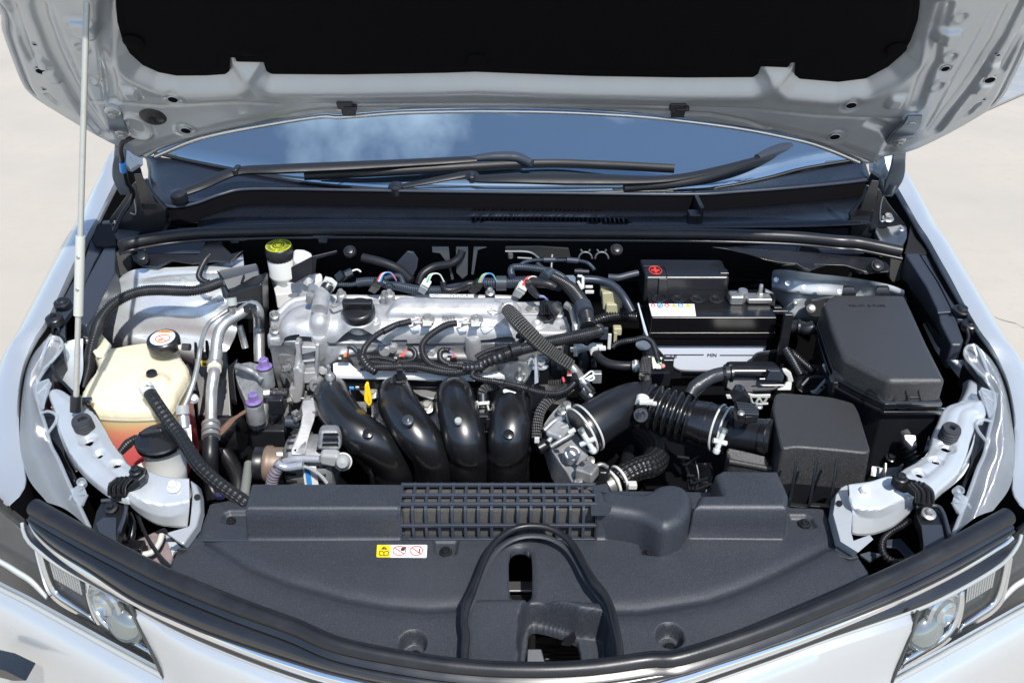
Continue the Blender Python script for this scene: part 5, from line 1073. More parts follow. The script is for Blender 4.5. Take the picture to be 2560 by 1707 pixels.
# ================================================================== ENGINE
eng = thing('engine', 'four cylinder engine with a pale cast valve cover and glossy black intake runners', 'engine', (-.05, 1.38, .60))
def engine():
    t = eng
    Sp = Pl((0,1.395,.900), (1,0,0), (0,1,.34))
    O = np.vstack([Sp.P('A','285,1130 268,1110 262,1085 275,1062 300,1045 298,1000 295,900 335,862 385,815 440,760 520,712 640,690 800,680 1450,690 2352,685'), Sp.P('B','760,690 770,780 985,785 1010,895 1240,900 1275,1000 1265,1100 1200,1135 700,1140'), Sp.P('A','2352,1140 2200,1140 1500,1132 1400,1150 1300,1140 860,1135 800,1150 730,1128 400,1122')])
    Dm = sm(np.vstack([Sp.P('A','375,1020 350,940 390,850 470,775 600,725 800,705 1450,715 2352,700', .028), Sp.P('B','745,700 760,900 745,1050 560,1060', .028), Sp.P('A','2352,1050 1300,1040 860,1045 800,1035 700,1050 500,1050', .028)]), 160)
    Rb = np.vstack([Sp.P('A','1420,850 1500,715 1560,690 2352,690', .040), Sp.P('B','700,695 745,740 760,800 745,870 700,900 560,895', .040), Sp.P('A','2352,885 1450,880', .040)])
    Lw = Sp.P('B', '740,820 990,820 1010,915 1230,915 1255,1000 1240,1075 740,1080', .012)
    fb = Sp.P('A','1165,905', .035)[0]; bt = Sp.P('A','765,890 800,740', .045); hp_ = Sp.P('B','680,835', .045)[0]
    bosses = [('A',797,1075,.0098,.004),('A',340,905,.008,.010),('A',340,1050,.008,.008),('B',325,1065,.0095,.006),('B',1205,1050,.0095,.006)]
    BS = [(Sp.P(f,'%d,%d' % (x,y))[0], r, h) for f,x,y,r,h in bosses]
    mb = [Sp.P('A','1320,950', .03)[0], Sp.P('B','958,980', .013)[0]]
    def fn(U, V):
        d = sdp(O, U, V); H = rnd(d, 0, .003, 8)
        H = H-.0025*np.exp(-((d-.011)/.003)**2)
        H = smax(H, -.004+rnd(sdp(Dm,U,V), .032, .030, 3), .004)
        H = smax(H, -.004+rnd(sdp(Lw,U,V), .016, .006, 3), .003)
        H = smax(H, rnd(sdp(Rb,U,V), .040+.004*ss(0,.03,sdp(Rb,U,V)), .014, 1.1), .006)
        q = np.hypot(U-fb[0], V-fb[1]); H = smax(H, rnd(.0305-q, .038, .008, 1.6), .008)
        q = sdl(bt, U, V); H = smax(H, .027+np.sqrt(np.maximum(.0165**2-q**2, 0))-np.maximum(q-.0165,0)*3, .006)
        q = np.hypot(U-hp_[0], V-hp_[1]); H = smax(H, rnd(.0175-q, .048, .006, 3), .006)
        H = np.where(q < .0115, np.minimum(H, .038), H)
        for c, r, h in BS:
            q = np.hypot(U-c[0], V-c[1]); H = smax(H, rnd(r-q, h, .002, 6), .002)
        for c in mb:
            q = np.hypot(U-c[0], V-c[1]); H = smax(H, rnd(.010-q, .031 if c is mb[0] else .017, .002, 5), .003); H = np.where(q < .004, H-.006, H)
        H = H+.0006*np.sin(U*90+V*40)*np.sin(V*70-U*30)
        return np.maximum(H, -.030)
    mn, mx_ = O.min(0)-.012, O.max(0)+.006
    vc = hf('valve_cover', Sp, mn[0], mx_[0], mn[1], mx_[1], .0019, fn, alu, t, keep=lambda U,V,H: sdp(O,U,V) > -.0045)
    for f, x, y, r, h in bosses:
        p = Sp.hit(f, x, y-8, h); bolt(vc, p, Sp.n, .0055, steel, 'cover_bolt', h=.008)
    for f, x, y, z in (('A',990,685,.03),('A',1465,688,.03),('A',1420,700,.02),('B',490,672,.03),('B',1165,880,.02)):
        p = Sp.hit(f, x, y, z); lathe('stud_collar', [(.009,-.02),(.009,0)], p, Sp.n, alu if x > 900 else satin, vc, seg=16); bolt(vc, p, Sp.n, .0055, steel, 'cover_bolt', h=.008)
    # second flange and head casting
    fl = [Sp.w(*q, -.006) for q in O]
    front = Sp.w(0, O[:,1].min()+.006, 0)
    prism('head_flange', [Sp.w(a, b, -.0075) for a, b in O], -Sp.n*.013, alu, t, bevel=.003)
    V1 = Pl((0,front.y+.012,0), (1,0,0), (0,0,1)); V1.n = Vector((0,-1,0))
    hx0, hx1 = V1.P('A','325,1300')[0][0], V1.P('B','1250,1300')[0][0]
    def hfn(U, V):
        H = .010*np.cos((U-.02)*2*np.pi/.098)*ss(.84,.80,V)+.008*ss(.80,.87,V)+.006*np.sin(U*37+1)*np.sin(V*60)
        d = sdl(V1.P('A','860,1340 1000,1230 1300,1210 2300,1290'), U, V); H = H+.006*np.exp(-(d/.006)**2)
        return H+.004
    hf('cylinder_head', V1, hx0, hx1, .70, .886, .003, hfn, alud, t)
    box('head_side', ((hx0+hx1)/2, front.y+.10, .80), (hx1-hx0-.004, .16, .17), alud, t, bevel=.01)
    for f, x, y, r in (('A',1860,1165,.010),('A',1500,1120,.008),('A',1420,1140,.011),('B',325,1175,.014),('A',797,1170,.014)):
        p = V1.hit(f, x, y, .006); lathe('casting_boss', [(r,-.02),(r,.012),(r*.8,.015),(0,.015)] if r < .012 else [(r,-.01),(r,.035),(r*.8,.04)], p+Vector((0,0,-.015)), (0,-1,0) if r < .012 else (0,-.3,1), alu, t, seg=20)
    # oil filler cap
    p = Sp.hit('A', 1165, 865, .044); cap = lathe('oil_filler_cap', [(.027,-.008),(.0285,-.004),(.0285,.006),(.027,.009),(.025,.011),(.0235,.0115),(0,.0115)], p, Sp.n, satin, t, seg=44)
    R = Matrix((Sp.u, Sp.v, Sp.n)).transposed(); box('cap_grip', p+Sp.n*.017+Sp.v*.002, (.052,.014,.020), satin, cap, R=R, bevel=.003)
    for k in range(-6, 7):
        if abs(k) > 2: box('grip_ridge', p+Sp.n*.018+Sp.v*-.0055+Sp.u*k*.0035, (.0014,.002,.014), gloss, cap, R=R, bevel=.0003)
    lathe('filler_neck', [(.0265,-.03),(.0265,-.006)], p, Sp.n, alu, t, seg=40)
    # markings
    c = Sp.hit('A', 2045, 911, .0335); txt('cast_number', '22085', Sp, *Sp.uv(c), .0335, .0095, alud, vc, rot=math.pi, ext=.001)
    lb = prism('part_label', [Sp.hit('A', x, y, .0465) for x, y in ((1856,688),(2296,690),(2292,718),(1862,714))], .001, wlabel, vc, bevel=0)
    txt('part_number', 'B11B7J073A5-1   M20H2', Sp, *Sp.uv(Sp.hit('A',2075,702,.047)), .047, .0075, dimr, lb, rot=math.pi, sx=1.1)
    # breather stub with plug
    a = Sp.hit('A', 800, 720, .05); tube('breather_pipe', [a-Sp.v*.03, a, a+Sp.v*.012], .0142, alu, t, seg=24)
    tube('breather_plug', T('A','820,690,96.5 850,630,97.5 870,590,98'), .0112, gloss, t, seg=16); tube('plug_collar', T('A','860,610,97.5 890,560,98.5'), .0135, lplast, t, seg=6)
    tube('sensor_post', T('A','680,760,96 690,690,97.5'), .0068, alup, t, seg=14); tube('sensor_post', T('A','700,660,97 715,610,98'), .0092, alup, t, seg=14); tube('oil_strap', T('A','885,800,95.5 920,820,95.5 1010,765,96.5'), .003, alup, t, seg=8, flat=.3)
    # ignition coil section, right
    box('coil_plate', Sp.hit('B', 880, 830, .014), (.05,.03,.004), alu, t, R=R, bevel=.001)
    for x in (875, 970): lathe('coil_washer', [(.006,0),(.006,.002),(0,.002)], Sp.hit('B', x, 828, .018), Sp.n, steel, t, seg=16)
    k = tube('coil_connector', [Sp.hit('B',1040,900,.02), Sp.hit('B',1035,760,.03)], .011, satin, t, seg=4, step=.02); 
    for i in range(4): tube('connector_rib', [Sp.hit('B',1005+i*22,880,.032), Sp.hit('B',1010+i*20,790,.036)], .0016, gloss, k, seg=5)
    lathe('coil_flange', [(.014,0),(.014,.003),(.011,.004)], Sp.hit('B',1035,905,.018), Sp.n, gloss, t)
    tube('hose_joint', T('B','1110,770,96.5 1130,830,95.5 1170,860,95'), .0095, rubberg, t, seg=14)
    tube('spring_wire', T('B','620,790,97 600,765,97.5 530,750,97.5'), .0009, steel, t, seg=6); tube('spring_wire', T('B','600,870,97 520,890,97.3 470,865,97.3 475,852,97.3 600,862,97'), .0009, steel, t, seg=6)
    # left end: timing case, window bracket, arms
    Z = lambda st: T('A', st)
    Y = front.y
    prism('timing_case', T('A','320,1200,@%.1f 560,1205,@%.1f 560,1530,@%.1f 500,1525,@%.1f 430,1470,@%.1f 365,1380,@%.1f 335,1290,@%.1f' % ((Y*100+1.0,)*7)), (0,.10,0), alud, t, bevel=.016, seg=4)
    yb = Y*100-2.2
    def fr4(nm, pts, th, mat=alu, y=yb, bv=.0025, fr='A'): return prism(nm, T(fr, ' '.join('%s,@%.2f' % (q, y) for q in pts.split())), (0,th,0), mat, t, bevel=bv)
    fr4('window_bracket', '530,1165 580,1165 592,1250 600,1400 600,1560 560,1560 520,1400 545,1250', .03)
    fr4('window_bracket', '735,1180 778,1185 770,1300 755,1560 728,1560 735,1300', .03)
    fr4('window_bracket', '600,1200 745,1205 748,1250 605,1285', .02); fr4('window_bracket', '590,1460 760,1450 752,1565 600,1565', .025)
    fr4('bracket_web', '600,1240 740,1250 735,1480 600,1480', .004, alud, yb+1.6); fr4('bracket_web', '610,1340 735,1330 732,1350 610,1362', .01, alu, yb+1.0)
    yb2 = yb-1.5
    fr4('timing_cover', '320,-90 880,-90 870,420 760,560 700,760 560,760 500,620 470,440 400,250 340,120', .05, alud, yb+2.6, .012, 'E')
    for q in ('560,150 640,330 620,480', '860,-60 840,200 700,330', '480,0 560,100 700,90'): tube('casting_rib', T('E', ' '.join(z+',@%.2f' % (yb+2.4) for z in q.split())), .0045, alud, t, seg=8)
    for x, y in ((700,480),(640,620),(820,90),(610,30)): lathe('casting_boss', [(.008,-.01),(.008,.006),(.005,.007),(0,.007)], T('E','%d,%d,@%.2f' % (x,y,yb+2.5))[0], (0,-1,.2), alu, t, seg=16)
    fr4('support_arm', '505,90 560,60 620,120 618,270 600,420 540,440 480,400 470,290 520,260', .028, alu, yb2, .005, 'E')
    for x, y in ((478,75),(497,385)): p = T('E','%d,%d,@%.2f' % (x,y,yb2-.1))[0]; bolt(t, p, (-.75,-.65,.1), .0065, steel, 'arm_bolt', h=.010)
    lathe('threaded_boss', [(.0125,-.02),(.0125,.004),(.011,.006),(.006,.006),(.0058,.0)], T('E','748,245,@%.2f' % (yb2+1))[0], (.1,-1,.25), alud, t)
    fr4('engine_casting', '640,240 700,200 770,190 800,260 790,330 700,345 640,300', .04, alud, yb2+1.8, .006, 'E'); fr4('engine_casting', '690,330 830,250 850,420 800,560 720,500', .05, alud, yb2+2.2, .01, 'E')
    fr4('steel_strap', '640,305 655,320 650,420 590,620 570,630 555,560 600,440', .004, alup, yb2-2.4, .001, 'E')
    tube('adjuster_rod', T('E','600,375,@%.1f 740,385,@%.1f' % (yb2-2.2, yb2-2.2)), .0032, steel, t, seg=12, corr=(.002,.0006)); lathe('adjuster_nut', [(.0072,-.005),(.0072,.005)], T('E','680,385,@%.1f' % (yb2-2.2))[0], (1,-.3,.2), steel, t, seg=6)
    p = T('E','765,465,@%.1f' % (yb2-2))[0]; bolt(t, p, (.25,-.9,.35), .0078, steel, 'arm_bolt', h=.009)
    # alternator
    al = (.0,)
    c0 = T('E','470,980,@121')[0]; c1 = T('E','940,990,@121')[0]; ax = (c1-c0).normalized()
    alt = lathe('alternator', [(.020,-.006),(.036,0),(.046,.010),(.048,.02),(.048,.036),(.044,.037),(.044,.052),(.0485,.053),(.0485,.072),(.042,.080),(.02,.082),(0,.082)], c0, ax, alud, t, seg=44, sharp=30, label='alternator with slotted pale case')
    for k in range(14):
        a = -.9+k*.27
        d = Vector((0, -math.cos(a), math.sin(a)))
        for s in (.012, .060): 
            pth = [c0+ax*(s+i)+d*.0485 for i in (-.004, .0, .012)]; tube('cooling_slot', pth, .0022, matte, alt, seg=6)
    prism('slotted_cover', T('E','770,690,@118 960,690,@118 985,800,@117 985,900,@116.6 740,890,@116.6 760,770,@117.5'), (0,.02,0), alud, alt, bevel=.006)
    for y in (712, 762, 812): prism('cover_slot', T('E','%d,%d,@117 %d,%d,@117 %d,%d,@117 %d,%d,@117' % (820-(y-712)*.1,y,960,y-2,970,y+30,812-(y-712)*.1,y+28)), (0,-.0012,0), matte, alt, bevel=.0005)
    box('alternator_label', T('E','692,1140,@116')[0], (.022,.002,.04), wlabel, alt, bevel=0); box('label_stripe', T('E','672,1145,@115.8')[0], (.008,.002,.038), bluep, alt, bevel=0); txt('label_text', 'DENSO 12V', Pl((0,1.156,0),(1,0,0),(0,0,1)), *Pl((0,1.156,0),(1,0,0),(0,0,1)).uv(T('E','708,1130,@115.6')[0]), .003, .006, ink, alt, rot=math.pi/2) if False else None
    pc = T('E','275,1015,@119')[0]; pl_ = lathe('pulley', [(.020,-.018),(.0262,-.018),(.0275,-.020),(.0275,-.006),(.026,-.004)], pc, ax, satin, alt, seg=36); lathe('pulley_rim', [(.0285,-.004),(.030,-.002),(.030,.006),(.0275,.009),(.0275,.026),(.020,.027)], pc, ax, brown, alt, seg=36)
    lathe('pulley_nut', [(.006,0),(.006,.01),(.003,.011)], T('E','415,925,@118.5')[0], -ax+Vector((0,-.3,.2)), alud, alt, seg=6)
    prism('alternator_arm', T('E','600,462,@125.5 700,458,@125.5 738,470,@125.5 730,580,@123.5 690,700,@121.5 645,860,@119 640,925,@117.5 505,930,@117.5 500,890,@118 560,760,@120 600,640,@122 612,540,@124'), (0,.016,.004), alu, t, bevel=.005, seg=3)
    for x, y in ((545,520),(735,525),(560,570)): lathe('arm_bolt', [(.0055,-.004),(.0055,.005),(.004,.006),(0,.006)], T('E','%d,%d,@125' % (x,y))[0], (-.5,-.8,.2), steel, t, seg=6)
    tube('alternator_cable', T('E','430,1000,@116 520,970,@115.6 640,965,@115.6 780,970,@115.5'), .0058, M('silver_grey_tape', (.34,.36,.40), .35, .1, bump=(120,.5,.002)), t, seg=14)
    prism('terminal_boot', T('E','780,925,@115.5 960,940,@115 985,1040,@115 920,1060,@115.2 775,1030,@115.5'), (0,.02,0), gplast, t, bevel=.006, seg=3); lathe('boot_cap', [(.0115,-.010),(.0122,-.005),(.0115,.001),(.008,.006),(0,.0078)], T('E','1005,1000,@115')[0], (.1,-.9,.4), gplast, t)
    lathe('boot_ring', [(.0148,-.006),(.0148,-.003),(.0135,-.002)], T('E','1005,1000,@115.6')[0], (.1,-.9,.4), lplast, t)
    tube('cable_bundle', T('E','430,1000,@115.6 390,1040,@115.2 350,1090,@115 320,1160,@115 305,1260,@115'), .0100, M('violet_grey_loom', (.20,.18,.22), .4, bump=(150,.4,.002)), t, corr=(.006,.0012), seg=14)
    tube('cable_tail', T('E','560,1030,@114.8 640,1045,@114.8 720,1080,@114.7 790,1130,@114.6 850,1200,@114.5'), .0032, gplast, t, corr=(.003,.0010), seg=12)
    tube('tape_wrap', T('E','350,1000,@114.6 400,1035,@114.6 470,1050,@114.6 620,1030,@114.6'), .0065, M('foil_tape', (.38,.42,.48), .3, .3, bump=(200,.8,.002)), t, seg=12)
    # engine mount with violet bolts
    mt = prism('engine_mount', T('c','1585,965,86 1610,935,87 1700,930,87.5 1745,930,88 1800,965,87.5 1790,1020,86.5 1785,1110,85 1785,1190,83 1720,1215,82.5 1660,1190,83.4 1610,1080,85 1590,1020,85.6'), .03, alud, t, bevel=.009, seg=3, label='cast engine mount with two violet bolts')
    prism('mount_body', T('c','1600,1000,85 1680,1050,84.8 1790,1030,84.8 1815,1160,83 1800,1290,81.2 1700,1330,80.6 1655,1270,81.5 1640,1150,83'), .03, alud, mt, bevel=.008, seg=3)
    tube('mount_rib', T('c','1600,960,88 1680,985,88 1740,1020,87 1775,1060,86.4'), .006, alud, mt, seg=8); lathe('mount_boss', [(.0135,-.035),(.014,-.004),(.0125,0)], T('c','1788,975,88')[0], (0,0,1), alud, mt)
    lathe('mount_boss', [(.0145,-.035),(.0152,-.004),(.0135,0)], T('c','1718,1215,84.3')[0], (0,0,1), alud, mt); lathe('mount_boss', [(.0105,-.025),(.0105,0),(.009,.002)], T('c','1700,1262,82')[0], (0,-.2,1), alud, mt)
    bolt(mt, T('c','1786,965,88.4')[0], (0,0,1), .0088, purple, 'violet_bolt', h=.0135); bolt(mt, T('c','1716,1200,84.9')[0], (0,0,1), .0088, purple, 'violet_bolt', h=.0135); bolt(mt, T('c','1700,1248,82.6')[0], (0,-.1,1), .0065, steel, 'mount_bolt', h=.008)
    prism('mount_base', T('c','1660,1290,79 1780,1310,79 1920,1280,79 1925,1400,78 1740,1400,78 1680,1370,78.5'), .05, satin, t, bevel=.004)
    prism('mount_lip', T('c','1780,1180,82 1870,1160,82 1920,1270,79.5 1830,1330,79.5'), .01, M('dusty_black_casting', (.05,.05,.055), .55, bump=(300,.8,.001), mott=((.16,.17,.19), 120, .5, .7)), t, bevel=.003)
    tube('mount_tube', T('E','300,320,@130 470,325,@130'), .0085, M('speckled_black_paint', (.018,.018,.02), .4, spk=((.25,.25,.27), 500, .62)), t, seg=20); lathe('mount_nut', [(.0075,-.004),(.0075,.007),(.006,.008)], T('E','272,325,@130')[0], (-1,-.25,.1), alud, t, seg=6)
    box('damper_block', T('E','370,420,@129')[0], (.026,.03,.032), satin, t, bevel=.004); tube('spacer_tube', T('E','450,600,@126 590,610,@126'), .0105, slate, t, seg=18)
    tube('earth_strap', T('c','1660,1265,82.6 1620,1290,82.6 1570,1325,82 1520,1375,81.5 1480,1420,81'), [.0045,.004,.007,.007,.006], copper, t, seg=10, flat=.5)
    # fuel rail
    rail = prism('fuel_rail', T('E','912,35,87.6 940,24,87.6 1070,24,87.6 1110,62,87.4 1165,106,87.2 1500,116,87.2 2300,140,87.2')+T('F','330,150,87.2 640,90,87.6 660,150,87 300,175,86.8')+T('E','2300,178,86.8 1500,160,86.8 940,150,86.9 915,120,87'), .006, white, eng, bevel=.003)
    tube('rail_tube', T('E','925,150,86.4 1500,165,86.2 2300,180,86.2')+T('F','640,150,86.6'), .0060, gloss, t, seg=14)
    box('rail_carrier', (T('E','960,190,84.6')[0]+T('F','640,200,84.6')[0])/2, ((T('F','640,200,84.6')[0]-T('E','960,190,84.6')[0]).x, .022, .020), satin, t, bevel=.003)
    lo = T('E','960,262,82.6')[0]; hi = T('F','330,262,82.6')[0]; box('intake_flange', (lo+hi)/2+Vector((0,.012,0)), ((hi-lo).x, .022, .016), alup, t, bevel=.005)
    for f, x in (('E',1065),('E',2105)):
        p = T(f,'%d,243,83.6' % x)[0]; tube('injector', [p+Vector((-.011,-.008,0)), p+Vector((.011,-.008,0))], .0045, bluep, t, seg=14); 
        for s in (-1,1): lathe('injector_collar', [(.005,0),(.005,.006)], p+Vector((s*.014,-.008,0)), (s,0,0), steel, t, seg=14)
    p = T('E','880,165,88')[0]; lathe('ball_stud', [(.0078,-.004),(.0078,.001),(.0065,.003),(.006,.006),(.003,.008),(.0026,.016),(.0036,.018),(.0038,.022),(.0024,.025),(0,.025)], p, (0,-.05,1), alup, t, seg=20)
    tube('stud_tower', [p+Vector((0,0,-.004)), T('E','900,345,83.5')[0]], .0100, satin, t, seg=20)
    # right bracket with ball stud
    prism('silver_bracket', T('F','540,45,89 690,10,90.2 800,5,90.4 870,30,90 900,90,89 880,130,88 820,240,86.4 720,235,86.4 645,215,86.5 655,150,87.4 600,90,88'), .003, brushed, t, bevel=.001)
    p = T('F','778,190,87.4')[0]; lathe('ball_stud', [(.0068,0),(.0068,.003),(.0045,.005),(.003,.007),(.0028,.015),(.0038,.017),(.0038,.021),(.0024,.024),(0,.024)], p, (0,-.05,1), alup, t, seg=20)
    # intake manifold
    runs = [('E','930,318,@135 905,330,84.4 925,430,84.6 1035,600,83.6 1210,745,82.2 1380,860,80 1490,1000,76.6 1515,1150,73 1520,1280,69'), ('E','1530,318,@135 1520,330,84.4 1555,450,84.6 1650,610,83.8 1765,770,82 1860,910,79.4 1900,1050,76 1910,1180,72.5 1910,1300,69'), ('E','2110,320,@135 2105,332,84.6 2125,450,84.8 2165,620,83.8 2205,780,82 2235,920,79.4 2240,1060,76 2240,1180,72.5 2240,1300,69'), ('F','700,322,@135 705,335,84.6 700,450,84.8 688,620,83.8 672,780,82 660,920,79.4 655,1060,76 650,1180,72.5 650,1300,69')]
    for i, (f, s) in enumerate(runs): tube('intake_runner', T(f, s), [.025,.0305,.0335,.0345,.0345,.034,.033,.033], gloss, t, seg=34, step=.004, flat=.93, label='%s glossy black intake runner' % ['leftmost','second','third','rightmost'][i])
    prism('manifold_plate', T('E','850,400,80.5')+T('F','870,400,80.5 880,700,78 860,1250,68')+T('E','1290,1250,68 1240,1020,74 1050,820,78 900,620,79.6'), .02, gloss, t, bevel=.002)
    tube('manifold_seam', T('E','838,420,84 825,520,83.6 850,600,83.2 960,740,81.6 1100,860,80 1240,1000,77.6 1290,1120,75 1300,1280,71'), [.004,.006,.007,.005,.005,.004], gloss, t, seg=10); tube('manifold_seam', T('F','850,380,84 872,520,83 875,700,81.5 868,900,78.5 850,1100,74 845,1250,70'), .005, gloss, t, seg=10)
    for f, a, b in (('E',1465,1600),('E',1895,2040),('E',2300,2420),('F',345,555)):
        box('manifold_web', (T(f,'%d,738,81.6' % a)[0]+T(f,'%d,738,81.6' % b)[0])/2, ((b-a)*.2551*.00064, .006, .02), gloss, t, bevel=.001)
    prism('web_window', T('F','392,785,80 500,785,80 490,930,77.5 405,930,77.5'), .004, slate, t, bevel=.001)
    prism('web_window', T('E','1955,785,80 1985,785,80 2025,930,77.5 2000,930,77.5'), .004, slate, t, bevel=.001)
    for f, x, y, h, r, m_ in (('E',1252,712,85.0,.0058,gloss),('E',1645,590,86.7,.0092,slate),('E',2138,594,86.7,.0056,gplast),('F',672,722,85.6,.0058,gloss)):
        p = T(f,'%d,%d,%f' % (x,y,h))[0]; lathe('runner_boss', [(r*1.5,-.004),(r*1.45,.0),(r,.001),(r,.003),(r*.8,.0035),(r*.7,.002),(r*.35,.002),(r*.3,.0035),(0,.0035)] if m_ is gloss else [(r*1.1,-.003),(r,.002),(r*.9,.0026),(0,.0026)], p, (.0,-.45,.9), m_, t, seg=30)
    box('boss_mark', T('E','1648,590,87.0')[0], (.0014,.006,.0012), lplast, t, bevel=0)
    for f, x, y, h, r in (('E',1305,328,83.2,.0052),('E',1832,455,82.4,.0068)):
        p = T(f,'%d,%d,%f' % (x,y,h))[0]; lathe('flange_washer', [(r*1.9,-.003),(r*1.9,0),(r*1.3,.002)], p, (0,-.5,.86), steel, t); bolt(t, p+Vector((0,-.001,.002)), (0,-.5,.86), r, steel, 'manifold_bolt')
    prism('gasket_plate', T('E','1790,400,82 1880,400,82 1890,500,80.5 1770,500,80.5'), .004, alup, t, bevel=.001); prism('gasket_plate', T('E','1130,250,83 1560,270,83 1500,330,82.6 1400,310,82.6 1300,400,81.6 1200,330,82.6'), .004, alup, t, bevel=.001); prism('gasket_plate', T('E','1650,270,83 2300,270,83 2200,310,82.8 1880,380,82.2 1760,340,82.5'), .004, alup, t, bevel=.002)
    ds = T('E','1262,452,85 1225,400,86.4 1222,300,88.2 1238,242,89 1262,250,89 1278,330,87.6 1292,380,86.6 1275,445,85.2')
    prism('dipstick_handle', T('E','1240,233,89 1258,240,89 1272,300,88 1292,370,86.8 1292,420,85.8 1280,448,85.2 1258,452,85 1240,425,85.6 1216,395,86.3 1220,350,87 1220,270,88.6'), (0,.005,.003), dip, t, bevel=.0022, seg=3, label='yellow dipstick handle'); tube('handle_groove', T('E','1240,300,87.9 1262,360,86.9 1270,410,86'), .0010, M('yellow_shade', (.75,.42,.01), .4), t, seg=6); tube('dipstick_tube', T('E','1262,445,85 1268,540,82'), .004, satin, t, seg=10)
    box('sensor_block', T('F','418,640,83')[0], (.026,.012,.030), satin, t, bevel=.002); box('sensor_block', T('F','428,570,84.6')[0], (.016,.012,.016), gloss, t, bevel=.002); box('sensor_lug', T('F','470,610,84')[0], (.006,.01,.02), satin, t)
    tube('vacuum_hose', T('F','560,255,87 470,262,87.2 420,300,86.8 415,350,86'), .0082, braid, t, seg=14); tube('vacuum_boot', T('F','415,335,86.2 420,470,84.4'), .0095, satin, t, seg=14)
    tube('hose_clamp', T('F','418,410,85.6 420,440,85.2'), .0115, wplast, t, seg=16)
    for s in (-46, 46): tube('clamp_leg', T('F','%d,400,86 %d,440,85.4 %d,490,84.6' % (420+s*1.3, 420+s, 420+s*1.3)), .0018, lplast, t, seg=6)
    prism('wire_clip', T('F','612,285,88 640,275,88.2 755,310,88 700,350,87.6 660,345,87.6 620,320,87.7'), .006, wplast, t, bevel=.002)
    # loom clip on steel strap
    prism('clip_strap', T('E','1495,170,88 1640,170,88 1642,330,84.5 1486,325,84.5'), .002, M('pale_steel_strap', (.50,.52,.55), .4, .45), t, bevel=.001); prism('strap_head', T('E','1492,190,88.4 1500,145,88.8 1560,118,89 1610,130,89 1642,180,88.5 1620,210,88.2 1530,215,88.2'), .004, gloss, t, bevel=.001)
    # dark lower engine
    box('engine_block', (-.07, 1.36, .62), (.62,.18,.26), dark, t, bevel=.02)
engine()
def throttle():
    t = thing('throttle_body', 'mottled cast aluminium throttle body with a round open port, beside the intake runners', 'throttle body', T('F','1280,900,80')[0])
    b = prism('casting', T('F','1012,630,83.5 1090,520,85 1175,425,86 1285,445,86 1330,560,85.4 1395,720,84 1450,900,82.6 1505,1070,81.4 1500,1110,81 1405,1165,80.6 1405,1215,80 1310,1222,80 1240,1100,81 1165,990,82 1095,885,83'), .055, alud, t, bevel=.007, seg=3)
    tube('casting_ridge', T('F','1080,850,84.2 1180,790,84.6 1310,715,85.4'), .0035, alud, t, seg=10); tube('casting_ridge', T('F','1020,690,84.4 1130,590,85.4 1230,560,86'), .005, alud, t, seg=10); tube('casting_ridge', T('F','1060,800,84 1150,690,85 1260,640,85.8'), .004, alu, t, seg=10)
    p = T('F','1290,925,83.8')[0]; lathe('port', [(.0125,-.012),(.0128,.006),(.0115,.008),(.0092,.008),(.0085,.003),(.006,-.001),(0,-.002)], p, (.1,-.55,.83), alu, t, seg=34)
    for x, y, h in ((1190,500,86.2),(1240,440,87),(1470,985,82.8),(1350,1205,81)): bolt(t, T('F','%d,%d,%f' % (x,y,h))[0], (-.3,-.4,.85), .005, steel)
    box('casting_step', T('F','1440,1095,82')[0], (.030,.03,.022), alud, t, R=Matrix.Rotation(-.5,3,'Z'), bevel=.004); box('casting_step', T('F','1170,690,85')[0], (.03,.04,.012), alu, t, R=Matrix.Rotation(-.6,3,'Z'), bevel=.005)
    tube('casting_foot', T('F','1340,1130,81 1370,1215,80'), .0075, alud, t, seg=12, corr=(.006,.002))
    prism('lever_plate', T('F','1225,425,87.4 1285,440,87.4 1300,520,86.5 1260,530,86.4 1235,480,87'), .003, alud, t, bevel=.001)
    tube('linkage_pipe', T('F','960,870,82 1080,800,82.6'), .0105, satin, t, seg=16)
throttle()
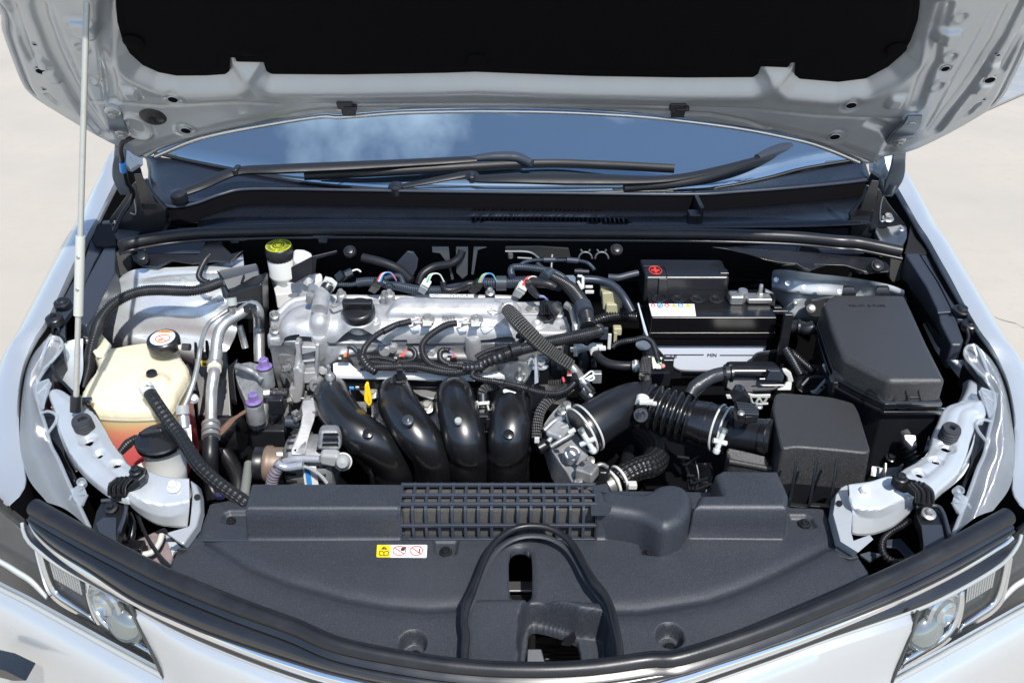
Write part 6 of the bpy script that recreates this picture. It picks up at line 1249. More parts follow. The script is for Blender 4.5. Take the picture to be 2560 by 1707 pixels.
def intake():
    t = thing('air_intake_duct', 'fat glossy black air hose with bellows between throttle body and filter box', 'intake hose', T('F','1900,500,80')[0])
    tube('elbow', T('F','1400,690,86.2 1480,640,86.6 1600,565,87 1720,495,87.2 1840,440,87.2 1960,415,87')+T('G','250,450,86.8'), [.037,.0365,.036,.0355,.035,.0345,.034,.034], satin, t, seg=34)
    tube('elbow_lip', T('F','1385,700,86.1 1420,678,86.3'), .0395, satin, t, seg=34); tube('elbow_lip', T('F','1440,665,86.4 1455,656,86.5'), .0385, gloss, t, seg=34)
    tube('bellows', T('G','240,448,86.7 420,510,86.5 650,588,86.2'), .0385, gloss, t, seg=36, corr=(.0118,.011), sharp=80)
    tube('coupler', T('G','640,585,86.2 800,630,86.2 1010,690,86.2'), [.033,.0355,.036,.036], gloss, t, seg=36)
    tube('coupler_bead', T('G','800,632,86.2 815,636,86.2'), .0370, gloss, t, seg=36); tube('coupler_bead', T('G','1015,692,86.2 1035,698,86.2'), .0378, gloss, t, seg=36)
    def clampring(c, ax, r, nm):
        ax = Vector(ax).normalized(); u = ax.orthogonal().normalized(); b = ax.cross(u)
        for s in (-.006, .006): P = [c+ax*s+(u*math.cos(a)+b*math.sin(a))*r for a in np.linspace(0, 2*math.pi, 50)]; tube('clamp_wire', P, .0018, lplast, t, seg=6, step=.005)
    a = T('G','900,655,86.2')[0]; b = T('G','1010,690,86.2')[0]; d = b-a; clampring((a+b)/2, d, .0375, 'r')
    a2 = T('F','1400,690,86.2')[0]; b2 = T('F','1480,640,86.6')[0]; clampring(a2+(b2-a2)*.25, b2-a2, .0400, 'l')
    def screw(fr, top, bot, w):
        P = T(fr, top+' '+bot); tube('clamp_screw', P, .0042, lplast, t, seg=12); m_ = P[0]*.45+P[1]*.55; tube('clamp_bar', [m_+Vector(w), m_-Vector(w)], .0040, wplast, t, seg=10)
        lathe('screw_head', [(.0055,-.003),(.0055,.002),(.004,.004),(0,.004)], P[1], (P[1]-P[0]), wplast, t, seg=14); lathe('screw_head', [(.0055,-.003),(.0055,.003),(0,.003)], P[0], (P[0]-P[1]), steel, t, seg=6)
    screw('G','980,690,@109.6','905,890,@108.8',(.010,0,-.003)); screw('F','1385,690,@110','1500,885,@109.4',(.010,-.002,.007))
    tube('clamp_tab', T('F','1265,710,@112 1320,680,@112'), .0038, wplast, t, seg=8)
    lathe('vent_port', [(.0125,-.02),(.0125,-.003),(.011,0),(.011,.003),(.0065,.003),(.0065,-.003),(0,-.003)], T('F','1970,540,89')[0], (-.2,-.75,.65), gloss, t, seg=28)
    box('port_tab', T('F','1960,520,90')[0], (.006,.006,.010), slate, t, bevel=.001)
    tube('port_spring', T('F','1915,590,88 1940,575,88.4 1970,595,88 1985,610,87.8'), .0014, steel, t, seg=6)
    # breather hose coming down onto the duct
    h = thing('breather_hose', 'short black hose with a ribbed sleeve and white clamp dropping onto the intake duct', 'hose', T('F','2000,200,88')[0])
    tube('sleeve', T('B','2020,1335,92 2010,1420,91.6 2005,1500,91')+T('F','2010,170,90.5'), [.0088,.0095,.0095,.009], braid, h, seg=18, flat=1.0); tube('lower_hose', T('F','2010,160,90.3 2020,220,90 2000,320,89.6 1985,420,89.2 1965,500,89'), [.0095,.0092,.0088,.0088], tape, h, seg=18)
    tube('spring_clamp', T('F','1990,370,90 1975,430,89.6'), .0105, wplast, h, seg=20)
    box('clamp_ear', T('F','2020,410,91')[0], (.022,.008,.006), lplast, h, bevel=.001); box('clamp_ear', T('F','2080,425,90.6')[0], (.014,.006,.005), lplast, h, bevel=.001)
intake()
# ================================================================== WIRING AND HOSES
def H_(name, label, cat, s_list, main=None):
    return thing(name, label, cat, s_list)
def looms():
    t = thing('wiring_loom', 'bundle of ribbed black cable conduits crossing the front of the valve cover', 'wiring loom', T('A','1800,1400,89')[0])
    big = (.0042,.0020)
    def c(fr_s, r, mat=corr, pitch=None, par=t, name='conduit', seg=16, label=None):
        P = []
        for f, s in fr_s: P += T(f, s)
        p = pitch or max(.0032, r*.42 if not hasattr(r,'__len__') else .0042)
        return tube(name, P, r, mat, par, corr=(p, p*.34), seg=seg, sharp=80, label=label)
    c([('A','1665,958,94 1580,975,94 1480,1010,94 1350,1080,93.5 1250,1170,92.5 1205,1260,91 1215,1340,89.8 1300,1395,89.4')], .0055, pitch=.0032)
    tube('conduit_sleeve', T('A','1672,955,94.1 1600,972,94.1 1560,980,94.1'), .0060, tape, t, corr=(.003,.0006)); tube('conduit_sleeve', T('A','1500,1005,94 1400,1055,93.8'), .0059, tape, t, corr=(.003,.0005))
    c([('A','2120,972,94 2030,988,94 1930,1040,93.6 1830,1120,92.8 1785,1200,91.8 1800,1290,90.6 1870,1370,89.8 2000,1415,89.4 2100,1425,89.3 2250,1420,89.3')], .0062, pitch=.0034)
    c([('A','1190,1350,89.6 1280,1400,89.3 1400,1398,89.3 1550,1398,89.3 1700,1395,89.2 1850,1420,89 2000,1448,88.9 2130,1450,88.9 2260,1430,89')], .0075, pitch=.0036)
    c([('A','1055,1200,90.4 1100,1205,90.4 1150,1255,90.2 1180,1330,89.6 1240,1390,89.3')], .0046, corrb)
    c([('A','1645,1215,90.2 1690,1225,90.2 1718,1270,90 1700,1320,89.8 1630,1345,89.6 1550,1350,89.5')], .0048)
    c([('A','2055,1240,90 2000,1232,90 1962,1260,90 1965,1320,89.8 2010,1360,89.7 2080,1380,89.6')], .0052)
    c([('A','1270,1310,90 1350,1308,90 1450,1325,89.9 1530,1345,89.8')], .0046); c([('A','1290,1350,89.9 1400,1360,89.8 1500,1372,89.8')], .0044, tape)
    tube('loom_tape', T('A','1180,1230,91 1200,1310,90.2 1250,1390,89.5 1330,1450,89'), [.006,.008,.0085,.007], tape, t, seg=14, corr=(.006,.0012)); tube('loom_tape', T('A','2050,1385,90 2180,1395,90'), .0056, satin, t, corr=(.003,.0008)); tube('loom_tape', T('A','2190,1350,89.8 2260,1355,89.8 2320,1380,89.6'), .0045, gloss, t); tube('loom_tape', T('A','2190,1410,89.6 2352,1400,89.8')+T('B','420,1370,89.8'), [.0082,.0095,.0105], tape, t, seg=16, corr=(.007,.0015))
    for f, x, y in (('A',1568,1392),): tube('cable_tie', T(f,'%d,%d,89.4 %d,%d,89.4' % (x-14,y,x+14,y)), .0085, satin, t, seg=18); 
    box('clip_tongue', T('A','1568,1470,89.6')[0], (.010,.006,.020), gloss, t, bevel=.001)
    # injector plugs
    for f, x, y, col in (('A',1022,1315,pinkw),('A',1565,1315,pinkw),('A',2080,1322,grnw)):
        p = T(f,'%d,%d,89.2' % (x,y))[0]; k = box('injector_plug', p, (.017,.010,.009), gloss, t, bevel=.001); box('plug_seal', p+Vector((.004,-.002,.006)), (.009,.004,.003), orange, k, bevel=.0008); box('plug_mark', p+Vector((-.006,-.007,.004)), (.005,.002,.004), lplast, k, bevel=.0004)
    for s, m_ in (('1040,1300,90 1048,1265,90.4 1058,1225,90.6',pinkw),('1056,1300,90 1058,1260,90.4 1062,1225,90.6',blacks),('1575,1300,90 1600,1255,90.3 1640,1228,90.4',pinkw),('1590,1300,90 1625,1260,90.3',pinkw),('2100,1305,90 2085,1270,90.2 2055,1245,90.3',bluep),('2115,1305,90 2090,1265,90.3 2060,1240,90.3',pinkw)): tube('wire', T('A', s), .0012, m_, t, seg=6, step=.003)
    # knock / ground leads at the end of the two loops
    for x0, y0 in ((0,0),(475,5)):
        for dy in (-28, 15, 22): tube('wire', T('A','%d,%d,94.2 %d,%d,94.8 %d,%d,94.6' % (1670+x0,955+y0,1715+x0,948+y0+dy*.6,1780+x0,945+y0+dy)), .0011, whw if dy != 15 else alup, t, seg=6, step=.003)
        for dy in (-22, 22): tube('crimp', T('A','%d,%d,94.6 %d,%d,94.6' % (1715+x0,945+y0+dy,1750+x0,945+y0+dy)), .0026, lplast, t, seg=8); tube('crimp', T('A','%d,%d,94.6 %d,%d,94.6' % (1752+x0,945+y0+dy,1775+x0,945+y0+dy)), .0016, pinkw, t, seg=8)
        p = T('A','%d,%d,93.8' % (1842+x0, 945+y0))[0]; prism('ring_terminal', T('A','%d,%d,94.2 %d,%d,94.2 %d,%d,94.2 %d,%d,94.2' % (1785+x0,900+y0,1850+x0,895+y0,1880+x0,985+y0,1790+x0,990+y0)), .003, lplast, t, bevel=.001); bolt(t, p+Vector((0,0,.002)), (0,-.35,.94), .0078, steel, 'terminal_bolt', h=.006)
    # big conduit over the cover
    c([('B','375,1385,89.8 480,1335,90.5 650,1272,91.8 800,1228,92.8 1000,1172,93.4 1200,1128,94 1400,1085,94.6 1500,1062,94.8 1560,1045,95 1545,1015,95.2')], [.0095,.0102,.0104,.0106,.0106,.0106,.0108,.0098], pitch=.0031, seg=20)
    tube('loom_tape', T('B','350,1395,89.8 430,1360,90.3 540,1318,91.2 640,1282,91.9'), [.0100,.0105,.0112,.0106], tape, t, seg=18, corr=(.009,.0016)); 
    c([('B','350,1310,91 390,1280,91.4 480,1240,92 600,1205,92.6 740,1185,92.8 800,1140,93 815,1110,93 760,1095,92.8')], .0050); tube('conduit_sleeve', T('B','680,1210,93.2 775,1180,93.4'), .0066, tape, t, corr=(.003,.0006)); tube('conduit_sleeve', T('B','700,1240,92.8 790,1215,93.1'), .0114, tape, t, corr=(.003,.0005), seg=20)
    # rear loop going up and back
    c([('B','1445,1020,95 1440,930,95.8 1415,830,96.6 1370,740,97.2 1300,650,97.6 1230,590,98 1130,530,98.2 1040,480,98.3 955,395,98.3')], [.0128,.0128,.0128,.0128,.012,.0095,.0075,.0065,.0055], pitch=.0042, seg=20)
    tube('conduit_clamp', T('B','1425,875,96.4 1395,790,96.9'), .0148, slate, t, seg=24); tube('conduit_clamp', T('B','1455,1010,95.2 1450,960,95.6'), .0138, satin, t, seg=20, corr=(.0045,.001))
    c([('B','1235,555,98.3 1180,510,98.5 1080,465,98.5 960,440,98.5 830,425,98.4 720,425,98 695,460,97.6 705,510,97.2')], .0066, corrb); tube('conduit_clamp', T('B','1020,520,98.9 1085,470,98.9'), .0095, corrb, t, corr=(.003,.0006))
    c([('B','770,420,98.4 820,380,98.6 900,358,98.6 1010,352,98.6 1150,355,98.5 1250,355,98.5 1350,360,98.3 1440,380,98 1490,420,97.7 1512,450,97.4')], .0038, corrb); tube('conduit_sleeve', T('B','1015,352,98.8 1130,352,98.8'), .0048, slate, t); tube('conduit_sleeve', T('B','1245,353,98.8 1355,362,98.7'), .0056, corrb, t)
    tube('plug_body', T('B','1320,465,97 1400,468,97'), .0062, satin, t, seg=8); tube('plug_body', T('B','1400,468,97 1460,470,97'), .0048, gloss, t, seg=8)
    # conduit along the rear of the cover
    c([('A','940,590,95 1050,595,95 1120,590,95 1180,565,95.2')], .0045, corrb, pitch=.0036); c([('A','1150,575,95 1250,565,95.2 1380,570,95.2 1450,600,95 1560,610,95 1700,640,94.8 1850,650,94.8 1990,645,94.8 2120,620,94.9 2300,600,95')], [.0088,.0090,.0080,.0090,.0092,.0088,.0084,.0084,.0086], corrb, pitch=.0038, seg=18)
    c([('A','1410,540,96 1480,515,96.2 1560,512,96.2 1590,560,95.6 1610,620,95')], .0056, corrb)
    c([('B','440,580,95.2 560,580,95.4 750,570,95.6 900,565,95.8 1050,570,96 1180,610,96.2')], [.0105,.0108,.0112,.0112,.0108,.0100], corrb, pitch=.0044, seg=18); tube('conduit_clamp', T('B','550,580,95.6 650,580,95.6'), .0138, slate, t, seg=24)
    tube('loom_tape', T('A','1990,575,96 2010,640,95.4 2110,640,95.2 2230,590,95.4 2352,590,95.4'), .0060, tape, t, seg=12); 
    # coil plugs standing behind the cover
    def plug(x, y, f, m_, tilt, wires, s=1):
        a = T(f,'%d,%d,95' % (x, y))[0]; b = T(f,'%d,%d,97.5' % (x+tilt, y-75))[0]; k = tube('coil_plug', [a, b], .0095*s, m_, t, seg=4, step=.05); tube('plug_collar', [a+(b-a)*.55, a+(b-a)*.75], .0106*s, m_, k, seg=4, step=.05)
        for i, w_ in enumerate(wires): tube('wire', [b+Vector((-.003+i*.003,0,0)), b+Vector((.006+i*.002,.004,.014)), b+Vector((.022,.010,.012)), b+Vector((.030,.012,-.004))], .0012, w_, k, seg=6, step=.003)
    plug(1300,640,'A',gloss,60,(pinkw,whw,bluep)); plug(1790,650,'A',wplast,40,(whw,grnw,whw)); plug(2280,650,'A',gloss,70,(grnw,orange,bluep)); plug(760,680,'B',lplast,60,(pinkw,pinkw,whw),1.15)
    tube('plug_lead', T('B','860,580,97.6 900,640,97 940,690,96.6 970,710,96.4'), [.009,.008,.0065,.005], tape, t, seg=12); tube('plug_lead', T('B','840,580,97.8 920,570,98 1060,590,98 1130,620,97.5'), [.0085,.009,.008,.0065], tape, t, seg=12)
    for i, m_ in enumerate((whw,bluep,purple)): tube('wire', T('B','%d,%d,96.4 %d,%d,96.6 %d,%d,96' % (970,702+i*6,1020+i*6,712+i*5,1045+i*6,745)), .0013, m_, t, seg=6, step=.003)
    tube('dark_plug', T('A','960,540,96 1020,490,97'), .010, gloss, t, seg=4, step=.05); tube('dark_plug', T('A','1030,500,96.6 1100,470,97'), .008, gloss, t, seg=6); tube('wire', T('A','1100,460,97.6 1150,445,97.8 1185,470,97.4'), .0016, whw, t, seg=6)
    # lower conduit to the throttle
    c([('F','330,105,89.4 315,150,89 370,180,88.8 480,200,88.8 600,220,88.8 720,245,88.7 850,280,88.6 960,310,88.5 1080,325,88.5 1180,315,88.6 1270,270,88.9 1325,205,89.2 1330,160,89.4')], .0050, pitch=.0034); tube('conduit_sleeve', T('F','520,205,89 630,228,89'), .0056, tape, t, corr=(.003,.0005)); tube('conduit_sleeve', T('F','770,258,88.9 870,285,88.9'), .0056, tape, t, corr=(.003,.0005)); tube('loom_tape', T('F','1320,215,89.5 1330,150,89.8'), .0070, tape, t)
    # sensor with harness plug
    s = thing('camshaft_control_valve', 'black solenoid plug with red and yellow wires between valve cover and intake duct', 'sensor', T('F','1050,100,86')[0])
    box('valve_body', T('F','1015,90,88')[0], (.020,.026,.046), gloss, s, bevel=.002); box('valve_body', T('F','1150,80,88')[0], (.026,.026,.032), satin, s, bevel=.002); box('plug', T('F','1220,85,88.6')[0], (.014,.022,.026), gloss, s, bevel=.002); box('plug_band', T('F','1180,50,89.5')[0], (.012,.024,.006), slate, s, bevel=.001)
    prism('mounting_plate', T('F','925,-20,@128 945,-20,@128 965,220,@126 925,240,@126'), (.002,.02,0), alup, s, bevel=.0006)
    for y in (25, 30): bolt(s, T('F','%d,%d,89.6' % (915 if y == 25 else 1000, y))[0], (-.2,-.6,.7), .0085, alup, 'bolt')
    for i, m_ in enumerate((yel,orange,pinkw,pinkw,whw)): tube('wire', T('F','1250,%d,89.6 1290,%d,89.9 1320,150,89.8' % (95+i*14, 110+i*10)), .0013, m_, s, seg=6, step=.003)
    tube('wire_mark', T('F','1205,170,88.6 1215,215,88.2'), .002, pinkw, s, seg=6)
    # braided hose over the cover
    b = thing('braided_breather_hose', 'thick braided black hose running diagonally from the valve cover end', 'hose', T('B','1000,1200,92')[0])
    tube('hose', T('B','655,835,97.5 690,870,97.3 780,975,96.6 900,1095,95.2 1020,1200,93.6 1120,1275,92.4 1230,1350,91.4 1290,1390,90.8'), [.0110,.0128,.0130,.0124,.0115,.0108,.0104], M('diamond_braid', (.010,.010,.010), .36, uvb=(13, 115, 1.0, (.22,.22,.21))), b, seg=26)
    tube('hose_end_tube', T('B','1265,1370,91 1340,1460,90 1400,1540,89.4')+T('F','1440,260,88.4'), [.0075,.0082,.0078,.0078], steel, b, seg=20); tube('end_collar', T('F','1395,235,88.8 1480,330,87.8'), .0100, gloss, b, seg=24); tube('end_socket', T('F','1400,290,88 1480,370,87'), .0125, gloss, b, seg=24)
    w = T('F','1365,190,90 1420,155,90.4 1480,110,90.8 1505,130,90.8 1480,165,90.6 1430,185,90.4 1490,150,90.6 1510,180,90.4 1470,200,90.2 1420,180,90.2'); tube('spring_clip', w, .0018, wplast, b, seg=8, step=.003)
    box('clip_block', T('F','1535,165,89.5')[0], (.016,.012,.020), alup, b, bevel=.002)
    g = thing('braided_vacuum_hose', 'curved braided hose with a white mark on its end beside the rightmost runner', 'hose', T('F','950,600,83')[0])
    tube('hose', T('F','1290,265,87.2 1220,310,87 1120,355,86.8 1040,420,86.4 985,500,85.6 960,590,84.6 950,680,83.6 945,770,82.6'), .0085, M('cross_braid', (.010,.010,.011), .36, uvb=(9, 105, 1.0, (.24,.24,.24))), g, seg=22); box('white_mark', T('F','948,750,83.8')[0]+Vector((0,-.009,.0)), (.008,.004,.010), wplast, g, bevel=.001)
    tube('hose', T('F','1290,190,87.6 1180,215,87.4 1060,225,87'), .0045, braid, g, seg=12)
    # rubber coolant pipes between engine and battery
    k = thing('coolant_hose', 'worn grey black hose dropping straight down right of the valve cover, white clamp on top', 'hose', T('B','1400,1300,85')[0])
    k2 = thing('coolant_hose', 'smooth black hose curving right from a white clamp to the small solenoid valve', 'hose', T('B','1650,1380,85')[0])
    tube('hose', T('B','1375,1200,88.5 1400,1290,87 1412,1370,85.4 1395,1450,83.6'), .0090, M('worn_hose_rubber', (.03,.034,.04), .34, bump=(60,.3,.002), mott=((.08,.09,.10), 70, .5, .7)), k, seg=22)
    tube('hose', T('B','1500,1210,90 1550,1300,89.4 1640,1365,89 1760,1388,89 1890,1392,89'), .0080, rubber, k2, seg=22)
    tube('spring_clamp', T('B','1360,1205,88.6 1375,1255,88.1'), .0102, wplast, k, seg=22); tube('spring_clamp', T('B','1500,1205,90.1 1525,1255,90'), .0092, wplast, k2, seg=22)
    for p in ('1310,1230,88.8','1430,1215,89','1560,1190,91','1590,1215,90.8'): box('clamp_ear', T('B', p)[0], (.012,.008,.006), wplast, k, bevel=.001)
    tube('ribbed_conduit', T('B','1500,1330,87 1510,1400,85.6')+T('F','1500,60,85 1490,200,83'), .0050, corr, k, corr=(.004,.0016)); tube('metal_pipe', T('B','1230,790,95.5 1290,830,95.2 1320,920,94.4 1340,1010,93.4'), [.0065,.007,.007,.0065], alup, k, seg=16); tube('metal_pipe', T('B','1330,1180,89.4 1330,1300,87.8'), .004, steel, k, seg=8); tube('pipe_collar', T('B','1310,1030,93.6 1370,1020,93.6'), .0085, wplast, k, seg=12)
    box('bracket', T('B','1605,1070,94')[0], (.014,.006,.022), slate, k, bevel=.001); box('bracket', T('B','1660,1150,91.6')[0], (.006,.004,.030), lplast, k, bevel=.001)
    # blue-grey hose towards the firewall
    f = thing('heater_hose', 'smooth blue black hose curving down between the rear loom and the battery', 'hose', T('B','1700,620,94')[0])
    tube('hose', T('B','1335,548,96 1450,543,96 1570,556,95.8 1680,595,95.4 1760,665,94.6 1820,750,93.6 1880,860,92'), .0076, M('blue_black_hose', (.022,.032,.050), .38, rvar=.06), f, seg=22); prism('mount_plate', T('B','1180,500,96.6 1310,500,96.6 1330,520,96.6 1328,600,95.6 1200,590,95.8'), .003, M('blue_grey_steel', (.22,.28,.34), .35, .5), f, bevel=.001)
    for s in ('1350,510,97.2 1395,515,97.2','1350,560,96.8 1395,640,95.6','1400,520,97 1400,630,95.8'): tube('clamp', T('B', s), .0028, wplast, f, seg=6)
    box('clip', T('B','1460,615,95.5')[0], (.014,.004,.005), wplast, f); box('clip', T('B','1465,665,94.5')[0], (.016,.004,.006), wplast, f); tube('hose_tail', T('B','1650,520,96 1750,525,96 1850,500,96.3 1940,480,96.5'), .0062, slate, f, seg=12)
    d = thing('battery_conduit', 'wide ribbed black conduit entering below the left edge of the battery', 'conduit', T('B','1700,920,88')[0])
    tube('conduit', T('B','1500,960,89 1580,930,89.4 1680,905,89.6 1790,900,89.6 1920,915,89.4'), .0115, gloss, d, corr=(.0048,.0026), seg=22, sharp=80)
    e = thing('relay_connector', 'olive beige plastic connector block left of the battery', 'connector', T('B','1660,750,90')[0])
    box('block', T('B','1680,720,92.5')[0], (.036,.028,.036), beige, e, R=Matrix.Rotation(-.1,3,'Y'), bevel=.003); box('block_step', T('B','1690,820,91')[0], (.026,.02,.024), beige, e, bevel=.003); box('block_ear', T('B','1600,650,93.6')[0], (.012,.014,.020), beige, e, bevel=.002); box('block_lower', T('B','1735,1040,88')[0], (.016,.016,.016), beige, e, bevel=.003); box('block_lower', T('B','1715,1100,87')[0], (.006,.012,.020), beige, e, bevel=.001)
    # purge valve ahead of the battery
    v = thing('purge_valve', 'small black solenoid valve with two red seals in its plug, ahead of the battery', 'valve', T('B','2150,1400,88')[0])
    prism('valve_body', T('B','1980,1350,91 2060,1290,92 2240,1290,92 2275,1350,91 2265,1450,90 2060,1470,89.6 1990,1440,90'), .03, satin, v, bevel=.003); tube('valve_neck', T('B','1890,1395,89.4 1950,1390,89.6'), .0100, steel, v, seg=20); tube('neck_band', T('B','1905,1392,89.5 1925,1392,89.5'), .0108, lplast, v, seg=20)
    box('plug', T('B','2230,1375,93')[0], (.018,.012,.024), gloss, v, bevel=.002); 
    for y in (1342, 1390): lathe('wire_seal', [(.0034,0),(.0034,.006),(.002,.007),(0,.007)], T('B','2188,%d,93' % y)[0], (-.3,-.8,.5), M('red_seal', (.62,.24,.20), .5), v, seg=14)
    tube('wire', T('B','2140,1350,93 2160,1375,93 2190,1392,93.2'), .0014, grnw, v, seg=6, step=.003)
    tube('conduit', T('B','1690,1205,93 1730,1170,93.6 1800,1150,94 1900,1135,94.6 2000,1115,95 2070,1150,94.8 2105,1220,94.2 2125,1300,93.4 2145,1350,93'), .0048, tape, v, corr=(.0032,.0009), seg=14); lathe('valve_flange', [(.0125,0),(.0125,.0015),(.006,.002)], T('B','1990,1190,92')[0], (0,-.2,1), brushed, v)
    prism('valve_bracket', T('F','2080,165,88 2240,150,88 2225,210,87 2160,290,85.5 2100,270,86'), .003, alup, v, bevel=.001)
    prism('valve_stalk', T('B','2000,1180,91.6 2060,1180,91.6 2150,1260,91 2180,1300,91 2020,1300,91'), .02, satin, v, bevel=.004)
    # radiator hose, lower right of the throttle body
    r = thing('radiator_hose', 'thick ribbed radiator hose with a cream spring clamp, right of the throttle body', 'hose', T('F','1950,1080,76')[0])
    tube('hose', T('F','1740,1180,79 1820,1120,79.4 1930,1070,79.4 2040,1040,79 2110,980,78 2110,900,76.5 2050,820,75 1950,760,73.5'), [.0185,.0195,.021,.022,.022,.022,.021,.020], hoseb, r, seg=30)
    ax_ = (T('F','1900,1090,79.4')[0]-T('F','1760,1165,79')[0]).normalized(); cc = T('F','1770,1160,79')[0]; u_ = ax_.orthogonal().normalized(); b_ = ax_.cross(u_)
    for s in (-.016, -.002): tube('spring_clamp', [cc+ax_*s+(u_*math.cos(a)+b_*math.sin(a))*.0215 for a in np.linspace(0, 2*math.pi, 40)], .0024, wplast, r, seg=8, step=.004)
    box('clamp_ear', T('F','1885,1225,79.4')[0], (.014,.012,.010), lplast, r, bevel=.002); tube('hose_neck', [cc-ax_*.03, cc-ax_*.010], .0165, steel, r, seg=24)
    lathe('bleed_cap', [(.0112,-.02),(.0112,.0),(.010,.003),(.010,.007),(.0085,.009),(0,.009)], T('F','1600,1110,81')[0], (0,-.15,1), satin, r, seg=26); box('cap_slot', T('F','1600,1098,82.0')[0], (.010,.003,.002), gloss, r)
    tube('bypass_pipe', T('F','1500,1070,82 1545,1030,83 1590,1020,83 1640,1050,82.4'), .0035, steel, r, seg=12)
    tube('hose_hidden', T('F','1830,1100,76 1850,950,74 1900,800,73'), .014, rubber, r, seg=20)
    m = thing('cable_bracket', 'black webbed plastic bracket in the gap beneath the intake bellows', 'bracket', T('G','740,1150,76')[0])
    for s in ('590,1020,78 640,1130,76 680,1280,75','700,980,79 730,1150,77 700,1290,75','830,1010,79 870,1130,77 800,1290,75','620,1130,76.6 690,1135,76.8','680,1205,76.5 830,1150,78','700,1270,76 860,1210,77.4','600,1030,78 740,940,80','640,960,79.5 520,945,80'): tube('web_rib', T('G', s), .0026, satin, m, seg=8)
    prism('web_plate', T('G','590,1010,74 860,1000,74 880,1300,72 640,1310,72'), .004, gloss, m, bevel=.001)
looms()
def right_side():
    e = thing('relay_unit', 'flat black control box with a chamfered corner and grey latch, in front of the battery', 'control box', T('G','1300,200,84')[0])
    prism('unit_box', T('G','1062,75,@132 1520,75,@132 1560,110,@132 1575,200,@131 1530,290,@130 1440,330,@129.5 1220,330,@129.5 1060,310,@130 990,290,@130 990,150,@131.5'), (0,.04,-.01), satin, e, bevel=.005)
    tube('unit_top', T('G','1065,115,@131 1300,115,@131 1500,118,@131'), .0095, satin, e, seg=20)
    prism('unit_window', T('G','1430,105,@128.6 1530,105,@128.6 1570,150,@128.6 1565,190,@128.6 1540,200,@128.6 1390,200,@128.6'), (0,.006,0), slate, e, bevel=.001); prism('unit_window_frame', T('G','1410,98,@128.9 1525,98,@128.9 1575,140,@128.9 1545,206,@128.9 1365,200,@128.9 1375,160,@128.9'), (0,.006,0), gloss, e, bevel=.001)
    tube('unit_line', T('G','1330,184,@128.8 1380,184,@128.8'), .0012, alup, e, seg=5); tube('unit_line', T('G','1335,235,@128.6 1350,245,@128.6 1570,245,@128.6'), .0014, alup, e, seg=5)
    prism('grey_latch', T('G','1555,98,@128.4 1595,98,@128.4 1640,130,@128.4 1665,210,@128.4 1648,225,@128.4 1605,215,@128.4 1600,170,@128.4 1560,125,@128.4'), (0,.008,0), lplast, e, bevel=.0025); prism('grey_latch', T('G','1600,220,@128.2 1650,225,@128.2 1640,300,@127.6 1500,300,@127.6 1560,270,@127.8'), (0,.006,0), lplast, e, bevel=.002)
    a = T('G','1000,345,@128.5 1080,345,@128.5 1085,380,@128.5 1010,380,@128.5'); prism('grey_bracket', a, (0,.004,0), lplast, e, bevel=.001); prism('grey_bracket', T('G','1215,330,@127.6 1290,345,@127.6 1440,340,@127.6 1430,372,@127.6 1240,370,@127.6'), (0,.004,0), lplast, e, bevel=.001)
    for s in ('1240,372,@127.4 1275,428,@127.2 1410,425,@127.2','1290,425,@127.2 1325,372,@127.4 1360,425,@127.2 1400,372,@127.4'): tube('bracket_truss', T('G', s), .0022, gplast, e, seg=6)
    tube('cable_ring', T('G','985,130,88.8 1010,128,88.9'), .0150, gloss, e, seg=24); tube('cable_ring', T('G','1040,128,88.9 1060,128,88.9'), .0150, gloss, e, seg=24)
    tube('taped_cable', T('G','640,345,86.5 680,280,87.2 770,215,88 870,160,88.6 990,130,88.8 1060,126,88.9'), [.010,.0115,.012,.012,.012,.0115], M('cloth_tape', (.030,.034,.042), .36, bump=(90,.7,.002)), e, seg=22); tube('mesh_cable', T('G','620,350,85.8 700,300,86.6 780,220,87.8'), .0105, braid, e, seg=18)
    c = thing('main_connector', 'black connector with a light grey locking lever beside the fuse box', 'connector', T('G','1850,200,86')[0])
    prism('connector_body', T('G','1800,112,@136 1960,105,@136 2060,120,@136 2090,200,@134 2060,250,@133 1900,330,@132 1740,330,@132 1690,280,@132 1700,200,@134'), (0,.04,-.01), satin, c, bevel=.004)
    tube('body_rim', T('G','1740,250,@131.5 1830,170,@132.5 1990,168,@132.5'), .003, slate, c, seg=8)
    prism('locking_lever', T('G','1945,60,@132 1965,45,@132 2020,65,@132 2065,130,@132 2070,190,@132 2030,210,@132 1985,190,@132 1975,120,@132'), (0,.006,0), lplast, c, bevel=.002)
    prism('locking_lever', T('G','1985,180,@131.6 2045,210,@131.6 1900,345,@130 1840,335,@130 1830,315,@130 1880,300,@130.2'), (0,.006,0), gplast, c, bevel=.002)
    for k in range(5): prism('lever_slot', T('G','%d,%d,@130.6 %d,%d,@130.6 %d,%d,@130.6 %d,%d,@130.6' % (1995-k*30,205+k*26,2015-k*30,215+k*26,2003-k*30,232+k*26,1983-k*30,222+k*26)), (0,.0012,0), satin, c, bevel=0)
    box('lever_window', T('G','2000,105,@131.6')[0], (.006,.002,.006), ink, c); box('lever_mark', T('G','1990,70,@131.6')[0], (.008,.002,.003), grnw, c)
    tube('conduit', T('H','500,165,90.5 560,170,90.8 640,195,90.8 710,245,90.3 765,330,89.4 785,430,88 780,500,86.6 770,545,85.6'), [.0100,.0102,.010,.0098,.0095,.0092,.009], satin, c, corr=(.0046,.0018), seg=20, sharp=80); tube('conduit_tape', T('H','495,165,90.6 560,172,90.9 630,192,90.9'), .0112, tape, c, seg=20); tube('conduit_cuff', T('H','485,205,90 515,190,90.4'), .0120, gloss, c, seg=16); box('cuff_tab', T('H','500,260,89.6')[0], (.010,.006,.020), satin, c, bevel=.001)
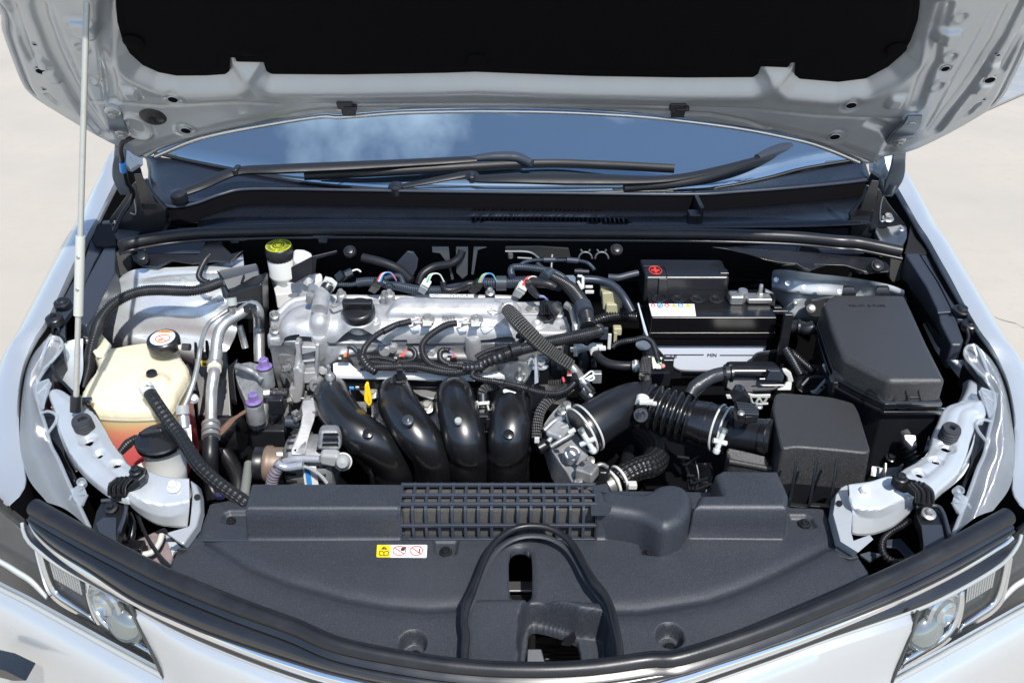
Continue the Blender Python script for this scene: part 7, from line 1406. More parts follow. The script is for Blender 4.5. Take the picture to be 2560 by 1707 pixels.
    tube('conduit_clip', T('H','800,480,87 850,500,87 880,480,87'), .0016, lplast, c, seg=6); tube('conduit_clip', T('H','780,520,86 810,510,86.2 840,535,86'), .0016, wplast, c, seg=6)
    l = thing('ribbed_conduit', 'thicker, left one of two ribbed black conduits between battery and fuse box', 'conduit', T('C','1660,1350,86')[0]); l2 = thing('ribbed_conduit', 'thinner, right one of two ribbed black conduits between battery and fuse box', 'conduit', T('C','1760,1360,86')[0]); l3 = thing('cable_duct', 'smooth black cable duct with a band entering the side of the fuse box', 'cable duct', T('C','1720,1010,88')[0])
    tube('conduit', T('C','1590,1240,89 1640,1320,88.4 1690,1410,87.8 1740,1490,87.2'), .0088, gloss, l, corr=(.0046,.0022), seg=18, sharp=80); tube('conduit', T('C','1640,1260,88.2 1720,1330,87.8 1790,1390,87.4 1860,1450,87'), .0074, gloss, l2, corr=(.0044,.002), seg=18, sharp=80)
    tube('duct_tube', T('C','1600,1010,89.5 1700,1010,89.8 1790,1030,90 1860,1010,90.4'), .0120, satin, l3, seg=22); tube('duct_band', T('C','1700,1010,90 1720,1012,90'), .0135, gloss, l3, seg=22)
    box('side_strap', T('C','1572,1120,@139')[0], (.016,.01,.10), satin, l, bevel=.002); box('hold_down', T('C','1525,855,92')[0], (.030,.012,.008), satin, l, bevel=.002); box('hold_down', T('C','1500,830,92.4')[0], (.014,.010,.010), gloss, l, bevel=.001)
    # right strut tower
    def tower(fr, label, rows, holes):
        o = loft('strut_tower', [T(fr, r) for r in rows], paint_in, car, n=70, m=10, label=label)
        return o
    tw = tower('C', 'pressed silver strut tower panel on the right', ['1455,470,93 1480,448,94 1600,450,95 1750,470,95.4 1900,490,95.4 2100,510,95 2352,545,94.4 2600,595,93.6 2748,650,93', '1448,520,91 1600,530,92.5 1850,555,93 2100,570,93 2400,605,92.8 2748,700,92', '1450,600,90 1600,650,90.4 1850,685,90.6 2050,690,90.6 2400,700,90 2748,760,90','1450,640,89 1600,690,89 1720,700,89.4 1850,705,89.8 2050,720,89.8 2400,740,89','1450,720,86 1560,760,86.6 1620,800,87 1740,790,87.6 1900,790,87.6 2300,800,87','1560,800,84 1590,880,84.6 1660,920,84.6 1800,900,85 1900,900,85 2300,900,85','1600,960,82 1680,980,82 1760,985,82 1850,970,82 2000,1000,82 2300,1000,82'], None)
    for x, y in ((1490,545),(1603,580),(1762,622),(1925,640),(2110,665)):
        lathe('spot_weld', [(.0048,-.001),(.0048,.0008),(.0036,.0009),(.0032,-.0006),(0,-.0006)], T('C','%d,%d,92.3' % (x,y))[0], (0,-.85,.5), paint_in, tw, seg=20)
    p = T('C','1675,778,88.2')[0]; lathe('tower_stud', [(.005,-.004),(.0045,.003),(.0035,.008),(0,.009)], p, (-.3,-.8,.5), steel, tw, seg=14)
    prism('grommet_plate', T('C','1772,810,88.6 1790,765,89 1830,750,89.2 1960,750,89.2 1960,900,88 1850,900,88 1790,870,88.2'), .003, matte, tw, bevel=.001); p = T('C','1833,828,89')[0]; lathe('strut_nut_washer', [(.0088,-.004),(.0088,.0),(.006,.002)], p, (-.2,-.75,.6), steel, tw); bolt(tw, p, (-.2,-.75,.6), .0045, steel, 'strut_nut')
    # brackets under the cowl, both sides
    for fr, st, bx, lab in (('C','850,225,@158 1000,245,@157.5 1200,290,@156 1400,355,@155 1560,385,@154.5 1690,395,@154 1760,440,@153.5 1830,455,@153 1900,430,@153.5 2020,400,@154 2160,410,@154 2330,480,@153 2352,480,@153 2380,440,@154 2352,330,@156 1960,290,@158 1700,265,@158 1000,225,@159', None, 'cowl_brace'),('c','890,215,@159 930,200,@159.5 1060,200,@159.5 1340,205,@159 1370,160,@160 1400,120,@161 1480,120,@161 1560,200,@159 1640,180,@159 1560,260,@157 1440,250,@157 1300,270,@157 1160,250,@157 1060,290,@156.5 950,282,@157 900,250,@158', None, 'cowl_brace')):
        prism(lab, T(fr, st), (0,.01,-.008), satin, car, bevel=.002)
    prism('cowl_brace', T('D','-20,400,@154 200,395,@154 600,410,@153.5 700,440,@153 820,478,@152.5 960,475,@152.5 1030,470,@152.5 1045,430,@153 1010,380,@154.5 900,330,@156 400,300,@158'), (0,.01,-.008), satin, car, bevel=.002)
    for fr, x, y, h in (('D',915,408,'@152.2'),('c',960,228,'@156.4'),('A',1075,265,'@158'),('B',1730,250,'@158.5')):
        p = T(fr,'%d,%d,%s' % (x,y,h))[0]; lathe('brace_plug', [(.0125,-.004),(.0125,0),(.011,.002),(.0095,.002),(.009,.0007),(.0082,.0007),(.008,.004),(.006,.005),(0,.005)], p, (0,-.55,.83), satin, car, seg=30)
    prism('foam_block', T('D','1040,330,96.5 1160,310,96.5 1180,400,94 1160,560,91 1060,580,91 1020,520,92'), (0,.05,0), M('grey_foam', (.05,.05,.045), .9, bump=(200,.6,.002)), car, bevel=.004)
    prism('foam_block', T('c','770,200,96.5 880,190,96.5 890,290,94 870,350,92 750,370,92'), (0,.05,0), M('grey_foam_block', (.05,.05,.045), .9, bump=(200,.6,.002)), car, bevel=.004)
    loft('cowl_pocket', [T('C','950,230,97.5 1300,210,97.5 1700,190,97.5'), T('C','1000,245,97 1300,255,97 1690,265,97')], slate, car, n=20, m=2); loft('cowl_pocket', [T('C','1880,200,97.5 2100,215,97.5 2352,240,97.3'), T('C','1930,280,97 2100,290,97 2352,292,97')], slate, car, n=20, m=2)
    prism('centre_bump', T('C','1720,190,98 1850,185,98 1960,300,97 1990,380,95.5 1900,440,94 1840,455,93.6 1760,430,94 1700,395,95 1690,330,96.5'), (0,.02,-.004), satin, car, bevel=.008, seg=3)
right_side()
def left_side():
    # left strut tower
    tw = loft('strut_tower', [T('c','830,345,93 900,310,94.4 1010,298,95 1250,290,95.4 1450,270,95.4 1640,180,95.6'), T('c','790,390,92 900,365,93.2 1050,350,94 1250,335,94.6 1450,330,94.6 1650,300,94.6'), T('c','760,430,90.6 900,420,91.8 1050,405,92.2 1250,400,92.4 1450,400,92 1650,400,91.5'), T('c','730,480,89.6 850,490,90 1000,500,90.2 1250,520,90.2 1450,520,90 1600,520,89.5'), T('c','720,560,88 850,575,88.4 1000,590,88.4 1250,600,88.4 1450,600,88 1600,600,87'), T('c','700,640,86.4 850,650,86.6 1000,660,86.6 1250,670,86.4 1450,700,85.6 1600,720,85'), T('c','690,720,84.4 850,730,84.6 1000,735,84.4 1250,750,84 1450,790,83 1560,820,82'), T('c','690,800,82 850,820,82 1000,830,82 1250,870,81.4 1400,900,81 1500,920,80'), T('c','700,1000,74 850,1000,74 1000,1000,74 1250,1000,74 1400,1050,74 1500,1100,74')], M('tower_panel_paint', (.70,.735,.76), .28, .5, .5, bump=(14, .35, .008), rvar=.08), car, n=80, m=8, label='bright pressed strut tower panel on the left')
    for x, y in ((1125,408),(1230,404),(1340,400)): lathe('spot_weld', [(.0048,-.001),(.0048,.0008),(.0036,.0009),(.0032,-.0006),(0,-.0006)], T('c','%d,%d,92.6' % (x,y))[0], (0,-.7,.7), paint_in, tw, seg=20)
    loft('cowl_pocket', [T('c','920,150,98 1100,110,98 1300,95,98 1400,92,98'), T('c','930,200,97 1100,200,97 1300,200,97 1360,200,97')], slate, car, n=20, m=2)
    # inner wing wall behind the liner
    for fr in ('c', 'c~'):
        loft('inner_wing', [T(fr,'785,330,95 680,500,93.4 600,640,92 575,700,91 440,790,90 400,860,89.5'), T(fr,'800,400,88 760,560,85 700,700,82 640,800,80 560,900,78 430,1000,77')], satin, car, n=30, m=4)
    s = loft('side_flange', [T('c','430,800,89.6 500,780,89.8 560,775,89.8'), T('c','380,900,88.4 460,860,88.6 560,850,88.4'), T('c','400,960,87 450,980,87 560,1000,86.6'), T('c','420,1050,86 470,1100,86 520,1150,86')], paint_in, car, n=20, m=5)
    loft('side_flange', [T('D','1380,970,91 1440,1080,90 1500,1190,89 1560,1250,88.4'), T('D','1360,980,90 1420,1110,89 1480,1230,88 1530,1300,87.4')], paint_in, car, n=20, m=3)
    loft('side_flange', [T('H','1580,0,88 1640,80,87 1720,180,86.6 1750,230,86.4 1740,330,86.4 1690,440,86.6'), T('H','1640,0,89 1720,60,88.4 1800,130,88 1830,220,88 1800,330,87.8 1760,420,87.6'), T('H','1780,0,89 1880,60,88.6 1930,180,88.4 1960,300,88 1950,440,87.6 1900,520,87.4')], paint_in, car, n=30, m=6)
    # big conduit, connector box
    b = thing('strut_tower_conduit', 'large ribbed black conduit sweeping over the left strut tower', 'conduit', T('c','1000,470,92')[0])
    tube('conduit', T('c','560,1120,84 600,980,86 610,880,88 640,760,90.6 680,650,92 750,555,93.6 850,490,94.6 960,455,95 1080,447,95.2 1200,452,95.2 1300,452,95.2 1390,432,95.2 1490,395,95.2'), [.0100]*9, corr, b, corr=(.0040,.0018), seg=22, sharp=80)
    tube('thin_conduit', T('c','1415,215,97 1385,250,97 1355,310,96.5 1345,355,96 1370,385,95.6 1410,395,95.4'), .0058, corr, b, corr=(.0042,.0016), seg=16, sharp=80); tube('conduit_boot', T('c','1460,130,97.8 1420,180,97.2 1412,215,96.8'), [.016,.010,.0065], satin, b, seg=16)
    box_ = thing('junction_box', 'blocky black connector housing right of the left strut tower', 'junction box', T('c','1650,400,90')[0])
    prism('housing', T('c','1465,310,96 1560,290,96 1740,255,96 1765,380,93 1560,430,92.6 1535,470,92 1510,400,93.4'), .06, slate, box_, bevel=.004); prism('housing_lid', T('c','1510,375,94.8 1745,310,95 1760,375,93.8 1540,440,93.2'), .004, slate, box_, bevel=.002)
    prism('lower_housing', T('c','1535,470,@151 1770,400,@151 1780,660,@150 1560,640,@150'), (0,.05,0), satin, box_, bevel=.004); 
    for s in ('1470,320,96.2 1510,375,95','1630,400,94 1650,345,95'): tube('housing_rib', T('c', s), .002, satin, box_, seg=6)
    # air conditioning pipes
    a = thing('aluminium_pipe', 'thick aluminium pipe with a crimped fitting running down between tank and engine', 'pipe', T('c','1440,1200,80')[0])
    tube('pipe', T('c','1755,930,@142 1752,800,@144 1750,680,@146 1745,600,94 1720,555,95.4 1680,560,95.6 1620,605,95 1540,655,94 1490,710,93 1468,790,91.6 1458,880,90 1450,950,88.8 1445,1020,88 1432,1110,86.4 1428,1200,85 1426,1340,82.6'), [.0098]*12, alup, a, seg=20)
    tube('crimp_sleeve', T('c','1462,860,90.4 1452,945,89'), .0112, alup, a, seg=20); tube('fitting_ring', T('c','1452,935,89 1450,955,88.8'), .0135, alup, a, seg=26); tube('fitting_ring', T('c','1450,965,88.6 1448,990,88.4'), .0118, M('ivory_seal', (.75,.72,.58), .4), a, seg=26)
    for y in (1358, 1400, 1435): tube('crimp_ring', T('c','1426,%d,%.1f 1426,%d,%.1f' % (y-10, 82.4-(y-1358)*.012, y+10, 82.2-(y-1358)*.012)), .0152, alup, a, seg=26)
    tube('crimp_sleeve', T('c','1426,1350,82.4 1425,1440,81'), .0132, alup, a, seg=24); tube('rubber_hose', T('c','1425,1440,81 1420,1568,79')+T('l','1430,150,76 1450,330,73'), .0128, rubber, a, seg=20)
    tube('service_port', T('c','1580,600,95.4 1572,560,96.6'), .0060, steel, a, seg=16); tube('service_cap', T('c','1570,550,96.8 1562,500,98'), .0088, gplast, a, seg=20); box('pipe_clip', T('c','1690,570,96')[0], (.018,.018,.012), satin, a, R=Matrix.Rotation(-.5,3,'Z'), bevel=.003); box('pipe_clip', T('c','1620,530,95.5')[0], (.040,.012,.006), satin, a, R=Matrix.Rotation(.4,3,'Z'), bevel=.002)
    n = thing('thin_aluminium_pipe', 'thin aluminium pipe with a grey capped service port, right of the coolant tank', 'pipe', T('c','1300,1100,86')[0])
    tube('pipe', T('c','1560,570,95 1480,622,94.4 1415,670,93.8 1375,750,93 1352,850,91.8 1340,930,90.6 1310,1060,88.8 1275,1160,87.2 1245,1230,86.2'), .0040, alup, n, seg=14)
    tube('service_stem', T('c','1245,1380,84 1238,1300,85.4'), .0095, alup, n, seg=18); tube('stem_neck', T('c','1240,1310,85.2 1236,1270,86'), .0078, steel, n, seg=18); tube('service_cap', T('c','1236,1285,85.8 1230,1225,87'), .0108, gplast, n, seg=24); tube('lower_pipe', T('c','1248,1370,84 1255,1480,82.4')+T('l','1240,0,80 1225,150,77'), .0050, alup, n, seg=12)
    prism('washer_bracket', T('c','1215,1360,84.6 1290,1350,84.6 1300,1500,82 1250,1568,81 1200,1500,82'), .004, paint_in, n, bevel=.001); bolt(n, T('c','1305,1180,86')[0], (.4,-.6,.5), .0058, steel, 'pipe_bolt')
    # dark clutter between tank and engine
    k = thing('cooling_fan_shroud', 'black plastic shroud and brackets in the gap left of the engine', 'shroud', T('c','1500,1100,70')[0])
    prism('shroud_plate', T('c','1300,900,84 1540,850,84 1570,1300,76 1330,1300,76'), .02, gloss, k, bevel=.004); tube('shroud_edge', T('c','1250,960,84 1300,1040,82.6 1320,1130,81'), .006, gloss, k, seg=10)
    for i in range(4): prism('clip_comb', T('c','%d,%d,90 %d,%d,90 %d,%d,88 %d,%d,88' % (1310+i*38,792-i*6,1332+i*38,800-i*6,1332+i*38,870-i*6,1310+i*38,862-i*6)), .014, satin, k, bevel=.001)
    prism('clip_base', T('c','1310,870,87.4 1450,850,87.6 1460,910,86 1340,930,86'), .01, satin, k, bevel=.002); box('yellow_tag', T('c','1390,942,86')[0], (.016,.006,.010), yel, k); box('tag_mark', T('c','1390,942,86.2')[0]+Vector((0,-.0035,.0005)), (.006,.001,.004), ink, k, bevel=0)
    prism('side_bracket', T('c','1540,960,84 1610,900,85 1580,1000,83.4 1600,1200,80 1560,1180,80'), .01, satin, k, bevel=.002); tube('bracket_post', T('c','1620,690,90 1650,800,87 1660,840,86'), .006, steel, k, seg=10); tube('belt', T('l','1400,-200,78 1420,20,74 1430,330,70'), .008, corr, k, corr=(.004,.0012)); tube('belt_guide', T('l','1450,-100,76 1560,60,73 1620,200,71 1600,350,69'), .014, gloss, k, seg=14)
    box('violet_plug', T('l','1500,290,80')[0], (.014,.016,.010), purple, k, bevel=.003); lathe('idler', [(.03,-.02),(.032,-.018),(.032,.018),(.03,.02)], T('c','1560,1420,76')[0], (1,0,.1), gloss, k, seg=36)
    tube('crossbar_rod', T('l','1690,80,78 1660,300,78'), .0075, M('dull_rod', (.30,.32,.30), .5, .4), k, seg=14)
    # small black cable at the far left
    q = thing('hood_release_cable', 'thin black cable with a clip running past the rod socket', 'cable', T('c','450,1100,88')[0])
    tube('cable', T('c','350,950,90 385,1030,89.4 440,1085,89 500,1150,88.8 560,1190,88.8 620,1250,88.2 660,1320,87.4 690,1400,86'), .0028, rubber, q, seg=10); tube('cable_clip', T('c','545,1195,89.4 600,1200,89.4'), .0055, satin, q, seg=10); box('cable_clip', T('c','575,1190,89.8')[0], (.020,.010,.006), gloss, q, bevel=.001)
    tube('plug_lead', T('c','815,1540,84 870,1480,85.5 930,1440,86.4'), [.006,.008,.006], corr, q, corr=(.004,.0014))
    # rails
    rail('c', 'l', -1); rail('H', 'r', 1)
def rail(f1, f2, s):
    nm = 'left' if s < 0 else 'right'
    B = ZP(88.5)
    if s < 0:
        main = [('c','335,1165 400,1140 480,1180 560,1235 640,1290 700,1370 760,1470 830,1550'), ('l','860,50 935,95 1000,135 950,190 870,270 720,225 560,100 470,-10'), ('c','460,1520 400,1390 370,1270')]
        hol = [('c',600,1468,32,17),('c',670,1548,22,12),('l',790,70,24,16)]
        endp = [('l','850,290 900,220 950,165 1000,135 1100,165 1180,178 1285,182 1300,260 1290,400 1275,500 1150,490 1050,468 960,410 900,340')]
        side = [('l','1287,182 1340,220 1358,290 1362,400 1335,500 1240,630 1120,545 1280,500 1292,400 1300,280')]
        bl = [('l',1182,238),('l',1157,425)]; buf = ('c',545,1345,.0148); hl_ = ('l',1339,305,9,22)
    else:
        main = [('H','1500,620 1540,520 1600,470 1700,440 1740,420 1950,430 1975,520 1960,575 1880,590 1870,660 1830,780 1800,900 1740,1040 1690,1100 1560,1210 1460,1285 1370,1230 1200,1160 1060,1130 1180,1030 1300,970 1400,895 1440,800 1455,720')]
        hol = [('H',1588,862,48,22),('H',1490,978,36,17),('H',1332,1090,36,18)]
        endp = [('H','612,1215 700,1212 900,1192 1000,1150 1070,1140 1180,1190 1280,1300 1270,1390 1180,1450 1080,1500'), ('r','1500,460 1400,525 1300,552 1200,555 1168,545 1172,400 1148,290 1145,240')]
        side = [('r','1130,222 1140,225 1145,290 1172,400 1165,545 1180,600 1290,560 1315,590 1210,680 1090,605 1040,420 1060,290 1095,240')]
        bl = [('r',1245,272),('r',1280,468)]; buf = ('H',1650,690,.0140); hl_ = ('r',1082,348,8,20)
    Pm = np.vstack([B.P(f, st) for f, st in main]); Pm = sm(Pm, 120)
    Bx = ZP(87.0)
    HLs = []
    for f, x, y, a, b in hol:
        c = B.P(f,'%f,%f' % (x,y))[0]; e = B.P(f,'%f,%f' % (x+a,y))[0]; g = B.P(f,'%f,%f' % (x,y+b))[0]; HLs.append((c, abs(e[0]-c[0]), abs(g[1]-c[1])))
    def mkfn(P, hs, dish=.004, slope=0):
        def fn(U, V):
            d = sdp(P, U, V); H = rnd(d, 0, .006, 6)
            H = H+slope*(V-P[:,1].mean())+.0035*ss(.004,.016,d)-.0035*ss(.018,.032,d)
            for c, a, b in hs:
                q = np.hypot(U-c[0], V-c[1]); H = H-dish*(1-ss(max(a,b)*1.3, max(a,b)*2.2, q))
            for c, a, b in hs:
                dx, dy = (U-c[0])/a, (V-c[1])/b; q = np.sqrt(dx**2+dy**2)+1e-9; inn = q < 1; near = (q > .55) & inn; ring = (q >= 1) & (q < 1.35)
                U = np.where(near, c[0]+dx/q*a*.96, U); V = np.where(near, c[1]+dy/q*b*.96, V); U = np.where(ring, c[0]+dx/q*a*(1.0+(q-1)*.5), U); V = np.where(ring, c[1]+dy/q*b*(1.0+(q-1)*.5), V); H = np.where(inn, H-.003, H); H = np.where(q <= .55, -9, H)
            U, V, H2 = wall(P, U, V, H, .0016, -.022); return U, V, np.where(H < -1, -9, H2)
        return fn
    mn, mx_ = Pm.min(0)-.012, Pm.max(0)+.012
    r = hf('headlamp_rail', B, mn[0], mx_[0], mn[1], mx_[1], .0016, mkfn(Pm, HLs, slope=.08), paint_in, car, keep=lambda U,V,H: H > -1, sharp=70, label='pressed silver rail with three oval holes on the %s' % nm)
    if s < 0: rows = ['1000,135,88.6 1100,165,88.6 1180,178,88.6 1287,183,88.6', '868,265,88 960,325,87.4 1040,352,87 1130,360,86.8 1290,335,87', '855,292,87.4 940,365,86.4 1045,415,85.6 1150,430,85.4 1286,400,85.6', '848,302,87 928,392,85.2 1048,472,84 1150,496,83.6 1276,506,83.4']; fl_ = ['c','380,1240,87.8 410,1390,87.4 470,1520,87 540,1640,86.6', '350,1240,86.4 385,1400,86 445,1540,85.6 520,1665,85.2']; fl2 = ['l','540,80,86.8 640,160,86.4 740,228,86', '515,95,85.4 620,180,85 725,250,84.6']
    else: rows = ['1142,225,88.6 1280,205,88.8 1440,172,88.8 1560,285,88', '1150,300,88 1190,375,87.4 1350,385,87 1480,330,87.2 1590,300,87.4', '1168,400,86.6 1200,430,86 1350,440,85.6 1500,375,86 1600,320,86.6', '1165,545,83.6 1210,556,83.4 1310,550,83.4 1440,500,83.8 1545,415,84.6 1600,348,85.6']; fl_ = ['H','1960,560,87.8 1885,600,87.4 1860,800,87 1760,1050,86.6', '1990,590,86.4 1925,640,86 1880,850,85.6 1800,1010,85.2']; fl2 = ['H','1790,1000,86.8 1700,1110,86.4 1480,1290,86', '1810,1020,85.4 1720,1150,85 1500,1330,84.6']
    R_ = [spl(T(f2, r_), n=60)[0] for r_ in rows]; cv = []
    for i in range(len(R_)-1):
        for t_ in (0, .12, .5, .88): cv.append([Vector(p) for p in R_[i]*(1-t_)+R_[i+1]*t_])
    cv.append([Vector(p) for p in R_[-1]])
    e = loft('rail_end', cv, paint_in, car, n=60, m=3, sub=True, solid=.0022, label='silver stamped end of the %s rail with two bolts' % nm)
    tube('rail_end_lip', T(f2, rows[-1]), .0022, paint_in, e, seg=8)
    for q in (fl_, fl2): loft('rail_flange', [T(q[0], q[1]), T(q[0], q[2])], paint_in, r, n=20, m=2, solid=.002); tube('flange_lip', T(q[0], q[2]), .0020, white, r, seg=8)
    for i, (f, x, y) in enumerate(bl):
        p = T(f,'%d,%d,%f' % (x, y, 88.3-i*3.9))[0]; bolt(e, p, (0,-.35,.94), .0062, white, 'painted_bolt', h=.009)
    P = T(side[0][0], ' '.join(q+',86.4' for q in side[0][1].split())); 
    sd = prism('rail_bracket', P, (0,.012,-.02), paint_in, car, bevel=.004); f, x, y, a, b = hl_; p = T(f,'%d,%d,86.8' % (x,y))[0]; lathe('bracket_hole', [(.0045,0),(.0045,.001),(0,.001)], p, (-s*.6,-.6,.5), matte, sd, seg=18)
    f, x, y, rr = buf
    p = T(f,'%d,%d,91' % (x,y-26))[0]; k = thing('rubber_stop', 'grooved black rubber bonnet stop on the %s' % ('left rail, at the foot of the prop rod' if s < 0 else 'right rail, beside the fuse box'), 'rubber stop', p, 'rubber bonnet stops on the rails')
    prof = [(rr, -.030)]
    for i in range(5): z = -.028+i*.005; prof += [(rr, z), (rr, z+.0032), (rr*.94, z+.0036), (rr*.94, z+.0048)]
    prof += [(rr*.97, -.003), (rr*.9, 0), (rr*.32, 0), (rr*.30, -.006), (0, -.006)]
    lathe('stop_body', prof, p, (0,-.22,1), rubberg, k, seg=36, sharp=30); box('stop_slot', p+Vector((.004,.004,.0005)), (.011,.005,.002), matte, k, R=Matrix.Rotation(-.5,3,'Z')); lathe('stop_nipple', [(.004,-.04),(.004,-.028)], p+Vector((0,-.010,0)), (0,-.2,1), rubberg, k, seg=10)
    if s > 0:
        prism('rail_tab', T('H','1485,490,87 1500,470,87 1560,465,87.2 1640,455,87.4 1720,440,87.6 1640,520,87 1560,560,86.6 1510,530,86.8'), .003, paint_in, car, bevel=.001); lathe('tab_hole', [(.006,0),(.006,.001),(0,.001)], T('H','1550,498,87.6')[0], (0,0,1), matte, car, seg=18)
    # ribbed black bracket across the rail
    fb = 'l' if s < 0 else 'r'
    if s < 0: top = '870,160 900,120 960,95 998,110 985,150 940,190 880,230 850,290 780,290 740,270 730,210 790,165'; bp = (922,128); ribs = [('800,180 750,225 745,285'),('830,175 780,225 775,290'),('860,172 812,225 808,290'),('890,170 845,225 840,290')]
    else: top = '1440,170 1455,148 1500,146 1560,180 1600,185 1690,240 1725,290 1722,350 1650,360 1600,340 1590,290 1540,240 1470,205'; bp = (1502,178); ribs = [('1560,205 1610,265 1612,340'),('1590,200 1645,262 1648,345'),('1620,205 1680,262 1684,350'),('1650,215 1708,265 1716,340')]
    k = thing('rail_clamp', 'ribbed black plastic clamp bolted across the %s rail' % nm, 'clamp', T(fb, '%d,%d,89' % bp)[0], 'ribbed clamps across the rails')
    prism('clamp_body', T(fb, ' '.join(q+',%.1f' % (90.4-max(0, float(q.split(',')[1])-170)*.022) for q in top.split())), .012, satin, k, bevel=.003)
    for st in ribs: tube('clamp_rib', [at(fb, *map(float, q.split(',')), h) for q, h in zip(st.split(), (91.0, 89.8, 88.0))], .0030, satin, k, seg=10, step=.004)
    bolt(k, T(fb, '%d,%d,91' % bp)[0], (0,-.15,1), .0058, satin, 'clamp_bolt', h=.006)
    # black lamp bracket below
    if s < 0: st = '690,330 830,322 855,350 850,420 810,540 790,640 740,620 620,530 650,400'; bp = (752,375); pn = '700,440 790,440 790,590 760,610 680,560 650,480'
    else: st = '1600,370 1740,365 1790,420 1830,560 1850,580 1760,660 1650,700 1655,600 1640,500 1605,420'; bp = (1690,418); pn = '1640,490 1780,490 1800,600 1700,670 1660,660'
    k = prism('lamp_bracket', T(fb, ' '.join(q+',85.2' for q in st.split())), .02, satin, car, bevel=.003, label='black lamp bracket with one bolt on the %s' % nm)
    prism('bracket_face', T(fb, ' '.join(q+',85.6' for q in pn.split())), .003, slate, k, bevel=.001); tube('bracket_rim', T(fb, ' '.join(q+',85.8' for q in (st.split()[:5] if s < 0 else st.split()[:5]))), .003, slate, k, seg=8)
    p = T(fb, '%d,%d,85.9' % bp)[0]; lathe('bracket_washer', [(.0098,-.002),(.0098,.001),(.007,.002)], p, (0,-.3,.95), steel if s > 0 else satin, k); bolt(k, p, (0,-.3,.95), .0056, satin if s < 0 else steel, 'bracket_bolt', h=.006)
left_side()
def bottom_corners():
    a = thing('lamp_wiring', 'thin black cable hanging in the left corner gap above the nose seal', 'cable', T('l','1000,550,80')[0])
    tube('cable', T('l','925,400,83 950,470,82.6 990,560,82.4 1040,640,82.2 1090,710,82 1160,780,82'), .0026, rubber, a, seg=10); tube('cable', T('l','870,420,82 900,500,81 890,580,80 850,640,79'), .0055, satin, a, seg=12); tube('cable', T('l','1100,560,80 1080,620,79.6 1030,680,79.4 940,700,79.2'), .0045, lplast, a, seg=10)
    box('plug', T('l','820,600,81')[0], (.014,.012,.03), gloss, a, bevel=.002); box('plug', T('l','905,650,80')[0], (.030,.02,.014), gloss, a, bevel=.002)
    b = M('rusty_crossmember', (.30,.24,.25), .5, .2, mott=((.16,.13,.14), 40, .4, .7))
    prism('crossmember', T('l','860,620,78 1120,500,79 1200,610,78 1160,780,77 1000,780,77'), .02, b, car, bevel=.004); prism('crossmember', T('l','1120,545,81 1235,640,80.4 1195,660,80 1170,700,80 1130,600,80.6'), .006, paint_in, car, bevel=.002)
    c = thing('corner_conduit', 'thin ribbed conduit curling in the right corner gap above the nose seal', 'conduit', T('r','1450,550,80')[0])
    tube('conduit', T('r','1560,460,83 1500,500,82.6 1430,540,82.2 1380,590,82 1370,650,81.6 1400,710,81.2 1470,745,81 1540,740,81'), .0052, rubber, c, corr=(.0045,.0018), seg=14, sharp=80)
    prism('splashed_bracket', T('r','1400,590,80 1500,580,80 1560,650,79.4 1600,690,79 1540,720,79 1480,650,79.6 1400,640,79.8'), .004, slate, c, bevel=.002); prism('splashed_bracket', T('r','1220,690,80 1290,670,80 1370,690,79.6 1290,740,79.2'), .004, slate, c, bevel=.001)
    for x, y in ((1700,720),(1690,560)): pass
    # behind the right rail: hose, earth terminal, inner panel
    d = thing('filler_hose', 'ribbed black hose with a silver collar between the filter box and the right rail', 'hose', T('H','1220,850,80')[0])
    tube('hose', T('H','1160,720,84 1180,800,83 1220,880,82 1270,960,81 1310,1040,80'), [.012,.0130,.0135,.014], satin, d, corr=(.007,.002), seg=22, sharp=80); tube('collar', T('H','1160,665,85.4 1190,720,84.4'), .0095, steel, d, seg=22); prism('sleeve', T('H','1165,720,86 1300,725,86 1315,840,84.6 1260,860,84.4 1180,780,85.2'), .01, brushed, d, bevel=.003)
    e = loft('inner_apron', [T('H','985,740,80 1050,740,80 1120,860,79.6 1180,960,79'), T('H','940,850,79 1040,900,79 1100,960,79 1170,1030,78.6'), T('H','870,1020,78.4 960,1050,78 1060,1080,77.6 1140,1080,77.4'), T('H','850,1130,77 900,1140,77 980,1160,76.6 1060,1130,77')], paint_in, car, n=30, m=6)
    loft('inner_apron', [T('H','830,1150,77 940,1150,77 1060,1140,77'), T('H','820,1200,76 940,1200,76 1060,1170,76')], satin, car, n=12, m=3)
    f = thing('earth_terminal', 'blackened earth terminal bolted to the silver apron by the filter box', 'terminal', T('H','1050,960,80')[0])
    prism('terminal_lug', T('H','1035,860,80.6 1060,845,80.8 1090,900,80.4 1105,960,80 1080,1005,79.6 1010,1010,79.6 980,1000,79.6 985,925,80 1010,930,80.2'), .004, dark, f, bevel=.001); bolt(f, T('H','1050,960,80.4')[0], (0,-.2,1), .0058, satin); tube('lead', T('H','995,1010,79.8 992,1080,79 992,1150,78.4'), .0028, steel, f, seg=10)
    prism('rail_gusset', T('H','1330,640,82 1400,640,82 1420,720,81.6 1440,800,81 1420,880,80 1340,920,80 1310,760,81'), .004, paint_in, car, bevel=.002); p = T('H','1385,795,82')[0]; lathe('gusset_washer', [(.0078,0),(.0078,.002),(.005,.003)], p, (-.2,-.4,.9), steel, car); bolt(car, p, (-.2,-.4,.9), .0045, steel, 'gusset_bolt')
    # clutter behind the engine
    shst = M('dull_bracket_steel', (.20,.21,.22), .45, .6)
    g = thing('firewall_bracket', 'group of dull steel brackets on the shaded firewall behind the engine', 'bracket', (0,1.62,.9))
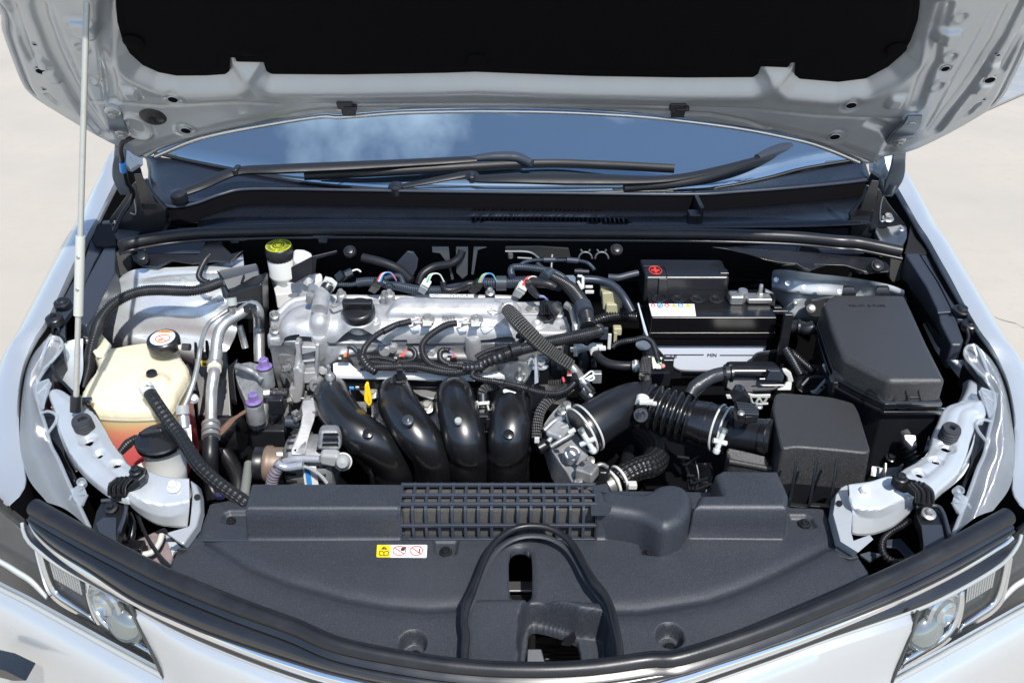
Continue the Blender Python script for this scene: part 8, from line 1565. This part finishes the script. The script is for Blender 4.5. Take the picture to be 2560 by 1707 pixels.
    for st, m_ in (('1880,230 2045,230 2060,400 2095,545 2070,550 2040,400 1960,290 1885,280',alup),('2115,230 2235,230 2230,500 2180,540 2120,480',alup),('2290,230 2420,230 2330,260 2290,500 2265,495',alup),('1530,390 1640,270 1700,280 1745,350 1735,430 1690,520 1600,500 1440,480 1450,440',slate)):
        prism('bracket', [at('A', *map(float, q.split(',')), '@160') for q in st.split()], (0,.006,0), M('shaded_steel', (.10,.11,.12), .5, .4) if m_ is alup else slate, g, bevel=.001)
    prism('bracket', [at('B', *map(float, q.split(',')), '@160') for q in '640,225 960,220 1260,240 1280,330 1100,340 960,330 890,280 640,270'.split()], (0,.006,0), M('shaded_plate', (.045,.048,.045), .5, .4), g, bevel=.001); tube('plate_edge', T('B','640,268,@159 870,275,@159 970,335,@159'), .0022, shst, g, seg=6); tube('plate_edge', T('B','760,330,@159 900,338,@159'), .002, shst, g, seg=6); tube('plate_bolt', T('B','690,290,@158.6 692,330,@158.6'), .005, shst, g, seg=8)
    g1 = thing('firewall_pipe', 'dark curved pipe rising to the firewall bracket right of centre behind the valve cover', 'pipe', (.0,1.58,.9)); g2 = thing('firewall_pipe', 'dark curved pipe on the firewall between the brake fluid bottle and the round brackets', 'pipe', (-.15,1.58,.9))
    tube('dark_pipe', T('A','1750,590,@157 1790,490,@158 1900,420,@159 2060,390,@159 2150,330,@159.6 2180,260,@160'), .0078, rubber, g1, seg=14); tube('dark_pipe', T('A','1200,330,@160 1400,380,@159 1560,450,@158 1680,560,@156'), .0090, rubber, g2, seg=14); tube('plate_post', T('B','1100,300,@158 1090,460,@156'), .0022, shst, g, seg=6)
    for x in (1425, 1585): tube('hose_clip', [at('B', x+65*math.cos(a), 340-65*math.sin(a), '@158') for a in np.linspace(0, math.pi, 12)], .0018, shst, g, seg=6); 
    for x in (1425, 1585):
        for s_ in (-1, 1): tube('clip_ear', T('B','%d,250,@158 %d,278,@158' % (x+s_*45, x+s_*28)), .0018, shst, g, seg=6)
    prism('trough_clip', [at('A', x, y, '@162') for x, y in ((715,115),(935,120),(860,140),(850,190),(770,185),(765,150),(715,140))], (0,.008,0), slate, g, bevel=.001); prism('trough_clip', [at('c', x, y, '@162') for x, y in ((1490,75),(1690,80),(1620,95),(1610,130),(1560,130),(1545,100),(1490,95))], (0,.008,0), slate, g, bevel=.001)
bottom_corners()
